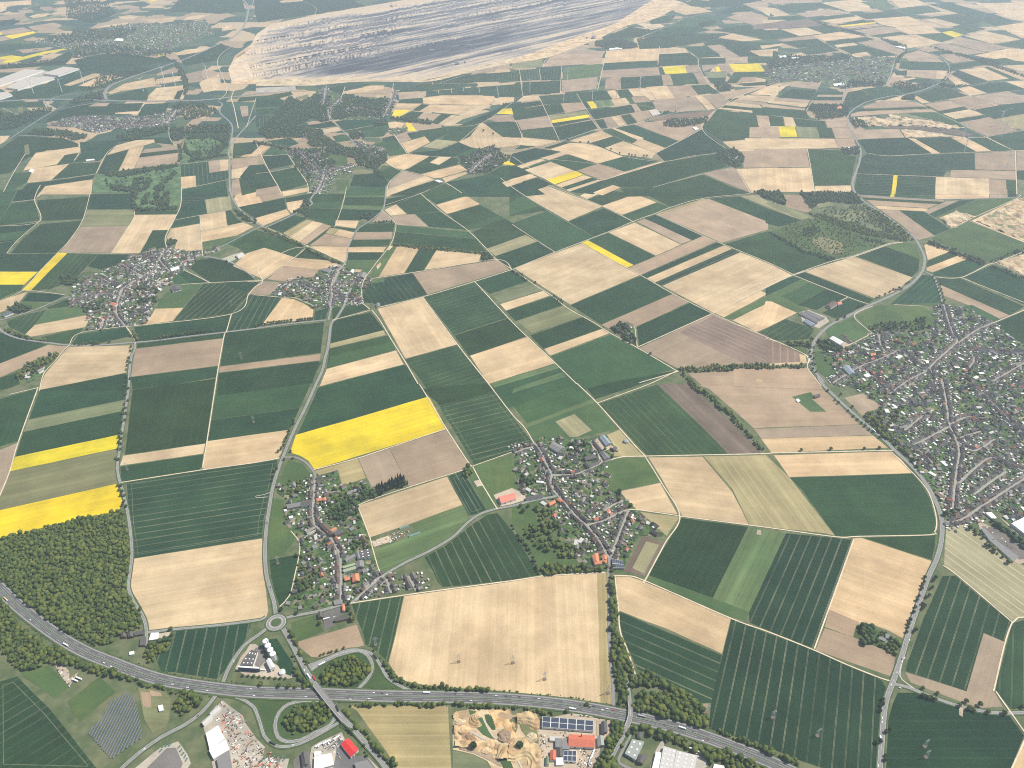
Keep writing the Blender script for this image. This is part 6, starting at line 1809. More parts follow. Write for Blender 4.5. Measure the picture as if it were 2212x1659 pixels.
def garden_mat():
    m, t, b = nt_new('village_gardens'); oc = ocoord(t)
    vo = nd(t, 'ShaderNodeTexVoronoi', distance='CHEBYCHEV', i_Scale=.075); t.links.new(oc, vo.inputs['Vector'])
    sp = t.nodes.new('ShaderNodeSeparateColor'); t.links.new(vo.outputs['Color'], sp.inputs[0])
    cr = t.nodes.new('ShaderNodeValToRGB'); cr.color_ramp.interpolation = 'CONSTANT'
    e = cr.color_ramp.elements; e[0].color = (.032, .062, .022, 1); e[1].position = .3; e[1].color = (.052, .092, .030, 1)
    for p, c in ((.56, (.072, .112, .036)), (.78, (.10, .115, .052)), (.88, (.17, .15, .11)), (.95, (.22, .18, .125))):
        x = e.new(p); x.color = (*c, 1)
    t.links.new(sp.outputs[0], cr.inputs[0])
    c = mixmul(t, cr.outputs[0], mrange(t, noi(t, oc, .12, 5, .7), .3, .7, .65, 1.35))
    t.links.new(c, b.inputs['Base Color']); b.inputs['Roughness'].default_value = .95
    return m
M_GARDEN = garden_mat()
def ground_mat():
    m, t, b = nt_new('countryside'); oc = ocoord(t)
    near = mix(t, (.112, .120, .062), (.065, .090, .038), mrange(t, noi(t, oc, .02, 4), .4, .6, 0, 1))
    vo = nd(t, 'ShaderNodeTexVoronoi', distance='CHEBYCHEV', i_Scale=.0042); t.links.new(oc, vo.inputs['Vector'])
    sp = t.nodes.new('ShaderNodeSeparateColor'); t.links.new(vo.outputs['Color'], sp.inputs[0])
    cr = t.nodes.new('ShaderNodeValToRGB'); cr.color_ramp.interpolation = 'CONSTANT'
    e = cr.color_ramp.elements; e[0].color = (.024, .054, .034, 1); e[1].position = .36; e[1].color = (.04, .075, .04, 1)
    for p, c in ((.5, (.27, .2, .125)), (.72, (.36, .27, .16)), (.86, (.06, .085, .04))):
        x = e.new(p); x.color = (*c, 1)
    t.links.new(sp.outputs[1], cr.inputs[0])
    sy = t.nodes.new('ShaderNodeSeparateXYZ'); t.links.new(oc, sy.inputs[0])
    far = mrange(t, sy.outputs[1], 4200, 5200, 0, 1)
    c = mix(t, near, cr.outputs[0], far)
    c = mixmul(t, c, mrange(t, noi(t, oc, .05, 4), .3, .7, .85, 1.15))
    t.links.new(c, b.inputs['Base Color']); b.inputs['Roughness'].default_value = .95
    return m
M_GROUND = ground_mat()
def leaf_mat(name, cols, objr=False):
    m, t, b = nt_new(name); oc = ocoord(t)
    r = orandom(t) if objr else t.nodes.new('ShaderNodeNewGeometry').outputs['Random Per Island']
    cr = t.nodes.new('ShaderNodeValToRGB'); e = cr.color_ramp.elements
    e[0].color = (*cols[0], 1); e[1].color = (*cols[-1], 1)
    for i, c in enumerate(cols[1:-1]):
        x = e.new((i + 1) / (len(cols) - 1)); x.color = (*c, 1)
    t.links.new(r, cr.inputs[0])
    c = mixmul(t, cr.outputs[0], mrange(t, noi(t, oc, .9 if not objr else 1.2, 4, .7), .3, .7, .55, 1.5))
    t.links.new(c, b.inputs['Base Color']); b.inputs['Roughness'].default_value = .8; b.inputs['Specular IOR Level'].default_value = .1
    bp = nd(t, 'ShaderNodeBump', i_Strength=.8, i_Distance=.8); t.links.new(noi(t, oc, 1.4, 3, .7), bp.inputs['Height']); t.links.new(bp.outputs[0], b.inputs['Normal'])
    return m
HUES = {
 'f': [(.034, .058, .015), (.054, .080, .019), (.078, .102, .023), (.105, .122, .028), (.044, .068, .020)],
 'd': [(.022, .042, .017), (.032, .058, .022), (.043, .070, .026), (.058, .082, .031)],
 'y': [(.045, .070, .016), (.070, .095, .018), (.105, .120, .020), (.050, .080, .020)],
 'c': [(.013, .024, .017), (.018, .031, .020), (.022, .038, .023)],
}
M_LEAF = {k: leaf_mat('foliage_' + n, v) for (k, v), n in zip(HUES.items(), ('broadleaf', 'dark', 'spring', 'conifer'))}
M_CROWN = {k: leaf_mat('crown_' + n, v, True) for (k, v), n in zip(HUES.items(), ('broadleaf', 'dark', 'spring', 'conifer'))}
M_BARK = simple('bark', (.09, .07, .05))
M_ASPH = simple('asphalt', (.185, .178, .168), .9, .12, .15)
M_STREET = simple('paved_street', (.25, .235, .21), .9, .14, .12)
M_ASPHD = simple('motorway_asphalt', (.098, .096, .096), .9, .10, .08)
M_SHOULD = simple('hard_shoulder', (.21, .20, .19), .9, .10, .1)
M_PATH = simple('gravel_track', (.50, .42, .30), .95, .16, .05)
M_LANE = simple('concrete_lane', (.38, .35, .29), .9, .1, .1)
M_RAIL = simple('rail_bed', (.15, .115, .085), .95, .2, .05)
M_WHITE = simple('white_paint', (.72, .72, .70), .6, .05, .3)
M_LINE = simple('worn_road_paint', (.46, .46, .45), .7, .1, .3)
M_VERGE = simple('verge_grass', (.055, .085, .032), .95, .25, .06)
M_CONC = simple('concrete', (.40, .38, .35), .85, .1, .3)
ROOFC = {'red': (.62, .035, .035), 'white': (.66, .64, .60), 'dark': (.085, .080, .078), 'grey': (.17, .165, .16), 'lightgrey': (.40, .385, .36),
 'blue': (.075, .090, .125), 'orange': (.50, .185, .10), 'brickred': (.44, .125, .075), 'green': (.13, .19, .10), 'greygreen': (.24, .26, .235),
 'brown': (.115, .078, .062), 'palegreen': (.27, .31, .20), 'teal': (.12, .22, .19), 'salmon': (.58, .19, .135), 'bluegrey': (.20, .235, .275), 'pale': (.40, .36, .31)}
M_ROOF = {k: simple('roof_' + k, v, .8, .10, .25, .2) for k, v in ROOFC.items()}
M_WALLW = simple('white_render', (.66, .63, .57), .85, .08, .4, objvar=.08)
M_WALLB = simple('brick', (.20, .095, .065), .9, .15, .8, objvar=.15)
M_WALLG = simple('grey_cladding', (.33, .33, .33), .7, .08, .4)
M_WALLD = simple('dark_cladding', (.06, .075, .105), .6, .08, .4)
M_HR = {k: simple('tiles_' + k, v, .85, .14, .5, .2, .28) for k, v in {'slate': (.080, .076, .071), 'brown': (.120, .084, .064), 'grey': (.175, .165, .148), 'orange': (.34, .13, .08)}.items()}
M_STEEL = simple('galvanised_steel', (.46, .46, .45), .5, .06, .3, .4)
M_TOWER = simple('white_tower', (.78, .78, .78), .5, .03, .1)
M_PANEL = simple('solar_glass', (.040, .050, .075), .25, .08, .3, .5)
M_ARRAY = simple('solar_array_glass', (.10, .112, .135), .4, .06, .3, .4)
M_GLASS = simple('window_glass', (.05, .06, .07), .2, .05, .3, .5)
M_SKYL = simple('skylight', (.80, .80, .76), .4, .04, .3)
VC = {'white': (.78, .78, .77), 'grey': (.30, .31, .32), 'dark': (.035, .04, .045), 'red': (.50, .03, .03), 'yellow': (.62, .42, .12), 'orange': (.70, .25, .05)}
M_CAR = {k: simple('paint_' + k, v, .35, .03, .5, .5) for k, v in VC.items()}
M_TYRE = simple('rubber', (.02, .02, .02))
def pit_mat():
    m, t, b = nt_new('open_cast_spoil'); oc = ocoord(t)
    uv = nd(t, 'ShaderNodeUVMap', uv_map='bench').outputs[0]
    sx = t.nodes.new('ShaderNodeSeparateXYZ'); t.links.new(uv, sx.inputs[0])
    cv = t.nodes.new('ShaderNodeCombineXYZ'); t.links.new(mth(t, 'MULTIPLY', sx.outputs[0], 8), cv.inputs[0]); t.links.new(mth(t, 'MULTIPLY', sx.outputs[1], 44), cv.inputs[1])
    n1 = noi(t, cv.outputs[0], 1.0, 6, .54)
    at = nd(t, 'ShaderNodeAttribute', attribute_name='seam').outputs['Fac']
    a = mth(t, 'ADD', mth(t, 'MULTIPLY', mth(t, 'SUBTRACT', n1, .5), 2.0), at)
    cr = t.nodes.new('ShaderNodeValToRGB'); e = cr.color_ramp.elements
    e[0].position = .06; e[0].color = (.42, .32, .20, 1); e[1].position = 1.0; e[1].color = (.032, .032, .040, 1)
    for p, c in ((.22, (.43, .34, .235)), (.38, (.34, .28, .215)), (.58, (.19, .168, .148)), (.80, (.085, .083, .090))):
        x = e.new(p); x.color = (*c, 1)
    t.links.new(a, cr.inputs[0])
    c = mixmul(t, cr.outputs[0], mrange(t, noi(t, oc, .02, 5, .65), .3, .7, .8, 1.2))
    t.links.new(c, b.inputs['Base Color']); b.inputs['Roughness'].default_value = .95
    return m
M_PIT = pit_mat()

# ------------------------------------------------------------ open-cast mine (terraced pit) and the ground sheet round it
def lerp_line(P, n):
    P = [Vector(p) for p in P]; L = [0]
    for a, b in zip(P, P[1:]): L.append(L[-1] + (b - a).length)
    out = []
    for i in range(n):
        d = L[-1] * i / (n - 1); k = 0
        while k < len(P) - 2 and L[k + 1] < d: k += 1
        f = (d - L[k]) / max(L[k + 1] - L[k], 1e-6); out.append(P[k].lerp(P[k + 1], min(f, 1)))
    return out
X1 = 2212
NEAR = [(-205, 722), (0, 702), (300, 697), (700, 697), (1000, 703), (1400, 703), (1600, 662), (1900, 600), (2212, 538), (2512, 482), (2772, 402), (2952, 332), (3212, 222), (3462, 132), (3612, 0), (3700, -80)]
FAR = [(-240, 600), (-180, 480), (-40, 380), (10, 290), (130, 208), (500, 130), (960, 54), (1300, -5), (1700, -50), (2200, -95), (2700, -118), (3100, -120), (3400, -110), (3720, -95)]
NS, NTT = 480, 190
near = lerp_line([(x + X1, y) for x, y in NEAR], NS); far = lerp_line([(x + X1, y) for x, y in FAR], NS)
# the benches run dead straight; kk counts across them from the far rim (0) to the near rim (1)
PROF = [(0, 0), (.07, -3), (.10, -16), (.17, -17), (.205, -32), (.275, -33), (.32, -50), (.40, -51), (.445, -66), (.50, -67), (.54, -84), (.69, -86), (.76, -66), (.84, -50), (.92, -24), (1, 0)]
SEAM = [(0, .12), (.06, .15), (.07, .36), (.10, .38), (.11, .70), (.165, .62), (.175, .38), (.20, .40), (.215, .80), (.27, .62), (.28, .40), (.315, .36), (.33, .85), (.39, .70), (.405, .42), (.44, .38), (.455, .78), (.495, .72), (.505, .44), (.54, .52), (.56, 1.02), (.66, 1.05), (.70, .70), (.745, .34), (.79, .74), (.83, .36), (.88, .60), (.92, .22), (1, .10)]
def itp(T, x):
    for (a, p), (b, q) in zip(T, T[1:]):
        if x <= b: return p + (q - p) * (x - a) / (b - a)
    return T[-1][1]
pv, puv, pseam = [], [], []
for i in range(NS):
    s = i / (NS - 1); env = max(0, min(1, s / .05, (1 - s) / .03))
    for j in range(NTT):
        tt = j / (NTT - 1); X = near[i].x + (far[i].x - near[i].x) * tt; Y = near[i].y + (far[i].y - near[i].y) * tt
        kk = ((Y + 1332) / (12212 - X) - .152) / .092
        edge = min(1, tt * 7, (1 - tt) * 10) * env; X0 = (X - X1) / 3700
        lev = int(kk * 8.5 + .5); ph = X0 * (150 + 90 * (lev % 3)) + lev * 1.7 + 5 * noise.noise((X0 * 16, lev * 3.3, 1))
        sc_ = max(0, noise.noise((X0 * 9, lev * 2.1, 4)) + .45) * max(0, 1 - 2.6 * abs(noise.noise((X0 * (95 + 25 * (lev % 3)), lev * 7.7, 2 + kk * 6))))
        wob = .010 * noise.noise((X0 * 4, kk * 4, 2.2)) + .010 * noise.noise((X0 * 30, kk * 9, 6.2)) + (.036 * sc_ if kk < .56 else 0)
        K = min(max(kk + wob * edge, 0), 1)
        z = (itp(PROF, K) - 4 * abs(noise.noise((X0 * 55, kk * 26, 5.1))) * (1 if kk < .56 else .4)) * edge
        pv.append(gp(X, Y, z)); puv.append((X0, kk + wob * .3))
        left = min(1, .14 + max(s - .045, 0) * 5.0 + .4 * max(0, noise.noise((X0 * 22, kk * 20, 3)))) if s < .4 else 1
        dip = 1 - .38 * max(0, min(1, (K - .53) / .04, (.70 - K) / .04)) * min(1, max(0, .16 - X0, X0 - .48) * 5 + .8 * abs(noise.noise((X0 * 9, kk * 30, 7))))
        haul = -.42 if min(abs(K - c_) for c_ in (.135, .245, .365, .475, .735, .815)) < .0045 else 0
        pseam.append((itp(SEAM, K) * dip * left + haul + .12 * noise.noise((X0 * 26, kk * 50, 2)) * edge + .07) * min(1, .12 + tt * (6 + 5 * noise.noise((X0 * 14, 4, 4)))) * (1 if tt < .93 + .03 * noise.noise((X0 * 30, 1, 1)) else .35))
pf = [(i * NTT + j, (i + 1) * NTT + j, (i + 1) * NTT + j + 1, i * NTT + j + 1) for i in range(NS - 1) for j in range(NTT - 1)]
me = bpy.data.meshes.new('open_cast_mine'); me.from_pydata(pv, [], pf); me.materials.append(M_PIT)
ul = me.uv_layers.new(name='bench'); vi = np.zeros(len(me.loops), np.int32); me.loops.foreach_get('vertex_index', vi)
ul.data.foreach_set('uv', np.array(puv, np.float32)[vi].ravel())
me.attributes.new('seam', 'FLOAT', 'POINT').data.foreach_set('value', np.array(pseam, np.float32)); me.update()
tag(link('open_cast_mine', me), kind='structure')
hole = [pv[i * NTT] for i in range(NS)] + [pv[(NS - 1) * NTT + j] for j in range(1, NTT - 1)] + [pv[i * NTT + NTT - 1] for i in range(NS - 1, -1, -1)] + [pv[j] for j in range(NTT - 2, 0, -1)]
outer = [(-15000, -3000, 0), (15000, -3000, 0), (15000, 21000, 0), (-15000, 21000, 0)]
allp = [Vector((p[0], p[1], 0)) for p in outer + hole]
tri = tessellate_polygon([[Vector(p) for p in outer], [Vector((p[0], p[1], 0)) for p in hole]])
me = bpy.data.meshes.new('ground'); me.from_pydata([tuple(p) for p in outer + hole], [], [tuple(f) for f in tri]); me.materials.append(M_GROUND)
bm = bmesh.new(); bm.from_mesh(me); bmesh.ops.recalc_face_normals(bm, faces=bm.faces)
for f in bm.faces:
    if f.normal.z < 0: f.normal_flip()
bm.to_mesh(me); bm.free()
tag(link('ground', me), kind='structure')

# ------------------------------------------------------------ fields
def sheet(name, P, z, m, direct=None):
    vs = [gp(x, y, 0) for x, y, _ in P]; n = len(vs)
    a = sum(vs[i][0] * vs[(i + 1) % n][1] - vs[(i + 1) % n][0] * vs[i][1] for i in range(n))
    if a < 0: vs = vs[::-1]
    best = max(range(n), key=lambda i: (Vector(vs[i]) - Vector(vs[(i + 1) % n])).length)
    d = (Vector(vs[(best + 1) % n]) - Vector(vs[best])).normalized(); nrm = Vector((-d.y, d.x, 0)); o = Vector(vs[best])
    if direct: d = (Vector(gp(*direct[1][:2])) - Vector(gp(*direct[0][:2]))).normalized(); nrm = Vector((-d.y, d.x, 0))
    dens = []
    for i in range(n):
        p, q = Vector(vs[i]), Vector(vs[(i + 1) % n]); k = max(1, min(6, int((q - p).length / 60)))
        for j in range(k):
            w = p.lerp(q, j / k)
            if j: w += Vector((rnd.uniform(-1, 1), rnd.uniform(-1, 1), 0)) * .9
            dens.append((w.x, w.y, z))
    me = bpy.data.meshes.new(name); me.from_pydata(dens, [], [tuple(range(len(dens)))]); me.materials.append(m)
    ul = me.uv_layers.new(name='rows')
    for l in me.loops:
        p = Vector(dens[l.vertex_index]) - o; ul.data[l.index].uv = (p.dot(nrm), p.dot(d))
    o_ = tag(link(name, me), kind='structure')
    if m in HEAD:
        Q = [Vector(v) for v in vs]; n = len(Q); ins = []
        for i in range(n):
            a, b, c = Q[i - 1], Q[i], Q[(i + 1) % n]; d1 = (b - a).normalized(); d2 = (c - b).normalized(); n1 = Vector((-d1.y, d1.x, 0)); n2 = Vector((-d2.y, d2.x, 0)); bs = (n1 + n2)
            if bs.length < .3: bs = n1
            bs.normalize(); ins.append(b + bs * min(13 / max(bs.dot(n1), .35), 26))
        if min((Q[i] - Q[(i + 1) % n]).length for i in range(n)) > 40:
            mb = MB()
            for i in range(n):
                p, q = ins[i], ins[(i + 1) % n]; dd = (q - p)
                if dd.dot(Q[(i + 1) % n] - Q[i]) <= 0: continue
                e = Vector((-dd.y, dd.x, 0)).normalized() * .75; u = Vector((0, 0, z + .0014)); mb.face([p - e + u, q - e + u, q + e + u, p + e + u])
            tag(mb.obj('headland_track', M_HEAD), kind='structure')
    return o_
M_HEAD = simple('headland_track', (.095, .115, .062), .95, .35, .03)
HEAD = set()
FN = {'m': 'meadow', 'q': 'golf_meadow', 's': 'sand_patch', 'c': 'gravel_yard', 'a': 'asphalt_yard', 'u': 'earth_patch'}
def do_fields(text, z0, dz, rowsel=None):
    k = 0
    for ln in rows(text):
        w = ln.split()
        if rowsel is not None and int(w[1][0]) not in rowsel: continue
        c, _, dr = w[0].partition('@')
        sheet(FN.get(c, 'field'), pts(w[1], w[2:]), z0 + dz * k, FM[c], pts(w[1], dr.split(';')) if dr else None); k += 1
HEAD.update([FM['W'], FM['V']]); do_fields(F23, .050, .003); HEAD.clear(); do_fields(F1, .051, .003); do_fields(F0, .052, .003)
VP = {}; VS = {}
for ln in rows(VILL):
    w = ln.split()
    if w[0] == 'V': VP[w[1]] = [Vector(gp(*p[:2])).to_2d() for p in pts(w[2], w[3:])]; sheet('village_ground', pts(w[2], w[3:]), .72 + .003 * len(VP), M_GARDEN)
    else:
        nm, rest = ' '.join(w[2:]).split('|'); q = rest.split()
        VS.setdefault(w[1], []).append((nm, [Vector(gp(*p[:2])).to_2d() for p in pts(q[0], q[1:])]))
do_fields(MEAD, .80, .003)

# ------------------------------------------------------------ roads
def smooth(P, step=14):
    P = [Vector(p) for p in P]; out = []
    for i in range(len(P) - 1):
        p0, p1, p2, p3 = P[max(i - 1, 0)], P[i], P[i + 1], P[min(i + 2, len(P) - 1)]
        k = max(2, int((p2 - p1).length / step)); k = min(k, 30)
        for j in range(k):
            t = j / k
            out.append(.5 * ((2 * p1) + (p2 - p0) * t + (2 * p0 - 5 * p1 + 4 * p2 - p3) * t * t + (3 * p1 - p0 - 3 * p2 + p3) * t ** 3))
    out.append(P[-1]); return out
def normals(C):
    N = []
    for i in range(len(C)):
        d = C[min(i + 1, len(C) - 1)] - C[max(i - 1, 0)]; d.z = 0; d.normalize(); N.append(Vector((-d.y, d.x, 0)))
    return N
def ribbon(mb, C, a, b, z, m=0, dash=None):
    N = normals(C); L = 0
    for i in range(len(C) - 1):
        L += (C[i + 1] - C[i]).length
        if dash and (L % dash[0]) > dash[1]: continue
        p, q = C[i], C[i + 1]; u = Vector((0, 0, z))
        mb.face([p + N[i] * a + u, p + N[i] * b + u, q + N[i + 1] * b + u, q + N[i + 1] * a + u][::(-1 if b > a else 1)], m)
def wpts(P): return [Vector(gp(x, y, z)) for x, y, z in P]
STREETS = []
rk = 0; trackmb = {}
for ln in rows(ROADS):
    w = ln.split(); C = smooth(wpts(pts(w[2], w[3:]))); hw = float(w[1]) / 2 * (1 if w[0] not in 'PC' else (.85, .74, .68, .68)[int(w[2][0])]); z = .96 + .0022 * rk; rk += 1
    STREETS.append((C, hw))
    if w[0] in 'PC':
        ribbon(trackmb.setdefault((w[0], w[2][0]), MB()), C, -hw, hw, z); continue
    mb = MB()
    if w[0] == 'A' and int(w[2][0]) > 1:
        ribbon(mb, C, -hw - 3, hw + 3, z - .10, 2)
    ribbon(mb, C, -hw, hw, z, 0)
    if w[0] == 'A':
        for s in (-1, 1): ribbon(mb, C, s * (hw - .55) - .2, s * (hw - .55) + .2, z + .03, 1)
        ribbon(mb, C, -.16, .16, z + .03, 1, (12, 5))
    zmax = max(c.z for c in C)
    if zmax > .5:                                    # embankment sides
        N = normals(C)
        for s in (-1, 1):
            for i in range(len(C) - 1):
                p, q = C[i] + N[i] * s * hw, C[i + 1] + N[i + 1] * s * hw
                p2, q2 = C[i] + N[i] * s * (hw + C[i].z * 1.6), C[i + 1] + N[i + 1] * s * (hw + C[i + 1].z * 1.6); p2.z = q2.z = .7
                mb.face([p + Vector((0, 0, z)), q + Vector((0, 0, z)), q2, p2][::s], 2)
    tag(mb.obj('street' if w[0] == 'S' else 'road', [M_ASPH, M_LINE, M_VERGE]), kind='structure')
for (k, r), mb in trackmb.items():
    tag(mb.obj('farm_track' if k == 'P' else 'path', M_PATH if k == 'P' else M_LANE), kind='structure')
# motorway
MWAY = [(-60, 55), (0, 112), (160, 262), (330, 398), (560, 560), (760, 668), (960, 748), (1200, 838), (1440, 908), (1800, 964), (2212, 1006), (2812, 1022), (3312, 1040), (3912, 1050), (4424, 1070), (4949, 1124), (5424, 1212), (5824, 1306), (6124, 1402), (6424, 1515), (6636, 1600), (6900, 1725)]
MC = smooth([Vector(gp(x, y + 4977)) for x, y in MWAY], 20); STREETS.append((MC, 15))
mb = MB(); ribbon(mb, MC, -18, 18, 1.30, 3); ribbon(mb, MC, -14.6, 14.6, 1.42, 0)
for s in (-1, 1):
    ribbon(mb, MC, s * 12.0, s * 14.4, 1.46, 2)
    for d, w_ in ((11.8, .3), (2.6, .25)): ribbon(mb, MC, s * d - w_ / 2, s * d + w_ / 2, 1.50, 1)
    ribbon(mb, MC, s * 7.3 - .2, s * 7.3 + .2, 1.50, 1, (40, 21))
ribbon(mb, MC, -1.7, 1.7, 1.54, 3)
tag(mb.obj('motorway', [M_ASPHD, M_LINE, M_SHOULD, M_VERGE]), kind='structure')
mb = MB()
for i in range(0, len(MC) - 1):
    p, q = MC[i], MC[i + 1]; N = normals([p, q])
    mb.prism([(p - N[0] * .2)[:2], (q - N[1] * .2)[:2], (q + N[1] * .2)[:2], (p + N[0] * .2)[:2]], 1.5, 2.4)
tag(mb.obj('crash_barrier', M_STEEL), 'long steel crash barrier down the grassy middle of the motorway', 'barrier')
# roundabout
rc = Vector(gp(2212 + 175, 4977 + 405)); mb = MB(); ring = [rc + Vector((math.cos(a), math.sin(a), 0)) * 1 for a in [2 * math.pi * i / 48 for i in range(48)]]
def annulus(mb, r0, r1, z, m):
    for i in range(48):
        a, b = [(ring[k % 48] - rc) for k in (i, i + 1)]
        mb.face([rc + a * r0 + Vector((0, 0, z)), rc + a * r1 + Vector((0, 0, z)), rc + b * r1 + Vector((0, 0, z)), rc + b * r0 + Vector((0, 0, z))], m)
annulus(mb, 15.5, 24, 1.62, 0); annulus(mb, 23.2, 23.6, 1.66, 1); annulus(mb, 16.0, 16.4, 1.66, 1); annulus(mb, 24, 27, 1.56, 2)
tag(mb.obj('roundabout', [M_ASPH, M_WHITE, M_VERGE]), kind='structure')
mb = MB(); annulus(mb, 12.5, 15.5, 1.66, 1); annulus(mb, 0.01, 12.5, 1.70, 0)
tag(mb.obj('roundabout_island', [M_VERGE, M_SHOULD]), kind='structure')

def bridge(label, P, hw):
    C = smooth([Vector(gp(x, y, 6.5)) for x, y in P], 10); N = normals(C); c = C[len(C) // 2]; STREETS.append((C, hw))
    root = empty('road_bridge', (c.x, c.y, 0)); tag(root, label, 'bridge'); L = [p - Vector((c.x, c.y, 0)) for p in C]
    mb = MB()
    for i in range(len(L) - 1):
        a, b = L[i], L[i + 1]
        mb.prism([(a - N[i] * hw)[:2], (b - N[i + 1] * hw)[:2], (b + N[i + 1] * hw)[:2], (a + N[i] * hw)[:2]], 5.3, 7.65, 0, bottom=True)
    mb.obj('deck', M_CONC, root)
    mb = MB(); ribbon(mb, L, -hw + 1.2, hw - 1.2, 1.2, 0); ribbon(mb, L, -.16, .16, 1.23, 1, (12, 5))
    mb.obj('carriageway', [M_ASPH, M_WHITE], root)
    for s in (-1, 1):
        mb = MB()
        for i in range(len(L) - 1):
            a, b = L[i] + N[i] * s * (hw - .35), L[i + 1] + N[i + 1] * s * (hw - .35)
            mb.prism([(a - N[i] * .15)[:2], (b - N[i + 1] * .15)[:2], (b + N[i + 1] * .15)[:2], (a + N[i] * .15)[:2]], 7.6, 8.8)
        mb.obj('railing', M_STEEL, root)
    for f in (.3, .5, .7):
        k = int(f * (len(L) - 1)); a = L[k]; mb = MB(); mb.prism([(a - N[k] * (hw - 1) + Vector((.6, 0, 0)))[:2], (a + N[k] * (hw - 1) + Vector((.6, 0, 0)))[:2], (a + N[k] * (hw - 1) - Vector((.6, 0, 0)))[:2], (a - N[k] * (hw - 1) - Vector((.6, 0, 0)))[:2]], 0, 5.4)
        mb.obj('pier', M_CONC, root)
bridge('road bridge carrying the roundabout road over the motorway between the two slip road loops', [(x + 2212, y + 4977) for x, y in ((515, 942), (580, 1026), (650, 1115), (705, 1182), (765, 1250))], 6.5)
bridge('narrow curved overpass crossing the motorway between the tree belts', [(x + 4424, y + 4977) for x, y in ((1018, 1085), (1026, 1150), (1020, 1215), (1004, 1270), (988, 1308))], 5)

# ------------------------------------------------------------ trees
def ico(sub):
    bm = bmesh.new(); bmesh.ops.create_icosphere(bm, subdivisions=sub, radius=1)
    v = np.array([x.co[:] for x in bm.verts]); f = np.array([[q.index for q in p.verts] for p in bm.faces]); bm.free(); return v, f
def crown_tpl(sub, seed, conifer=False):
    v, f = ico(sub); out = v.copy()
    for i, p in enumerate(v):
        d = 1 + .34 * noise.noise(Vector(p) * 1.7 + Vector((seed * 7.3, 0, 0))) + .22 * noise.noise(Vector(p) * 4.1 + Vector((0, seed * 3.1, 0)))
        q = p * d
        if conifer: h = (q[2] + 1) / 2; q = np.array([q[0] * (1.05 - h) * 1.1, q[1] * (1.05 - h) * 1.1, q[2] * 1.7])
        elif q[2] < -.3: q[2] = -.3 + (q[2] + .3) * .35
        out[i] = q
    return out, f
TPL = {2: [crown_tpl(3, s) for s in range(3)], 1: [crown_tpl(2, s + 9) for s in range(5)], 'c': [crown_tpl(2, s + 30, True) for s in range(3)]}
TPLF = [crown_tpl(1, s + 50) for s in range(4)]
def scatter_mesh(name, P, m, tpls):
    """P: list of (x, y, r, h)"""
    Vs, Fs, off = [], [], 0
    for (x, y, r, h) in P:
        v, f = tpls[rnd.randrange(len(tpls))]; a = rnd.uniform(0, 6.28); c, s = math.cos(a), math.sin(a)
        k = np.stack([(v[:, 0] * c - v[:, 1] * s) * r + x, (v[:, 0] * s + v[:, 1] * c) * r * rnd.uniform(.85, 1.15) + y, v[:, 2] * h * .5 + h * .5], 1)
        Vs.append(k); Fs.append(f + off); off += len(v)
    V = np.concatenate(Vs).astype(np.float32); F = np.concatenate(Fs).astype(np.int32)
    me = bpy.data.meshes.new(name); me.vertices.add(len(V)); me.vertices.foreach_set('co', V.ravel())
    me.loops.add(F.size); me.loops.foreach_set('vertex_index', F.ravel()); me.polygons.add(len(F))
    me.polygons.foreach_set('loop_start', np.arange(0, F.size, 3, dtype=np.int32)); me.polygons.foreach_set('loop_total', np.full(len(F), 3, np.int32))
    me.materials.append(m); me.update(calc_edges=True); return link(name, me)
def inside(p, poly):
    x, y = p[0], p[1]; c = False; n = len(poly)
    for i in range(n):
        a, b = poly[i], poly[i - 1]
        if (a[1] > y) != (b[1] > y) and x < (b[0] - a[0]) * (y - a[1]) / (b[1] - a[1]) + a[0]: c = not c
    return c
# coarse lookup of road surfaces
RG = {}
for C, hw in STREETS:
    for i in range(len(C) - 1):
        k = max(1, int((C[i + 1] - C[i]).length / 5))
        for j in range(k):
            p = C[i].lerp(C[i + 1], j / k); RG.setdefault((int(p.x // 20), int(p.y // 20)), []).append((p.x, p.y, hw))
def near_road(x, y, m):
    i, j = int(x // 20), int(y // 20)
    for a in (-1, 0, 1):
        for b in (-1, 0, 1):
            for (px, py, hw) in RG.get((i + a, j + b), ()):
                if (px - x) ** 2 + (py - y) ** 2 < (hw + m) ** 2: return True
    return False
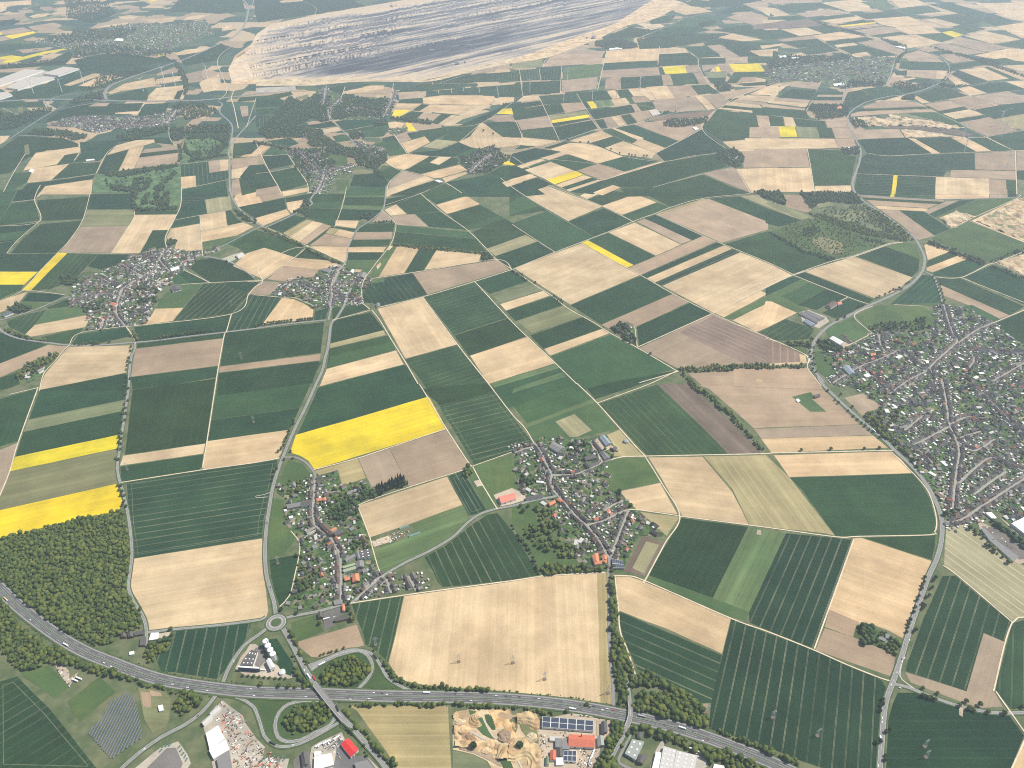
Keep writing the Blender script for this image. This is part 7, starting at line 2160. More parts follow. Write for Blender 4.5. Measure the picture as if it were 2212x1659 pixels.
# ------------------------------------------------------------ larger buildings
BLD = {}
def occ(x, y, r): 
    i, j = int(x // 25), int(y // 25)
    for a in (-1, 0, 1):
        for b in (-1, 0, 1):
            for (px, py, pr) in BLD.get((i + a, j + b), ()):
                if (px - x) ** 2 + (py - y) ** 2 < (pr + r) ** 2: return True
    return False
def mark(x, y, r): BLD.setdefault((int(x // 25), int(y // 25)), []).append((x, y, r))
def gable(mb, q, z0, z1, m=0, ov=.4):
    """q four corners in order; ridge along the longer side"""
    q = [Vector((p[0], p[1], 0)) for p in q]
    if ((q[1] - q[0]).length + (q[3] - q[2]).length) < ((q[2] - q[1]).length + (q[0] - q[3]).length): q = q[1:] + q[:1]
    d = (q[1] - q[0]).normalized(); e = (q[3] - q[0]).normalized()
    q = [q[0] - d * ov - e * ov, q[1] + d * ov - e * ov, q[2] + d * ov + e * ov, q[3] - d * ov + e * ov]
    r0, r1 = (q[0] + q[3]) / 2, (q[1] + q[2]) / 2; a, b = Vector((0, 0, z0)), Vector((0, 0, z1)); t_ = Vector((0, 0, .25))
    for s in (t_, -t_ * 0):
        mb.face([q[0] + a + s, q[1] + a + s, r1 + b + s, r0 + b + s], m); mb.face([q[2] + a + s, q[3] + a + s, r0 + b + s, r1 + b + s], m)
    for p, r, s in ((q[0], q[3], r0), (q[1], q[2], r1)): mb.face([p + a, r + a, s + b], m); 
    for p, r in ((q[0], q[1]), (q[2], q[3])): mb.face([p + a, r + a, r + a + t_, p + a + t_], m)
    return q, r0, r1
def grid_panels(q, nu, nv, mu, mv, z):
    """nu x nv rectangles inside quad q, margins as fractions"""
    out = []
    B = lambda u, v: (q[0] * (1 - u) + q[1] * u) * (1 - v) + (q[3] * (1 - u) + q[2] * u) * v
    for i in range(nu):
        for j in range(nv):
            u0, u1 = (i + mu) / nu, (i + 1 - mu) / nu; v0, v1 = (j + mv) / nv, (j + 1 - mv) / nv
            out.append([B(u0, v0), B(u1, v0), B(u1, v1), B(u0, v1)])
    return out
for ln in rows(BUILD):
    name, label, cat, typ, rc_, h, rest = ln.split('|'); h = float(h); w = rest.split()
    q = [Vector(gp(x, y, h)) for x, y, _ in pts(w[0], w[1:])]
    if sum(q[i].x * q[(i + 1) % len(q)].y - q[(i + 1) % len(q)].x * q[i].y for i in range(len(q))) < 0: q = q[::-1]
    c = sum(q, Vector()) / len(q); root = empty(name, (c.x, c.y, 0)); tag(root, label, cat)
    q = [Vector((p.x - c.x, p.y - c.y, 0)) for p in q]; rad = max(p.length for p in q)
    for k in range(int(rad // 12) + 1):
        for p in q: mark(c.x + p.x * k / (rad // 12 + 1), c.y + p.y * k / (rad // 12 + 1), min(rad, 11))
    wm = M_WALLD if rc_ == 'blue' else (M_WALLB if rc_ in ('orange', 'brown', 'brickred', 'dark') and cat in ('house', 'barn', 'farmhouse', 'factory') and rnd.random() < .6 else (M_WALLG if rc_ in ('grey', 'bluegrey', 'greygreen') else M_WALLW))
    mb = MB()
    if typ == 'g' and len(q) == 4:
        short = min((q[1] - q[0]).length, (q[2] - q[1]).length); rise = min(short * .32, 5.5)
        mb.prism([p[:2] for p in q], 0, h); mb.obj('wall', wm, root)
        mb = MB(); gable(mb, q, h, h + rise); mb.obj('roof', M_ROOF[rc_], root)
        # door on the long side facing south
    else:
        mb.prism([p[:2] for p in q], 0, h - .3); mb.obj('wall', wm, root)
        mb = MB(); mb.prism([(p * 1.01)[:2] for p in q], h - .3, h + .25, 0, bottom=True); rf = mb.obj('roof', M_ROOF[rc_], root)
        if typ in ('sky3', 'sky6', 'dome') and len(q) == 4:
            nu, nv = {'sky3': (1, 3), 'sky6': (2, 3), 'dome': (3, 5)}[typ]
            if (q[1] - q[0]).length > (q[2] - q[1]).length: nu, nv = nv, nu
            for r in grid_panels(q, nu, nv, .36, .38, h):
                o = MB(); o.prism([p[:2] for p in r], h + .25, h + 1.0); o.obj('skylight', M_SKYL, rf)
        if typ == 'solar' and len(q) == 4:
            nu, nv = (6, 2) if (q[1] - q[0]).length > (q[2] - q[1]).length else (2, 6)
            if rad < 22: nu, nv = min(nu, 3), min(nv, 3)
            o = MB()
            for r in grid_panels(q, nu, nv, .04, .04, h): o.prism([p[:2] for p in r], h + .25, h + .45)
            o.obj('solar_panel', M_PANEL, rf)
            o = MB()
            for r in grid_panels(q, nu, nv, .01, .01, h): o.prism([(p * 1.0)[:2] for p in r], h + .25, h + .32)
            o.obj('panel_frame', M_SKYL, rf)
        if typ == 'par':
            o = MB(); o.prism([p[:2] for p in q], h + .2, h + 1.4); o.obj('parapet', M_ROOF['white'], root)
    if cat in ('warehouse', 'hall', 'factory', 'barn') and len(q) == 4 and rad > 9:      # gates along the wall nearest the viewer side
        k = min(range(4), key=lambda i: (q[i] + q[(i + 1) % 4]).y); a, b = q[k], q[(k + 1) % 4]; d = (b - a); L = d.length; d.normalize(); n_ = Vector((d.y, -d.x, 0))
        for f in ((.25, .6) if L > 20 else (.5,)):
            o = MB(); p0 = a + d * (L * f - 2); o.prism([(p0 + n_ * .15)[:2], (p0 + d * 4 + n_ * .15)[:2], (p0 + d * 4 - n_ * .1)[:2], (p0 - n_ * .1)[:2]], .9, min(4.6, h * .7)); o.obj('gate', M_WALLD, root)
    if cat == 'factory':
        o = MB(); p = Vector(gp(4424 + 600, 4977 + 1390, h)); o.tube((p.x - c.x, p.y - c.y, 0), (p.x - c.x, p.y - c.y, 20), 1.3, 1.0, 10); o.obj('chimney', M_WALLB, root)

# silos
SZ = 21
for k, (x, y) in enumerate([(81, 560), (101, 597), (122, 634), (143, 670)]):
    p = Vector(gp(2212 + x, 4977 + y, SZ)); root = empty('grain_silo', (p.x, p.y, 0))
    tag(root, ('silver cone topped grain silo, farthest from the white hall in the row of four', 'silver cone topped grain silo, second from the far end of the row', 'silver cone topped grain silo, second from the white hall in the row', 'silver cone topped grain silo standing next to the white hall')[k], 'silo', 'grain silos in a row'); mark(p.x, p.y, 9)
    mb = MB(); mb.tube((0, 0, 0), (0, 0, SZ), 6.7, 6.7, 28, cap=False)
    for zz in range(2, SZ, 3): mb.tube((0, 0, zz), (0, 0, zz + .25), 6.8, 6.8, 28, cap=False)
    mb.obj('drum', M_STEEL, root)
    mb = MB(); mb.tube((0, 0, SZ), (0, 0, SZ + 3.2), 6.9, .6, 28); mb.obj('roof_cone', M_TOWER, root)
    mb = MB(); mb.tube((0, 0, SZ + 3.1), (0, 0, SZ + 4.2), .7, .7, 10); mb.obj('roof_hatch', M_STEEL, root)
    mb = MB(); mb.box(6.7, 7.2, -.4, .4, 0, SZ); mb.obj('ladder', M_STEEL, root)
p = Vector(gp(2212 + 160, 4977 + 690, 8)); root = empty('conveyor_tower', (p.x, p.y, 0)); tag(root, 'grey lattice conveyor tower between the grain silos and the white hall', 'tower')
mb = MB(); mb.box(-3, 3, -3, 3, 0, 14); mb.obj('tower', M_WALLG, root); mb = MB(); mb.box(-3.4, 3.4, -3.4, 3.4, 14, 14.5); mb.obj('roof', M_STEEL, root)
mb = MB(); mb.tube((0, 0, 14.4), (-24, 34, 25.5), .9, .9, 6); mb.obj('conveyor', M_STEEL, root)
p = Vector(gp(2212 + 225, 4977 + 825, 6)); root = empty('round_tank', (p.x, p.y, 0)); tag(root, 'low round grey tank with a flat cone lid at the silo yard corner', 'tank'); mark(p.x, p.y, 9)
mb = MB(); mb.tube((0, 0, 0), (0, 0, 6), 7.2, 7.2, 28, cap=False); mb.obj('drum', M_TOWER, root); mb = MB(); mb.tube((0, 0, 6), (0, 0, 7.6), 7.4, .4, 28); mb.obj('lid', M_STEEL, root)
p = Vector(gp(4424 + 985, 3318 + 492, 5)); root = empty('biogas_dome', (p.x, p.y, 0)); tag(root, 'grey green gas dome with a round skirt in the olive field corner', 'tank'); mark(p.x, p.y, 14)
mb = MB(); mb.tube((0, 0, 0), (0, 0, 4), 9, 9, 28, cap=False); mb.obj('drum', M_CONC, root); mb = MB()
for k in range(5):
    a0, a1 = k * R(18), (k + 1) * R(18); mb.tube((0, 0, 4 + 5 * math.sin(a0)), (0, 0, 4 + 5 * math.sin(a1)), 9.2 * math.cos(a0), max(9.2 * math.cos(a1), .05), 28, cap=False)
mb.obj('dome', M_ROOF['greygreen'], root)
p = Vector(gp(4424 + 1190, 4977 + 1098)); root = empty('storage_basin', (p.x, p.y, 0)); tag(root, 'square concrete rainwater basin in the clearing beside the overpass wood', 'basin')
mb = MB()
for a, b, c_, d in ((-14, 14, -10, -9), (-14, 14, 9, 10), (-14, -13, -9, 9), (13, 14, -9, 9)): mb.box(a, b, c_, d, .5, 3)
mb.obj('wall', M_CONC, root); mb = MB(); mb.face([(-13, -9, .95), (13, -9, .95), (13, 9, .95), (-13, 9, .95)]); mb.obj('floor', M_RAIL, root); root.rotation_euler.z = R(-20)

# ------------------------------------------------------------ houses
def house_tpl(L, W, H, rise, annex):
    w = MB(); w.prism([(-L / 2, -W / 2), (L / 2, -W / 2), (L / 2, W / 2), (-L / 2, W / 2)], 0, H, 0)
    for x in (-L / 2, L / 2):
        w.face([(x, -W / 2, H), (x, W / 2, H), (x, 0, H + rise * .93)][::(1 if x > 0 else -1)], 0)
    for s in (-1, 1):
        for fx in (-.3, 0, .3):
            for zz in (1.6, 4.2):
                if zz + 1.2 < H: w.face([(L * fx - .6, s * (W / 2 + .02), zz), (L * fx + .6, s * (W / 2 + .02), zz), (L * fx + .6, s * (W / 2 + .02), zz + 1.2), (L * fx - .6, s * (W / 2 + .02), zz + 1.2)][::-s], 1)
    r = MB(); gable(r, [Vector(p) for p in ((-L / 2, -W / 2, 0), (L / 2, -W / 2, 0), (L / 2, W / 2, 0), (-L / 2, W / 2, 0))], H, H + rise, 0, .5)
    r.box(L * .22, L * .22 + .9, -.2, .7, H + rise * .6, H + rise + 1.1, 1)
    a = None
    if annex: a = MB(); x0, x1 = annex; a.box(x0, x1, W / 2, W / 2 + annex_d(L), 0, 3.1)
    return w, r, a
def annex_d(L): return 6.5 if L > 11 else 5
SPEC = [(12.5, 9, 5.6, 4.2, (-5, 1)), (11, 8.5, 4.2, 4.4, None), (15, 9, 6, 4.4, (0, 6.5)), (10.5, 9.5, 5.4, 3.6, (-4, 3)), (18, 10, 6, 5, None)]
HT = []
for k, sp in enumerate(SPEC):
    w, r, a = house_tpl(*sp)
    HT.append(dict(L=sp[0], W=sp[1], wall={n: w.mesh('wall', [m, M_GLASS]) for n, m in (('white', M_WALLW), ('brick', M_WALLB))},
                   roof={n: r.mesh('roof', [m, M_WALLB]) for n, m in M_HR.items()}, annex={n: a.mesh('annex', m) for n, m in (('w', M_ROOF['white']), ('g', M_ROOF['lightgrey']), ('d', M_ROOF['grey']))} if a else None, raw=(w, r, a)))
def nth(n): return '%d%s' % (n, 'th' if 10 <= n % 100 <= 20 else {1: 'st', 2: 'nd', 3: 'rd'}.get(n % 10, 'th'))
HN = 0; stuff = MB(); SM = [M_WALLW, M_WALLB, M_GLASS] + list(M_HR.values()) + [M_ROOF['white'], M_ROOF['lightgrey'], M_ROOF['grey']]
HRK = list(M_HR)
def stuff_house(x, y, a, k, s):
    w, r, ax = HT[k]['raw']; c, sn = math.cos(a) * s, math.sin(a) * s; wi = 0 if rnd.random() < .72 else 1; ri = 3 + rnd.choices(range(4), (62, 19, 17, 2))[0]
    for mb, mp in ((w, {0: wi, 1: 2}), (r, {0: ri, 1: 1}), (ax, {0: rnd.choice((7, 8, 9, 9, 3))})):
        if mb is None: continue
        off = len(stuff.v); stuff.v += [(v[0] * c - v[1] * sn + x, v[0] * sn + v[1] * c + y, v[2] * s + .6) for v in mb.v]
        stuff.f += [tuple(i + off for i in f) for f in mb.f]; stuff.m += [mp[i] for i in mb.m]
def flat_shed(x, y, a, L, W, h, m):
    c, s = math.cos(a), math.sin(a); stuff.prism([(x + u * c - v * s, y + u * s + v * c) for u, v in ((-L / 2, -W / 2), (L / 2, -W / 2), (L / 2, W / 2), (-L / 2, W / 2))], .6, h, m)
LIMIT = 296
for key in sorted(VS):
    for nm, P in VS[key]:
        st = MB(); C = smooth([Vector((p.x, p.y, 0)) for p in P], 12); 
        STREETS.append((C, 3)); ribbon(st, C, -3.6, 3.6, 1.20 + .002 * len(STREETS), 0); tag(st.obj('street', M_STREET), kind='structure')
        for i in range(len(C) - 1):
            for j in range(3):
                p = C[i].lerp(C[i + 1], j / 3); RG.setdefault((int(p.x // 20), int(p.y // 20)), []).append((p.x, p.y, 3))
for key in sorted(VS):
    for nm, P in VS[key]:
        C = smooth([Vector((p.x, p.y, 0)) for p in P], 12); N = normals(C)
        cnt = {1: 0, -1: 0}; run = C[-1] - C[0]
        if abs(run.y) > abs(run.x) * .7: end = 'near end' if run.y > 0 else 'far end'; sid = {1: 'left' if run.y > 0 else 'right', -1: 'right' if run.y > 0 else 'left'}
        else: end = 'left end' if run.x > 0 else 'right end'; sid = {1: 'far side' if run.x > 0 else 'near side', -1: 'near side' if run.x > 0 else 'far side'}
        for s in (1, -1):
            d = 4.0; L = 0
            for i in range(len(C) - 1):
                seg = (C[i + 1] - C[i]).length; 
                while d < L + seg:
                    p = C[i].lerp(C[i + 1], (d - L) / seg); k = rnd.choices(range(5), (30, 22, 18, 22, 8))[0]; sc = rnd.uniform(.85, 1.12)
                    T = HT[k]; turn = rnd.random() < .3; depth = T['W'] if not turn else T['L']
                    q = p + N[i] * s * (3.6 + rnd.uniform(.5, 3.0) + depth * sc / 2); wid = (T['L'] if not turn else T['W']) * sc
                    d += wid + rnd.uniform(.6, 3.5)
                    if near_road(q.x, q.y, depth * sc / 2 - 1.2) or occ(q.x, q.y, min(wid, depth) * .42): continue
                    mark(q.x, q.y, min(wid, depth) * .5)
                    ang = math.atan2(-N[i].x, N[i].y) + (0 if s > 0 else math.pi) + (math.pi / 2 if turn else 0) + rnd.uniform(-.06, .06)
                    named = key in 'AB' or (key == 'C' and HN < LIMIT and q.y < 2600)
                    if named and HN < LIMIT:
                        HN += 1; cnt[s] += 1
                        rf = rnd.choices(HRK, (60, 20, 16, 4))[0]; wl = 'white' if rnd.random() < .7 else 'brick'
                        h = empty('village_house', (q.x, q.y, .6), ang); h.scale = (sc, sc, sc)
                        tag(h, '%s roofed %s house, %s from %s, %s of %s' % ({'slate': 'slate', 'brown': 'brown', 'grey': 'grey', 'orange': 'orange'}[rf], wl, nth(cnt[s]), end, sid[s], nm.replace(' in the ', ' in ')), 'house', 'houses along the village streets')
                        link('wall', T['wall'][wl], h); link('roof', T['roof'][rf], h)
                        if T['annex']: link('annex', T['annex'][rnd.choice('wggdd')], h)
                    else: stuff_house(q.x, q.y, ang, k, sc)
                    # back buildings
                    for bk in range(rnd.choice((1, 1, 2, 2, 3))):
                        b = q + N[i] * s * (13 + 9 * bk + rnd.uniform(-3, 5)) + (C[i + 1] - C[i]).normalized() * rnd.uniform(-6, 6)
                        if near_road(b.x, b.y, 3) or occ(b.x, b.y, 3): continue
                        mark(b.x, b.y, 3); flat_shed(b.x, b.y, ang + rnd.uniform(-.2, .2), rnd.uniform(4, 9), rnd.uniform(3, 6), rnd.uniform(3.2, 4.4), rnd.choices((7, 8, 9, 3, 4, 0), (14, 16, 26, 28, 12, 4))[0])
                L += seg
# houses filling the rest of the settlements
DENS = {'A': 70, 'B': 90, 'C': 520, 'D': 230, 'E': 70, 'F': 70, 'G': 50, 'H': 40, 'I': 230, 'J': 820, 'K': 640, 'L': 25, 'M': 14, 'N': 4, 'O': 2, 'P': 8, 'Q': 14, 'R': 5, 'T': 9, 'U': 15, 'X': 4}
for key, n in DENS.items():
    poly = VP[key]; xs = [p.x for p in poly]; ys = [p.y for p in poly]; x0, x1, y0, y1 = min(xs), max(xs), min(ys), max(ys)
    ba = rnd.uniform(0, 3.14); tries = 0
    while n > 0 and tries < 20000:
        tries += 1; x, y = rnd.uniform(x0, x1), rnd.uniform(y0, y1)
        if not inside((x, y), poly) or near_road(x, y, 6) or occ(x, y, 5.5): continue
        mark(x, y, 6); n -= 1
        if rnd.random() < (.34 if key in 'JK' else .28): flat_shed(x, y, ba + rnd.choice((0, 1.57)) + rnd.uniform(-.4, .4), rnd.uniform(7, 24), rnd.uniform(6, 13), rnd.uniform(3.5, 6), rnd.choice((7, 8, 8, 9) if key in 'JK' else (7, 8, 8, 9, 9, 4)))
        else: stuff_house(x, y, ba + rnd.choice((0, 1.57)) + .3 * math.sin(x / 90) + rnd.uniform(-.2, .2), rnd.choices(range(5), (30, 22, 18, 22, 8))[0], rnd.uniform(.9, 1.2) * (1.25 if key in 'JK' else 1))
tag(stuff.obj('houses_and_sheds', SM), 'crowded small houses and sheds filling the farther villages and the back gardens', 'houses', kind='stuff')

# ------------------------------------------------------------ woods (uncountable) and single trees
WG = {}
for ln in rows(WOODS):
    w = ln.split(); name, sp, rad, hue, code = w[0], float(w[1]), float(w[2]), w[3], w[4]
    poly = [Vector(gp(*p[:2])).to_2d() for p in pts(code, w[5:])]
    xs = [p.x for p in poly]; ys = [p.y for p in poly]; P = []
    y = min(ys)
    while y < max(ys):
        x = min(xs) + rnd.uniform(0, sp)
        while x < max(xs):
            px, py = x + rnd.uniform(-.4, .4) * sp, y + rnd.uniform(-.4, .4) * sp
            jx, jy = sp * 1.5 * noise.noise((px / 55, py / 55, 3.3)), sp * 1.5 * noise.noise((px / 55, py / 55, 8.8))
            if inside((px + jx, py + jy), poly) and not near_road(px, py, 1.0 if name != 'orchard' else 3) and not occ(px, py, rad * .5):
                r = rad * rnd.choice((.6, .75, .9, 1, 1.1, 1.25, 1.5)) * rnd.uniform(.9, 1.1)
                if rnd.random() < .05: x += sp; continue
                P.append((px, py, r, r * rnd.uniform(1.9, 2.7) * (1.5 if hue == 'c' else 1)))
            x += sp
        y += sp * .87
    if P: WG.setdefault((name, hue, code), []).extend(P)
# garden trees and hedges in the settlements
GT = []; GNAMED = []
for key, n in (('A', 230), ('B', 280), ('C', 1500), ('D', 330), ('E', 160), ('F', 120), ('G', 160), ('I', 250), ('J', 800), ('K', 380), ('L', 60), ('H', 30)):
    poly = VP[key]; xs = [p.x for p in poly]; ys = [p.y for p in poly]
    for _ in range(n * 3):
        if n <= 0: break
        x, y = rnd.uniform(min(xs), max(xs)), rnd.uniform(min(ys), max(ys))
        if not inside((x, y), poly) or near_road(x, y, 2.5) or occ(x, y, 2.6): continue
        n -= 1; r = rnd.choice((1.3, 1.6, 2, 2.5, 3, 3.6, 4.4)); GT.append((x, y, r, r * rnd.uniform(1.8, 2.4)))
WG[('garden_trees', 'd', 'gg')] = GT[::2]; WG[('garden_trees', 'f', 'gg')] = GT[1::2]
# bushes on the motorway verges and along the slip roads
vb = []
for s, n in ((1, 260), (-1, 220)):
    for _ in range(n):
        i = rnd.randrange(len(MC) - 1); p = MC[i].lerp(MC[i + 1], rnd.random()); N_ = normals([MC[i], MC[i + 1]])[0]; q = p + N_ * s * rnd.uniform(17.5, 22)
        if near_road(q.x, q.y, 1.5): continue
        r = rnd.uniform(.8, 2.2); vb.append((q.x, q.y, r, r * 1.6))
WG[('verge_bushes', 'f', 'vv')] = vb
WHERE = {'00': 'around the far golf course and town', '01': 'below the open cast mine', '02': 'on the far plain right of the mine', '03': 'around the far right village', '10': 'around the left village and golf course', '11': 'around the middle village', '12': 'on the field hedges of the central fields', '13': 'in the rough nature reserve and bend road', '20': 'west of the avenue beside the rape field', '21': 'behind the street village', '22': 'in the gardens of the branching village', '23': 'along the road past the big village', '30': 'on both sides of the motorway at the lower left', '31': 'inside the slip road loops and along the bridge road', '32': 'around the curved overpass', '33': 'around the lone farmstead by the crossroads', 'gg': 'scattered in all the village gardens', 'vv': 'on the motorway verges'}
for (name, hue, code), P in WG.items():
    fine = code[0] in '23gv'
    tpl = TPL['c'] if hue == 'c' else ((TPL[1]) if fine else TPLF)
    o = scatter_mesh(name, P, M_LEAF[hue], tpl)
    tag(o, '%s %s %s' % ({'f': 'fresh green', 'd': 'dark green', 'y': 'yellow green', 'c': 'blackish'}[hue], {'forest': 'wood and hedge belt', 'orchard': 'scattered trees', 'conifer_wood': 'dense conifer block', 'garden_trees': 'small trees and bushes', 'verge_bushes': 'low bushes'}[name], WHERE[code]), 'wood' if name != 'verge_bushes' else 'bushes', kind='stuff')
# individual trees
def tree_meshes(seed):
    r2 = random.Random(seed); vs, fs, off = [], [], 0
    for k in range(9):
        v, f = TPL[1][r2.randrange(5)]; a = r2.uniform(0, 6.28); d = r2.uniform(.25, .62) if k else 0; z = r2.uniform(.75, 1.75); s = r2.uniform(.34, .52) if k else .62
        vs.append(v * s * [1, 1, .9] + [math.cos(a) * d, math.sin(a) * d, z if k else 1.15]); fs.append(f + off); off += len(v)
    lv = []
    for k in range(170):
        a = r2.uniform(0, 6.28); e = math.asin(r2.uniform(-.6, 1)); rr = r2.uniform(.85, 1.12)
        c = Vector((math.cos(a) * math.cos(e) * rr * .95, math.sin(a) * math.cos(e) * rr * .95, 1.2 + math.sin(e) * rr * .85)); n_ = Vector((r2.uniform(-1, 1), r2.uniform(-1, 1), r2.uniform(-.2, 1))).normalized()
        t_ = n_.orthogonal().normalized() * .11; b_ = n_.cross(t_); lv.append((c - t_ - b_, c + t_ - b_, c + t_ + b_, c - t_ + b_))
    V = [tuple(p) for p in np.concatenate(vs)]; F = [tuple(map(int, f)) for f in np.concatenate(fs)]
    for q in lv: i = len(V); V += [tuple(p) for p in q]; F.append((i, i + 1, i + 2, i + 3))
    return V, F
TM = []
for sd in range(5):
    V, F = tree_meshes(sd); d = {}
    for h in 'fdy':
        me = bpy.data.meshes.new('crown'); me.from_pydata(V, [], F); me.materials.append(M_CROWN[h]); me.update(); d[h] = me
    TM.append(d)
tb = MB(); tb.tube((0, 0, 0), (0, 0, .75), .11, .075, 8)
for a in (0, 2.1, 4.2): tb.tube((0, 0, .55), (.38 * math.cos(a), .38 * math.sin(a), 1.2), .055, .02, 5)
TRUNK = tb.mesh('trunk', M_BARK)
NT = 0
def add_tree(x, y, r, hue, label, group):
    global NT; NT += 1
    o = empty('broadleaf_tree', (x, y, .5), rnd.uniform(0, 6.28)); s = r * rnd.uniform(.85, 1.15); o.scale = (s, s, s * rnd.uniform(.95, 1.2)); tag(o, label, 'tree', group)
    link('trunk', TRUNK, o); link('crown', TM[rnd.randrange(5)][hue], o)
HW = {'f': 'green', 'd': 'dark green', 'y': 'yellow green'}
rown = {}
for ln in rows(TREES):
    rn_, land, hue, rad, rest = ln.split('|'); w = rest.split(); P = pts(w[0], w[1:])
    for (x, y, _) in P:
        rown[land] = rown.get(land, 0) + 1; q = gp(x, y)
        add_tree(q[0], q[1], float(rad), hue, '%s tree, %s in the line by the %s' % (HW[hue], nth(rown[land]), land) if len(P) > 1 else 'big %s tree standing alone by the %s' % (HW[hue], land), 'roadside and field trees')

# ------------------------------------------------------------ solar field
q0 = [gp(x, y + 4977) for x, y in ((1082, 1008), (1160, 1052), (1205, 1200), (1235, 1398), (962, 1590), (752, 1350), (930, 1185), (965, 1090))]
poly = [Vector(p).to_2d() for p in q0]; a, b = Vector(gp(1060, 1050 + 4977)), Vector(gp(830, 1500 + 4977)); d = (b - a).normalized(); n_ = Vector((-d.y, d.x, 0)); o0 = Vector(q0[0]); k = 0
for i in range(-40, 60):
    run = [j for j in range(-120, 160) if inside((o0 + n_ * i * 6.4 + d * j * 2).to_2d(), poly)]
    if len(run) < 6: continue
    p, q = o0 + n_ * i * 6.4 + d * run[0] * 2, o0 + n_ * i * 6.4 + d * run[-1] * 2; c = (p + q) / 2; L = (q - p).length; k += 1
    root = empty('solar_panel_row', (c.x, c.y, .5), math.atan2(d.y, d.x)); tag(root, 'dark tilted solar panel row, %s from the forest side of the solar field' % nth(k), 'solar panel', 'solar panel rows in the lower left meadow')
    mb = MB(); mb.face([(-L / 2, -2.4, .8), (L / 2, -2.4, .8), (L / 2, 2.4, 2.6), (-L / 2, 2.4, 2.6)]); mb.face([(-L / 2, 2.4, 2.5), (L / 2, 2.4, 2.5), (L / 2, -2.4, .7), (-L / 2, -2.4, .7)]); mb.obj('panel', M_ARRAY, root)
    mb = MB()
    for x in np.arange(-L / 2 + 1, L / 2, 8): mb.box(x - .1, x + .1, .8, 1.0, 0, 2.0)
    mb.box(-L / 2, L / 2, .75, 1.05, 1.85, 2.1); mb.obj('support_rack', M_STEEL, root)

# ------------------------------------------------------------ pylons, wind turbines
pm = MB(); HP = 30
leg = lambda z: 3.0 * (1 - z / HP) + .5
for sx in (-1, 1):
    for sy in (-1, 1): pm.tube((sx * leg(0), sy * leg(0), 0), (sx * leg(HP), sy * leg(HP), HP), .15, .11, 4)
zz = [0, 6, 11, 16, 20, 24, 27, 30]
for z0, z1 in zip(zz, zz[1:]):
    for (ax, ay, bx, by) in ((-1, -1, 1, -1), (1, -1, 1, 1), (1, 1, -1, 1), (-1, 1, -1, -1)):
        a0, a1 = leg(z0), leg(z1); pm.tube((ax * a0, ay * a0, z0), (bx * a1, by * a1, z1), .07, .07, 3); pm.tube((bx * a0, by * a0, z0), (ax * a1, ay * a1, z1), .07, .07, 3)
PY = pm.mesh('tower', M_STEEL); arms = []
for z, l in ((20, 7), (24.5, 5.5)):
    am = MB(); am.tube((-l, 0, z), (l, 0, z), .22, .22, 4); am.tube((-l, 0, z), (0, 0, z + 2), .14, .14, 4); am.tube((l, 0, z), (0, 0, z + 2), .14, .14, 4)
    for s in (-l, -l / 2, l / 2, l): am.tube((s, 0, z), (s, 0, z - 1.5), .12, .12, 4)
    arms.append(am.mesh('crossarm', M_STEEL))
ft = MB(); ft.box(-3.6, 3.6, -3.6, 3.6, 0, .6); FT = ft.mesh('footing', M_RAIL)
PL = ['in the wedge field by the slip road', 'in the big pale field, leftmost of three', 'in the big pale field, middle of three', 'in the big pale field, lower of the group', 'in the big pale field beside the tree belt', 'on the brown strip by the overpass wood', 'in the striped field, nearest the motorway wood', 'in the striped field left of the crossroads road', 'in the lower right field, upper of the pair', 'in the lower right field, lower of the pair', 'in the green wedge west of the street village', 'in the meadow beside the roundabout road', 'in the dark field by the pale central strip', 'in the dark strip beside the avenue', 'in the dark field east of the field track', 'in the striped field below the left village']
TL = ['furthest left near the logistics halls', 'in the dark field by the junction', 'between two pale strips', 'in the long pale field', 'behind the two other field turbines', 'in the large pale field by the motorway', 'beside the tree lined stream', 'on the reddish field near the mine edge', 'inside the square track near the mine', 'by the striped field left of the plain', 'above the small dark field', 'behind the small yellow field', 'in the narrow pale field', 'at the corner of the square dark field', 'on the grey field by the track', 'at the tip of the sand pit', 'in front of the sand pit', 'on the far grey field', 'on the brown field right of the sand pit', 'by the right hand farm track', 'on the hazy far plain', 'at the hazy right hand corner']
bl = MB()
def blade(ang):
    bl = MB(); prev = None
    for r, c in ((1.5, 1.2), (6, 3.4), (20, 2.2), (38, .5)):
        ring = [Vector((-c * .5, .25, r)), Vector((c * .5, .1, r)), Vector((c * .5, -.1, r)), Vector((-c * .5, -.25, r))]
        if prev:
            for i in range(4): bl.face([prev[i], prev[(i + 1) % 4], ring[(i + 1) % 4], ring[i]])
        prev = ring
    bl.face(prev)
    bl.v = [(v[0] * math.cos(ang) + v[2] * math.sin(ang), v[1] - 3.2, -v[0] * math.sin(ang) + v[2] * math.cos(ang) + 96) for v in bl.v]; return bl.mesh('blade', M_TOWER)
BLS = [[blade(a0 + k * 2.0944) for k in range(3)] for a0 in (.2, .8, 1.5)]
tw = MB(); tw.tube((0, 0, 0), (0, 0, 95), 2.6, 1.5, 16); TW = tw.mesh('tower', M_TOWER); na = MB(); na.box(-1.8, 1.8, -2.6, 6, 94.2, 97.8); na.tube((0, -2.6, 96), (0, -3.9, 96), 1.7, .6, 10); NA = na.mesh('nacelle', M_TOWER)
pi_ = ti_ = 0
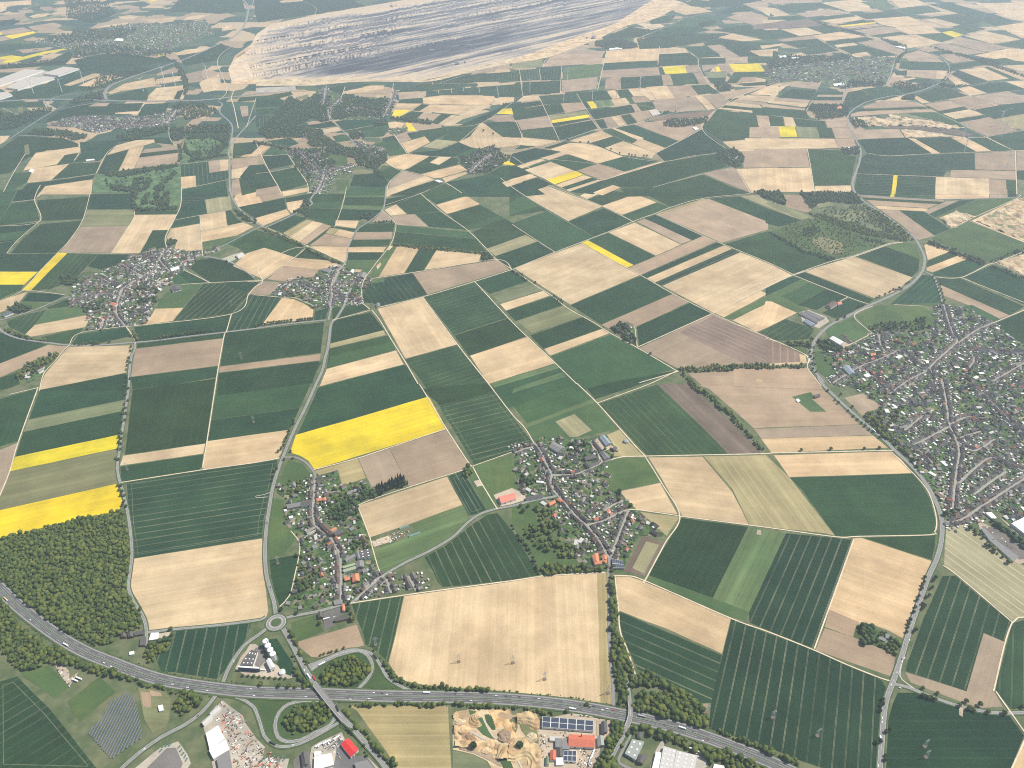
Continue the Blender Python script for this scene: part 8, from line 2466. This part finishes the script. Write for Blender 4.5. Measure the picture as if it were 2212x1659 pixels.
for ln in rows(POLES):
    kd, code, xy = ln.split(); (x, y, _), = pts(code, [xy]); q = gp(x, y)
    if kd == 'pylon':
        o = empty('power_pylon', (q[0], q[1], .6), R(20)); tag(o, 'grey lattice power pylon ' + PL[pi_], 'pylon', 'power pylons in the fields'); pi_ += 1
        link('tower', PY, o); link('footing', FT, o)
        for a in arms: link('crossarm', a, o)
    else:
        o = empty('wind_turbine', (q[0], q[1], .3), R(rnd.uniform(-30, 30))); tag(o, 'white wind turbine ' + TL[ti_], 'wind turbine', 'wind turbines on the far plain'); ti_ += 1
        link('tower', TW, o); link('nacelle', NA, o)
        for b in BLS[ti_ % 3]: link('blade', b, o)

# ------------------------------------------------------------ vehicles
def car_meshes():
    b = MB(); b.prism([(-2.2, -.9), (2.2, -.9), (2.2, .9), (-2.2, .9)], .35, .95, 0, bottom=True)
    c0 = [(-1.5, -.85), (1.0, -.85), (1.0, .85), (-1.5, .85)]; c1 = [(-1.1, -.7), (.4, -.7), (.4, .7), (-1.1, .7)]
    g = MB()
    for i in range(4):
        p, q = c0[i], c0[(i + 1) % 4]; p1, q1 = c1[i], c1[(i + 1) % 4]; g.face([(*p, .95), (*q, .95), (*q1, 1.45), (*p1, 1.45)])
    b.face([(*p, 1.46) for p in c1], 0)
    w = MB()
    for x in (-1.4, 1.4):
        for y in (-.92, .72): w.tube((x, y, .33), (x, y + .2, .33), .33, .33, 10)
    return b, g, w
cb, cg, cw = car_meshes(); CB = {k: cb.mesh('body', m) for k, m in M_CAR.items()}; CG = cg.mesh('cabin', M_GLASS); CW = cw.mesh('wheels', M_TYRE)
t1 = MB(); t1.box(-8, 5, -1.25, 1.25, 1.0, 4.0); t2 = MB(); t2.box(5.4, 7.8, -1.25, 1.25, .6, 3.6); t2.box(5.4, 7.0, -1.2, 1.2, 3.6, 3.9); t3 = MB()
for x in (-6.5, -5.2, -3.9, 4.2, 6.6):
    for y in (-1.25, .95): t3.tube((x, y, .5), (x, y + .3, .5), .5, .5, 10)
t3.box(-8, 7.6, -.5, .5, .6, 1.0)
TB = {k: t1.mesh('trailer', m) for k, m in M_CAR.items()}; TC = {k: t2.mesh('cab', m) for k, m in M_CAR.items()}; TW3 = t3.mesh('wheels', M_TYRE)
RN = {'Y1': 'parked by the red roofed hall', 'Y2': 'parked in the factory yard', 'Y3': 'parked by the domed warehouse', 'Y4': 'in the school car park', 'Y5': 'parked in a paved yard near the roundabout', 'Y6': 'parked on the hazy compound below the motorway', 'M': 'on the motorway', 'R5': 'on the road passing under the motorway', 'N': 'on the upper slip road loop', 'N2': 'on the outer upper slip road', 'B': 'on the road over the motorway bridge', 'S2': 'on the lower slip road', 'R1': 'on the road north of the roundabout', 'X': 'on the right hand main road', 'X2': 'waiting in the crossroads side road', 'V': 'in the big village main street'}
cc = {}
CARL = []
for ln in rows(CARS):
    kd, colr, road, code, xy = ln.split(); (x, y, _), = pts(code, [xy]); CARL.append((road, kd, x, y, colr))
CARL.sort(key=lambda c: (c[0], c[2] if c[0] != 'X' else -c[3]))
for road, kd, x, y, colr in CARL:
    zz = 6.5 if (road == 'B' and 4977 + 945 < y < 4977 + 1240) else (1.6 if road == 'M' else 1.2)
    if road == 'B' and y < 4977 + 945: zz = 1.2 + max(0, (y - 4977 - 720) / 225 * 6)
    if road == 'B' and zz == 6.5: zz = 7.7
    q = Vector(gp(x, y, zz)); best = min(((Vector((C[i].x, C[i].y, 0)) - Vector((q.x, q.y, 0))).length, C[i + 1] - C[i]) for C, hw in STREETS for i in range(len(C) - 1) if abs(C[i].x - q.x) < 300 and abs(C[i].y - q.y) < 300)
    ang = math.atan2(best[1].y, best[1].x); cc[(road, kd)] = cc.get((road, kd), 0) + 1
    o = empty('lorry' if kd == 'truck' else 'car', q, ang); s = 1.12 if kd == 'car' else 1.0; o.scale = (s, s, s)
    tag(o, '%s %s %s, %s %s from the %s' % (colr, 'lorry' if kd == 'truck' else 'car', RN[road], nth(cc[(road, kd)]), 'lorry' if kd == 'truck' else 'car', 'south' if road == 'X' else 'west'), 'lorry' if kd == 'truck' else 'car', 'vehicles on the roads')
    if kd == 'truck': link('trailer', TB[colr], o); link('cab', TC['white' if colr == 'yellow' else colr], o); link('wheels', TW3, o)
    else: link('body', CB[colr], o); link('cabin', CG, o); link('wheels', CW, o)

# ------------------------------------------------------------ yard goods and sand heaps
M_BOX = [M_ROOF['white'], M_ROOF['lightgrey'], M_ROOF['grey'], M_ROOF['dark'], FM['u'], M_ROOF['salmon']]
def clutter(name, label, code, words, n, mi, smax=9, hmax=3.2):
    poly = [Vector(gp(*p[:2])).to_2d() for p in pts(code, words.split())]; xs = [p.x for p in poly]; ys = [p.y for p in poly]; mb = MB(); k = 0
    while k < n:
        x, y = rnd.uniform(min(xs), max(xs)), rnd.uniform(min(ys), max(ys))
        if not inside((x, y), poly) or occ(x, y, 2): continue
        k += 1; a = rnd.choice((.6, 2.17, .9)) + rnd.uniform(-.15, .15); c, s = math.cos(a), math.sin(a); L, W_ = rnd.uniform(1.2, smax), rnd.uniform(1, 2.6)
        mb.prism([(x + u * c - v * s, y + u * s + v * c) for u, v in ((-L / 2, -W_ / 2), (L / 2, -W_ / 2), (L / 2, W_ / 2), (-L / 2, W_ / 2))], .8, .8 + rnd.uniform(.6, hmax), rnd.choice(mi))
    tag(mb.obj(name, M_BOX), label, 'goods', kind='stuff')
clutter('stacked_goods', 'white and grey building goods stacked all over the builders yard', '30', '1920,1100 2090,1220 2120,1290 2212,1420 2280,1490 2440,1600 2400,1690 2020,1690 1990,1500 1950,1380 1850,1250', 260, (0, 0, 1, 2, 3, 4, 4, 5))
clutter('stacked_goods', 'pallets and goods along the factory and solar hall yard', '32', '250,1340 720,1345 735,1400 730,1680 560,1680 560,1490 300,1480 260,1600 240,1480', 90, (0, 1, 2, 3, 4), 5, 2)
clutter('stacked_goods', 'vehicles and crates on the yard of the red roofed hall', '31', '500,1480 560,1440 720,1370 740,1420 690,1540 660,1520 500,1510', 60, (0, 1, 1, 2, 3), 7, 2.4)
clutter('stacked_goods', 'garden goods beside the beige field of the street village', '21', '1000,1360 1330,1235 1340,1290 1180,1370 1030,1400', 60, (0, 1, 4, 5, 2), 5, 2)
clutter('stacked_goods', 'crates and sheds on the hazy compound below the motorway', '30', '470,770 540,740 600,830 600,890 680,830 600,960 530,870', 40, (0, 1, 2, 3, 4), 6, 2.4)
sk = 0
for code, xy in [('30', p) for p in '1410,1475 1440,1468 1470,1460 1550,1480 1565,1510 1582,1540 1600,1562 1612,1590 1392,1512'.split()] + [('31', p) for p in '60,1592 85,1572 150,1572 190,1570 230,1562 242,1590 200,1602 62,1642 130,1600'.split()]:
    (x, y, _), = pts(code, [xy]); q = gp(x, y); sk += 1; o = empty('waste_skip', (q[0], q[1], .9), rnd.uniform(.9, 1.4)); tag(o, 'dark green open waste skip at the bottom edge, %s from the west' % nth(sk), 'skip', 'green skips in the lower yards')
    mb = MB()
    for a_, b_, c_, d_ in ((-3.2, 3.2, -1.2, -1.05), (-3.2, 3.2, 1.05, 1.2), (-3.2, -3.05, -1.05, 1.05), (3.05, 3.2, -1.05, 1.05)): mb.box(a_, b_, c_, d_, 0, 2.3)
    mb.box(-3.2, 3.2, -1.2, 1.2, -.1, .12); mb.obj('shell', M_ROOF['teal'], o)
hk = 0
for code, xy, r, h in sorted((('31', '1790,1330', 15, 6), ('31', '1850,1405', 12, 5), ('31', '2150,1385', 17, 6), ('31', '1760,1270', 13, 6), ('31', '1990,1510', 11, 4), ('32', '120,1235', 15, 7), ('32', '170,1400', 14, 6), ('31', '2060,1470', 9, 3), ('31', '1905,1210', 10, 4)), key=lambda k: (int(k[0]), int(k[1].split(',')[0]))):
    (x, y, _), = pts(code, [xy]); q = gp(x, y); hk += 1; v, f = ico(3); mb = MB()
    mb.v = [tuple(Vector((p[0] * r * (1 + .5 * noise.noise(Vector(p) * 1.3 + Vector((hk * 5, 0, 0)))), p[1] * r * .8 * (1 + .5 * noise.noise(Vector(p) * 1.3 + Vector((0, hk * 5, 0)))), p[2] * h * (1 + .45 * noise.noise(Vector(p) * 3 + Vector((hk, 3, 0))))))) for p in v]; mb.f = [tuple(map(int, k)) for k in f]; mb.m = [0] * len(mb.f)
    o = mb.obj('sand_heap', FM['s'] if hk not in (3, 6, 7) else FM['u']); o.location = (q[0], q[1], .4); tag(o, '%s heap in the sand pit, %s from its western end' % ('brown earth' if hk in (3, 6, 7) else 'pale sand', nth(hk)), 'heap', 'heaps in the sand pit')

M_DIG = field_mat('dug_sand', (.50, .36, .19), (.30, .175, .085), 1.0, .14, None, 0, 30, 0, .045)
def diggings(code, words, step, hgt, seed):
    poly = [Vector(gp(*p[:2])).to_2d() for p in pts(code, words.split())]; xs = [p.x for p in poly]; ys = [p.y for p in poly]; nx, ny = int((max(xs) - min(xs)) / step), int((max(ys) - min(ys)) / step)
    vs, idx, fs = [], {}, []
    def vert(i, j):
        if (i, j) not in idx:
            x, y = min(xs) + i * step, min(ys) + j * step
            r = noise.noise((x / 38, y / 38, seed)); q = noise.noise((x / 13, y / 13, seed + 4)); ter = math.floor((r + .6) * 5) / 5 + .2 * min(1, ((r + .6) * 5 % 1) * 4)
            idx[i, j] = len(vs); vs.append((x, y, .4 + hgt * (ter - .55) + hgt * .22 * q))
        return idx[i, j]
    for i in range(nx):
        for j in range(ny):
            if inside((min(xs) + (i + .5) * step, min(ys) + (j + .5) * step), poly): fs.append((vert(i, j), vert(i + 1, j), vert(i + 1, j + 1), vert(i, j + 1)))
    me = bpy.data.meshes.new('dug_sand'); me.from_pydata(vs, [], fs); me.materials.append(M_DIG if code[0] == '3' or code[1] == '2' and code[0] == '3' else FM['s']); me.update(); tag(link('dug_sand', me), kind='structure')
diggings('31', '1705,1205 1760,1170 1850,1180 1950,1290 2080,1440 2190,1500 2212,1580 2120,1600 1990,1560 1880,1500 1720,1480', 2.0, 15, 1.0)
diggings('31', '2010,1160 2185,1155 2200,1210 2270,1215 2240,1400 2190,1420 2080,1330', 2.0, 8, 6.0)
diggings('32', '40,1215 170,1180 235,1240 235,1440 250,1500 245,1690 -60,1690 -20,1450 60,1380', 2.0, 15, 3.0)
diggings('13', '1490,228 1620,172 1790,212 1580,310', 5, 16, 8.0)
diggings('13', '1800,255 2150,70 2300,50 2300,440 2212,425', 6, 14, 11.0)
diggings('13', '1980,612 2300,520 2300,740 2160,695 2040,635', 5, 12, 13.0)
diggings('03', '770,1018 900,1012 1000,1030 1200,1022 1400,1042 1700,1110 1560,1120 1300,1090 1000,1095 800,1085', 9, 20, 15.0)
diggings('03', '1150,1122 1300,1128 1500,1160 1680,1184 1500,1185 1195,1188', 8, 10, 17.0)
# ------------------------------------------------------------ mining machines
PIT2 = np.array([[near[i].x + (far[i].x - near[i].x) * j / (NTT - 1), near[i].y + (far[i].y - near[i].y) * j / (NTT - 1)] for i in range(NS) for j in range(NTT)])
def excav(X, Y, label, rim, rot, s=1.0):
    k = int(np.argmin(((PIT2 - [X, Y]) ** 2).sum(1))); p = gp(X, Y) if rim else pv[k]
    o = empty('mining_excavator', p, rot); o.scale = (s, s, s); tag(o, label, 'excavator', 'mining machines at the open cast pit')
    m = MB(); m.box(-16, 16, -12, 12, 0, 6); m.box(-20, -12, -16, 16, 0, 4); m.box(12, 20, -16, 16, 0, 4); m.obj('crawlers', M_WALLD, o)
    m = MB(); m.box(-12, 12, -9, 9, 6, 24); m.box(-34, -12, -6, 6, 18, 26); m.obj('machine_house', M_WALLG, o)
    m = MB(); m.tube((8, 0, 22), (68, 0, 14), 2.6, 1.6, 6); m.tube((-6, 0, 22), (4, 0, 62), 1.8, 1.2, 6); m.tube((6, 0, 22), (4, 0, 62), 1.8, 1.2, 6); m.tube((4, 0, 61), (60, 0, 16), .5, .5, 4); m.tube((4, 0, 61), (-34, 0, 24), .5, .5, 4); m.obj('boom', M_STEEL, o)
    m = MB(); m.tube((70, -2, 14), (70, 2, 14), 9, 9, 16); m.obj('bucket_wheel', M_WALLD, o)
excav(4424 + 700, 335, 'tall lattice mining excavator standing on the right hand pit rim', True, R(200))
excav(2212 + 1835, 410, 'dark mining machine on the upper grey bench of the pit', False, R(160))
excav(2212 + 1735, 560, 'broad dark mining spreader on the lower sand bench of the pit', False, R(20))
excav(2212 + 1515, 440, 'small dark mining machine by the coal seam bench', False, R(30), .6)
excav(2212 + 1170, 60, 'dark mining machine on the hazy top bench of the pit', False, R(10), .8)

# ------------------------------------------------------------ air, sky, sun, camera
bpy.ops.mesh.primitive_cube_add(size=1, location=(0, 8900, 735)); hz = bpy.context.object; hz.name = 'haze'; hz.scale = (31000, 25000, 1745)
tag(hz, 'thin pale blue haze filling the air over the whole plain', 'haze', kind='stuff')
m = bpy.data.materials.new('haze'); m.use_nodes = True; t = m.node_tree; t.nodes.clear(); out = t.nodes.new('ShaderNodeOutputMaterial'); pvn = t.nodes.new('ShaderNodeVolumePrincipled')
pvn.inputs['Density'].default_value = HAZE; pvn.inputs['Color'].default_value = (.74, .86, 1.0, 1); pvn.inputs['Anisotropy'].default_value = .2
t.links.new(pvn.outputs[0], out.inputs['Volume']); m.cycles.homogeneous_volume = True; hz.data.materials.append(m)
SUN = Vector((.965, .26, 0)).normalized() * math.cos(R(55)) + Vector((0, 0, math.sin(R(55))))
W = bpy.data.worlds.new('World'); SC.world = W; W.use_nodes = True; t = W.node_tree; bg = t.nodes['Background']
sk = t.nodes.new('ShaderNodeTexSky'); sk.sky_type = 'NISHITA'; sk.sun_disc = False; sk.sun_elevation = R(55); sk.sun_rotation = math.atan2(SUN.x, SUN.y)
t.links.new(sk.outputs[0], bg.inputs[0]); bg.inputs[1].default_value = .085
ld = bpy.data.lights.new('sun', 'SUN'); ld.energy = 4.8; ld.angle = R(.5); ld.color = (1, .94, .84)
lo = bpy.data.objects.new('sun', ld); COL.objects.link(lo); lo.rotation_euler = SUN.to_track_quat('Z', 'Y').to_euler()
cd = bpy.data.cameras.new('camera'); co = bpy.data.objects.new('camera', cd); COL.objects.link(co); SC.camera = co
co.location = (0, 0, CAM_H); co.rotation_euler = (R(90) - PITCH, 0, 0); cd.sensor_width = 36; cd.lens = 36 * FOC / 2212; cd.clip_start = 1; cd.clip_end = 60000
SC.view_settings.view_transform = 'Standard'; SC.view_settings.look = 'None'; SC.view_settings.exposure = EXPO; SC.view_settings.gamma = 1
SC.render.engine = 'CYCLES'; SC.cycles.use_denoising = DENOISE; SC.cycles.filter_width = 1.1; SC.cycles.max_bounces = 4; SC.cycles.volume_bounces = 1; SC.cycles.diffuse_bounces = 2
try: SC.cycles.denoiser = 'OPENIMAGEDENOISE'
except Exception: pass
print('houses', HN, 'trees', NT, 'objects', len(SC.objects))
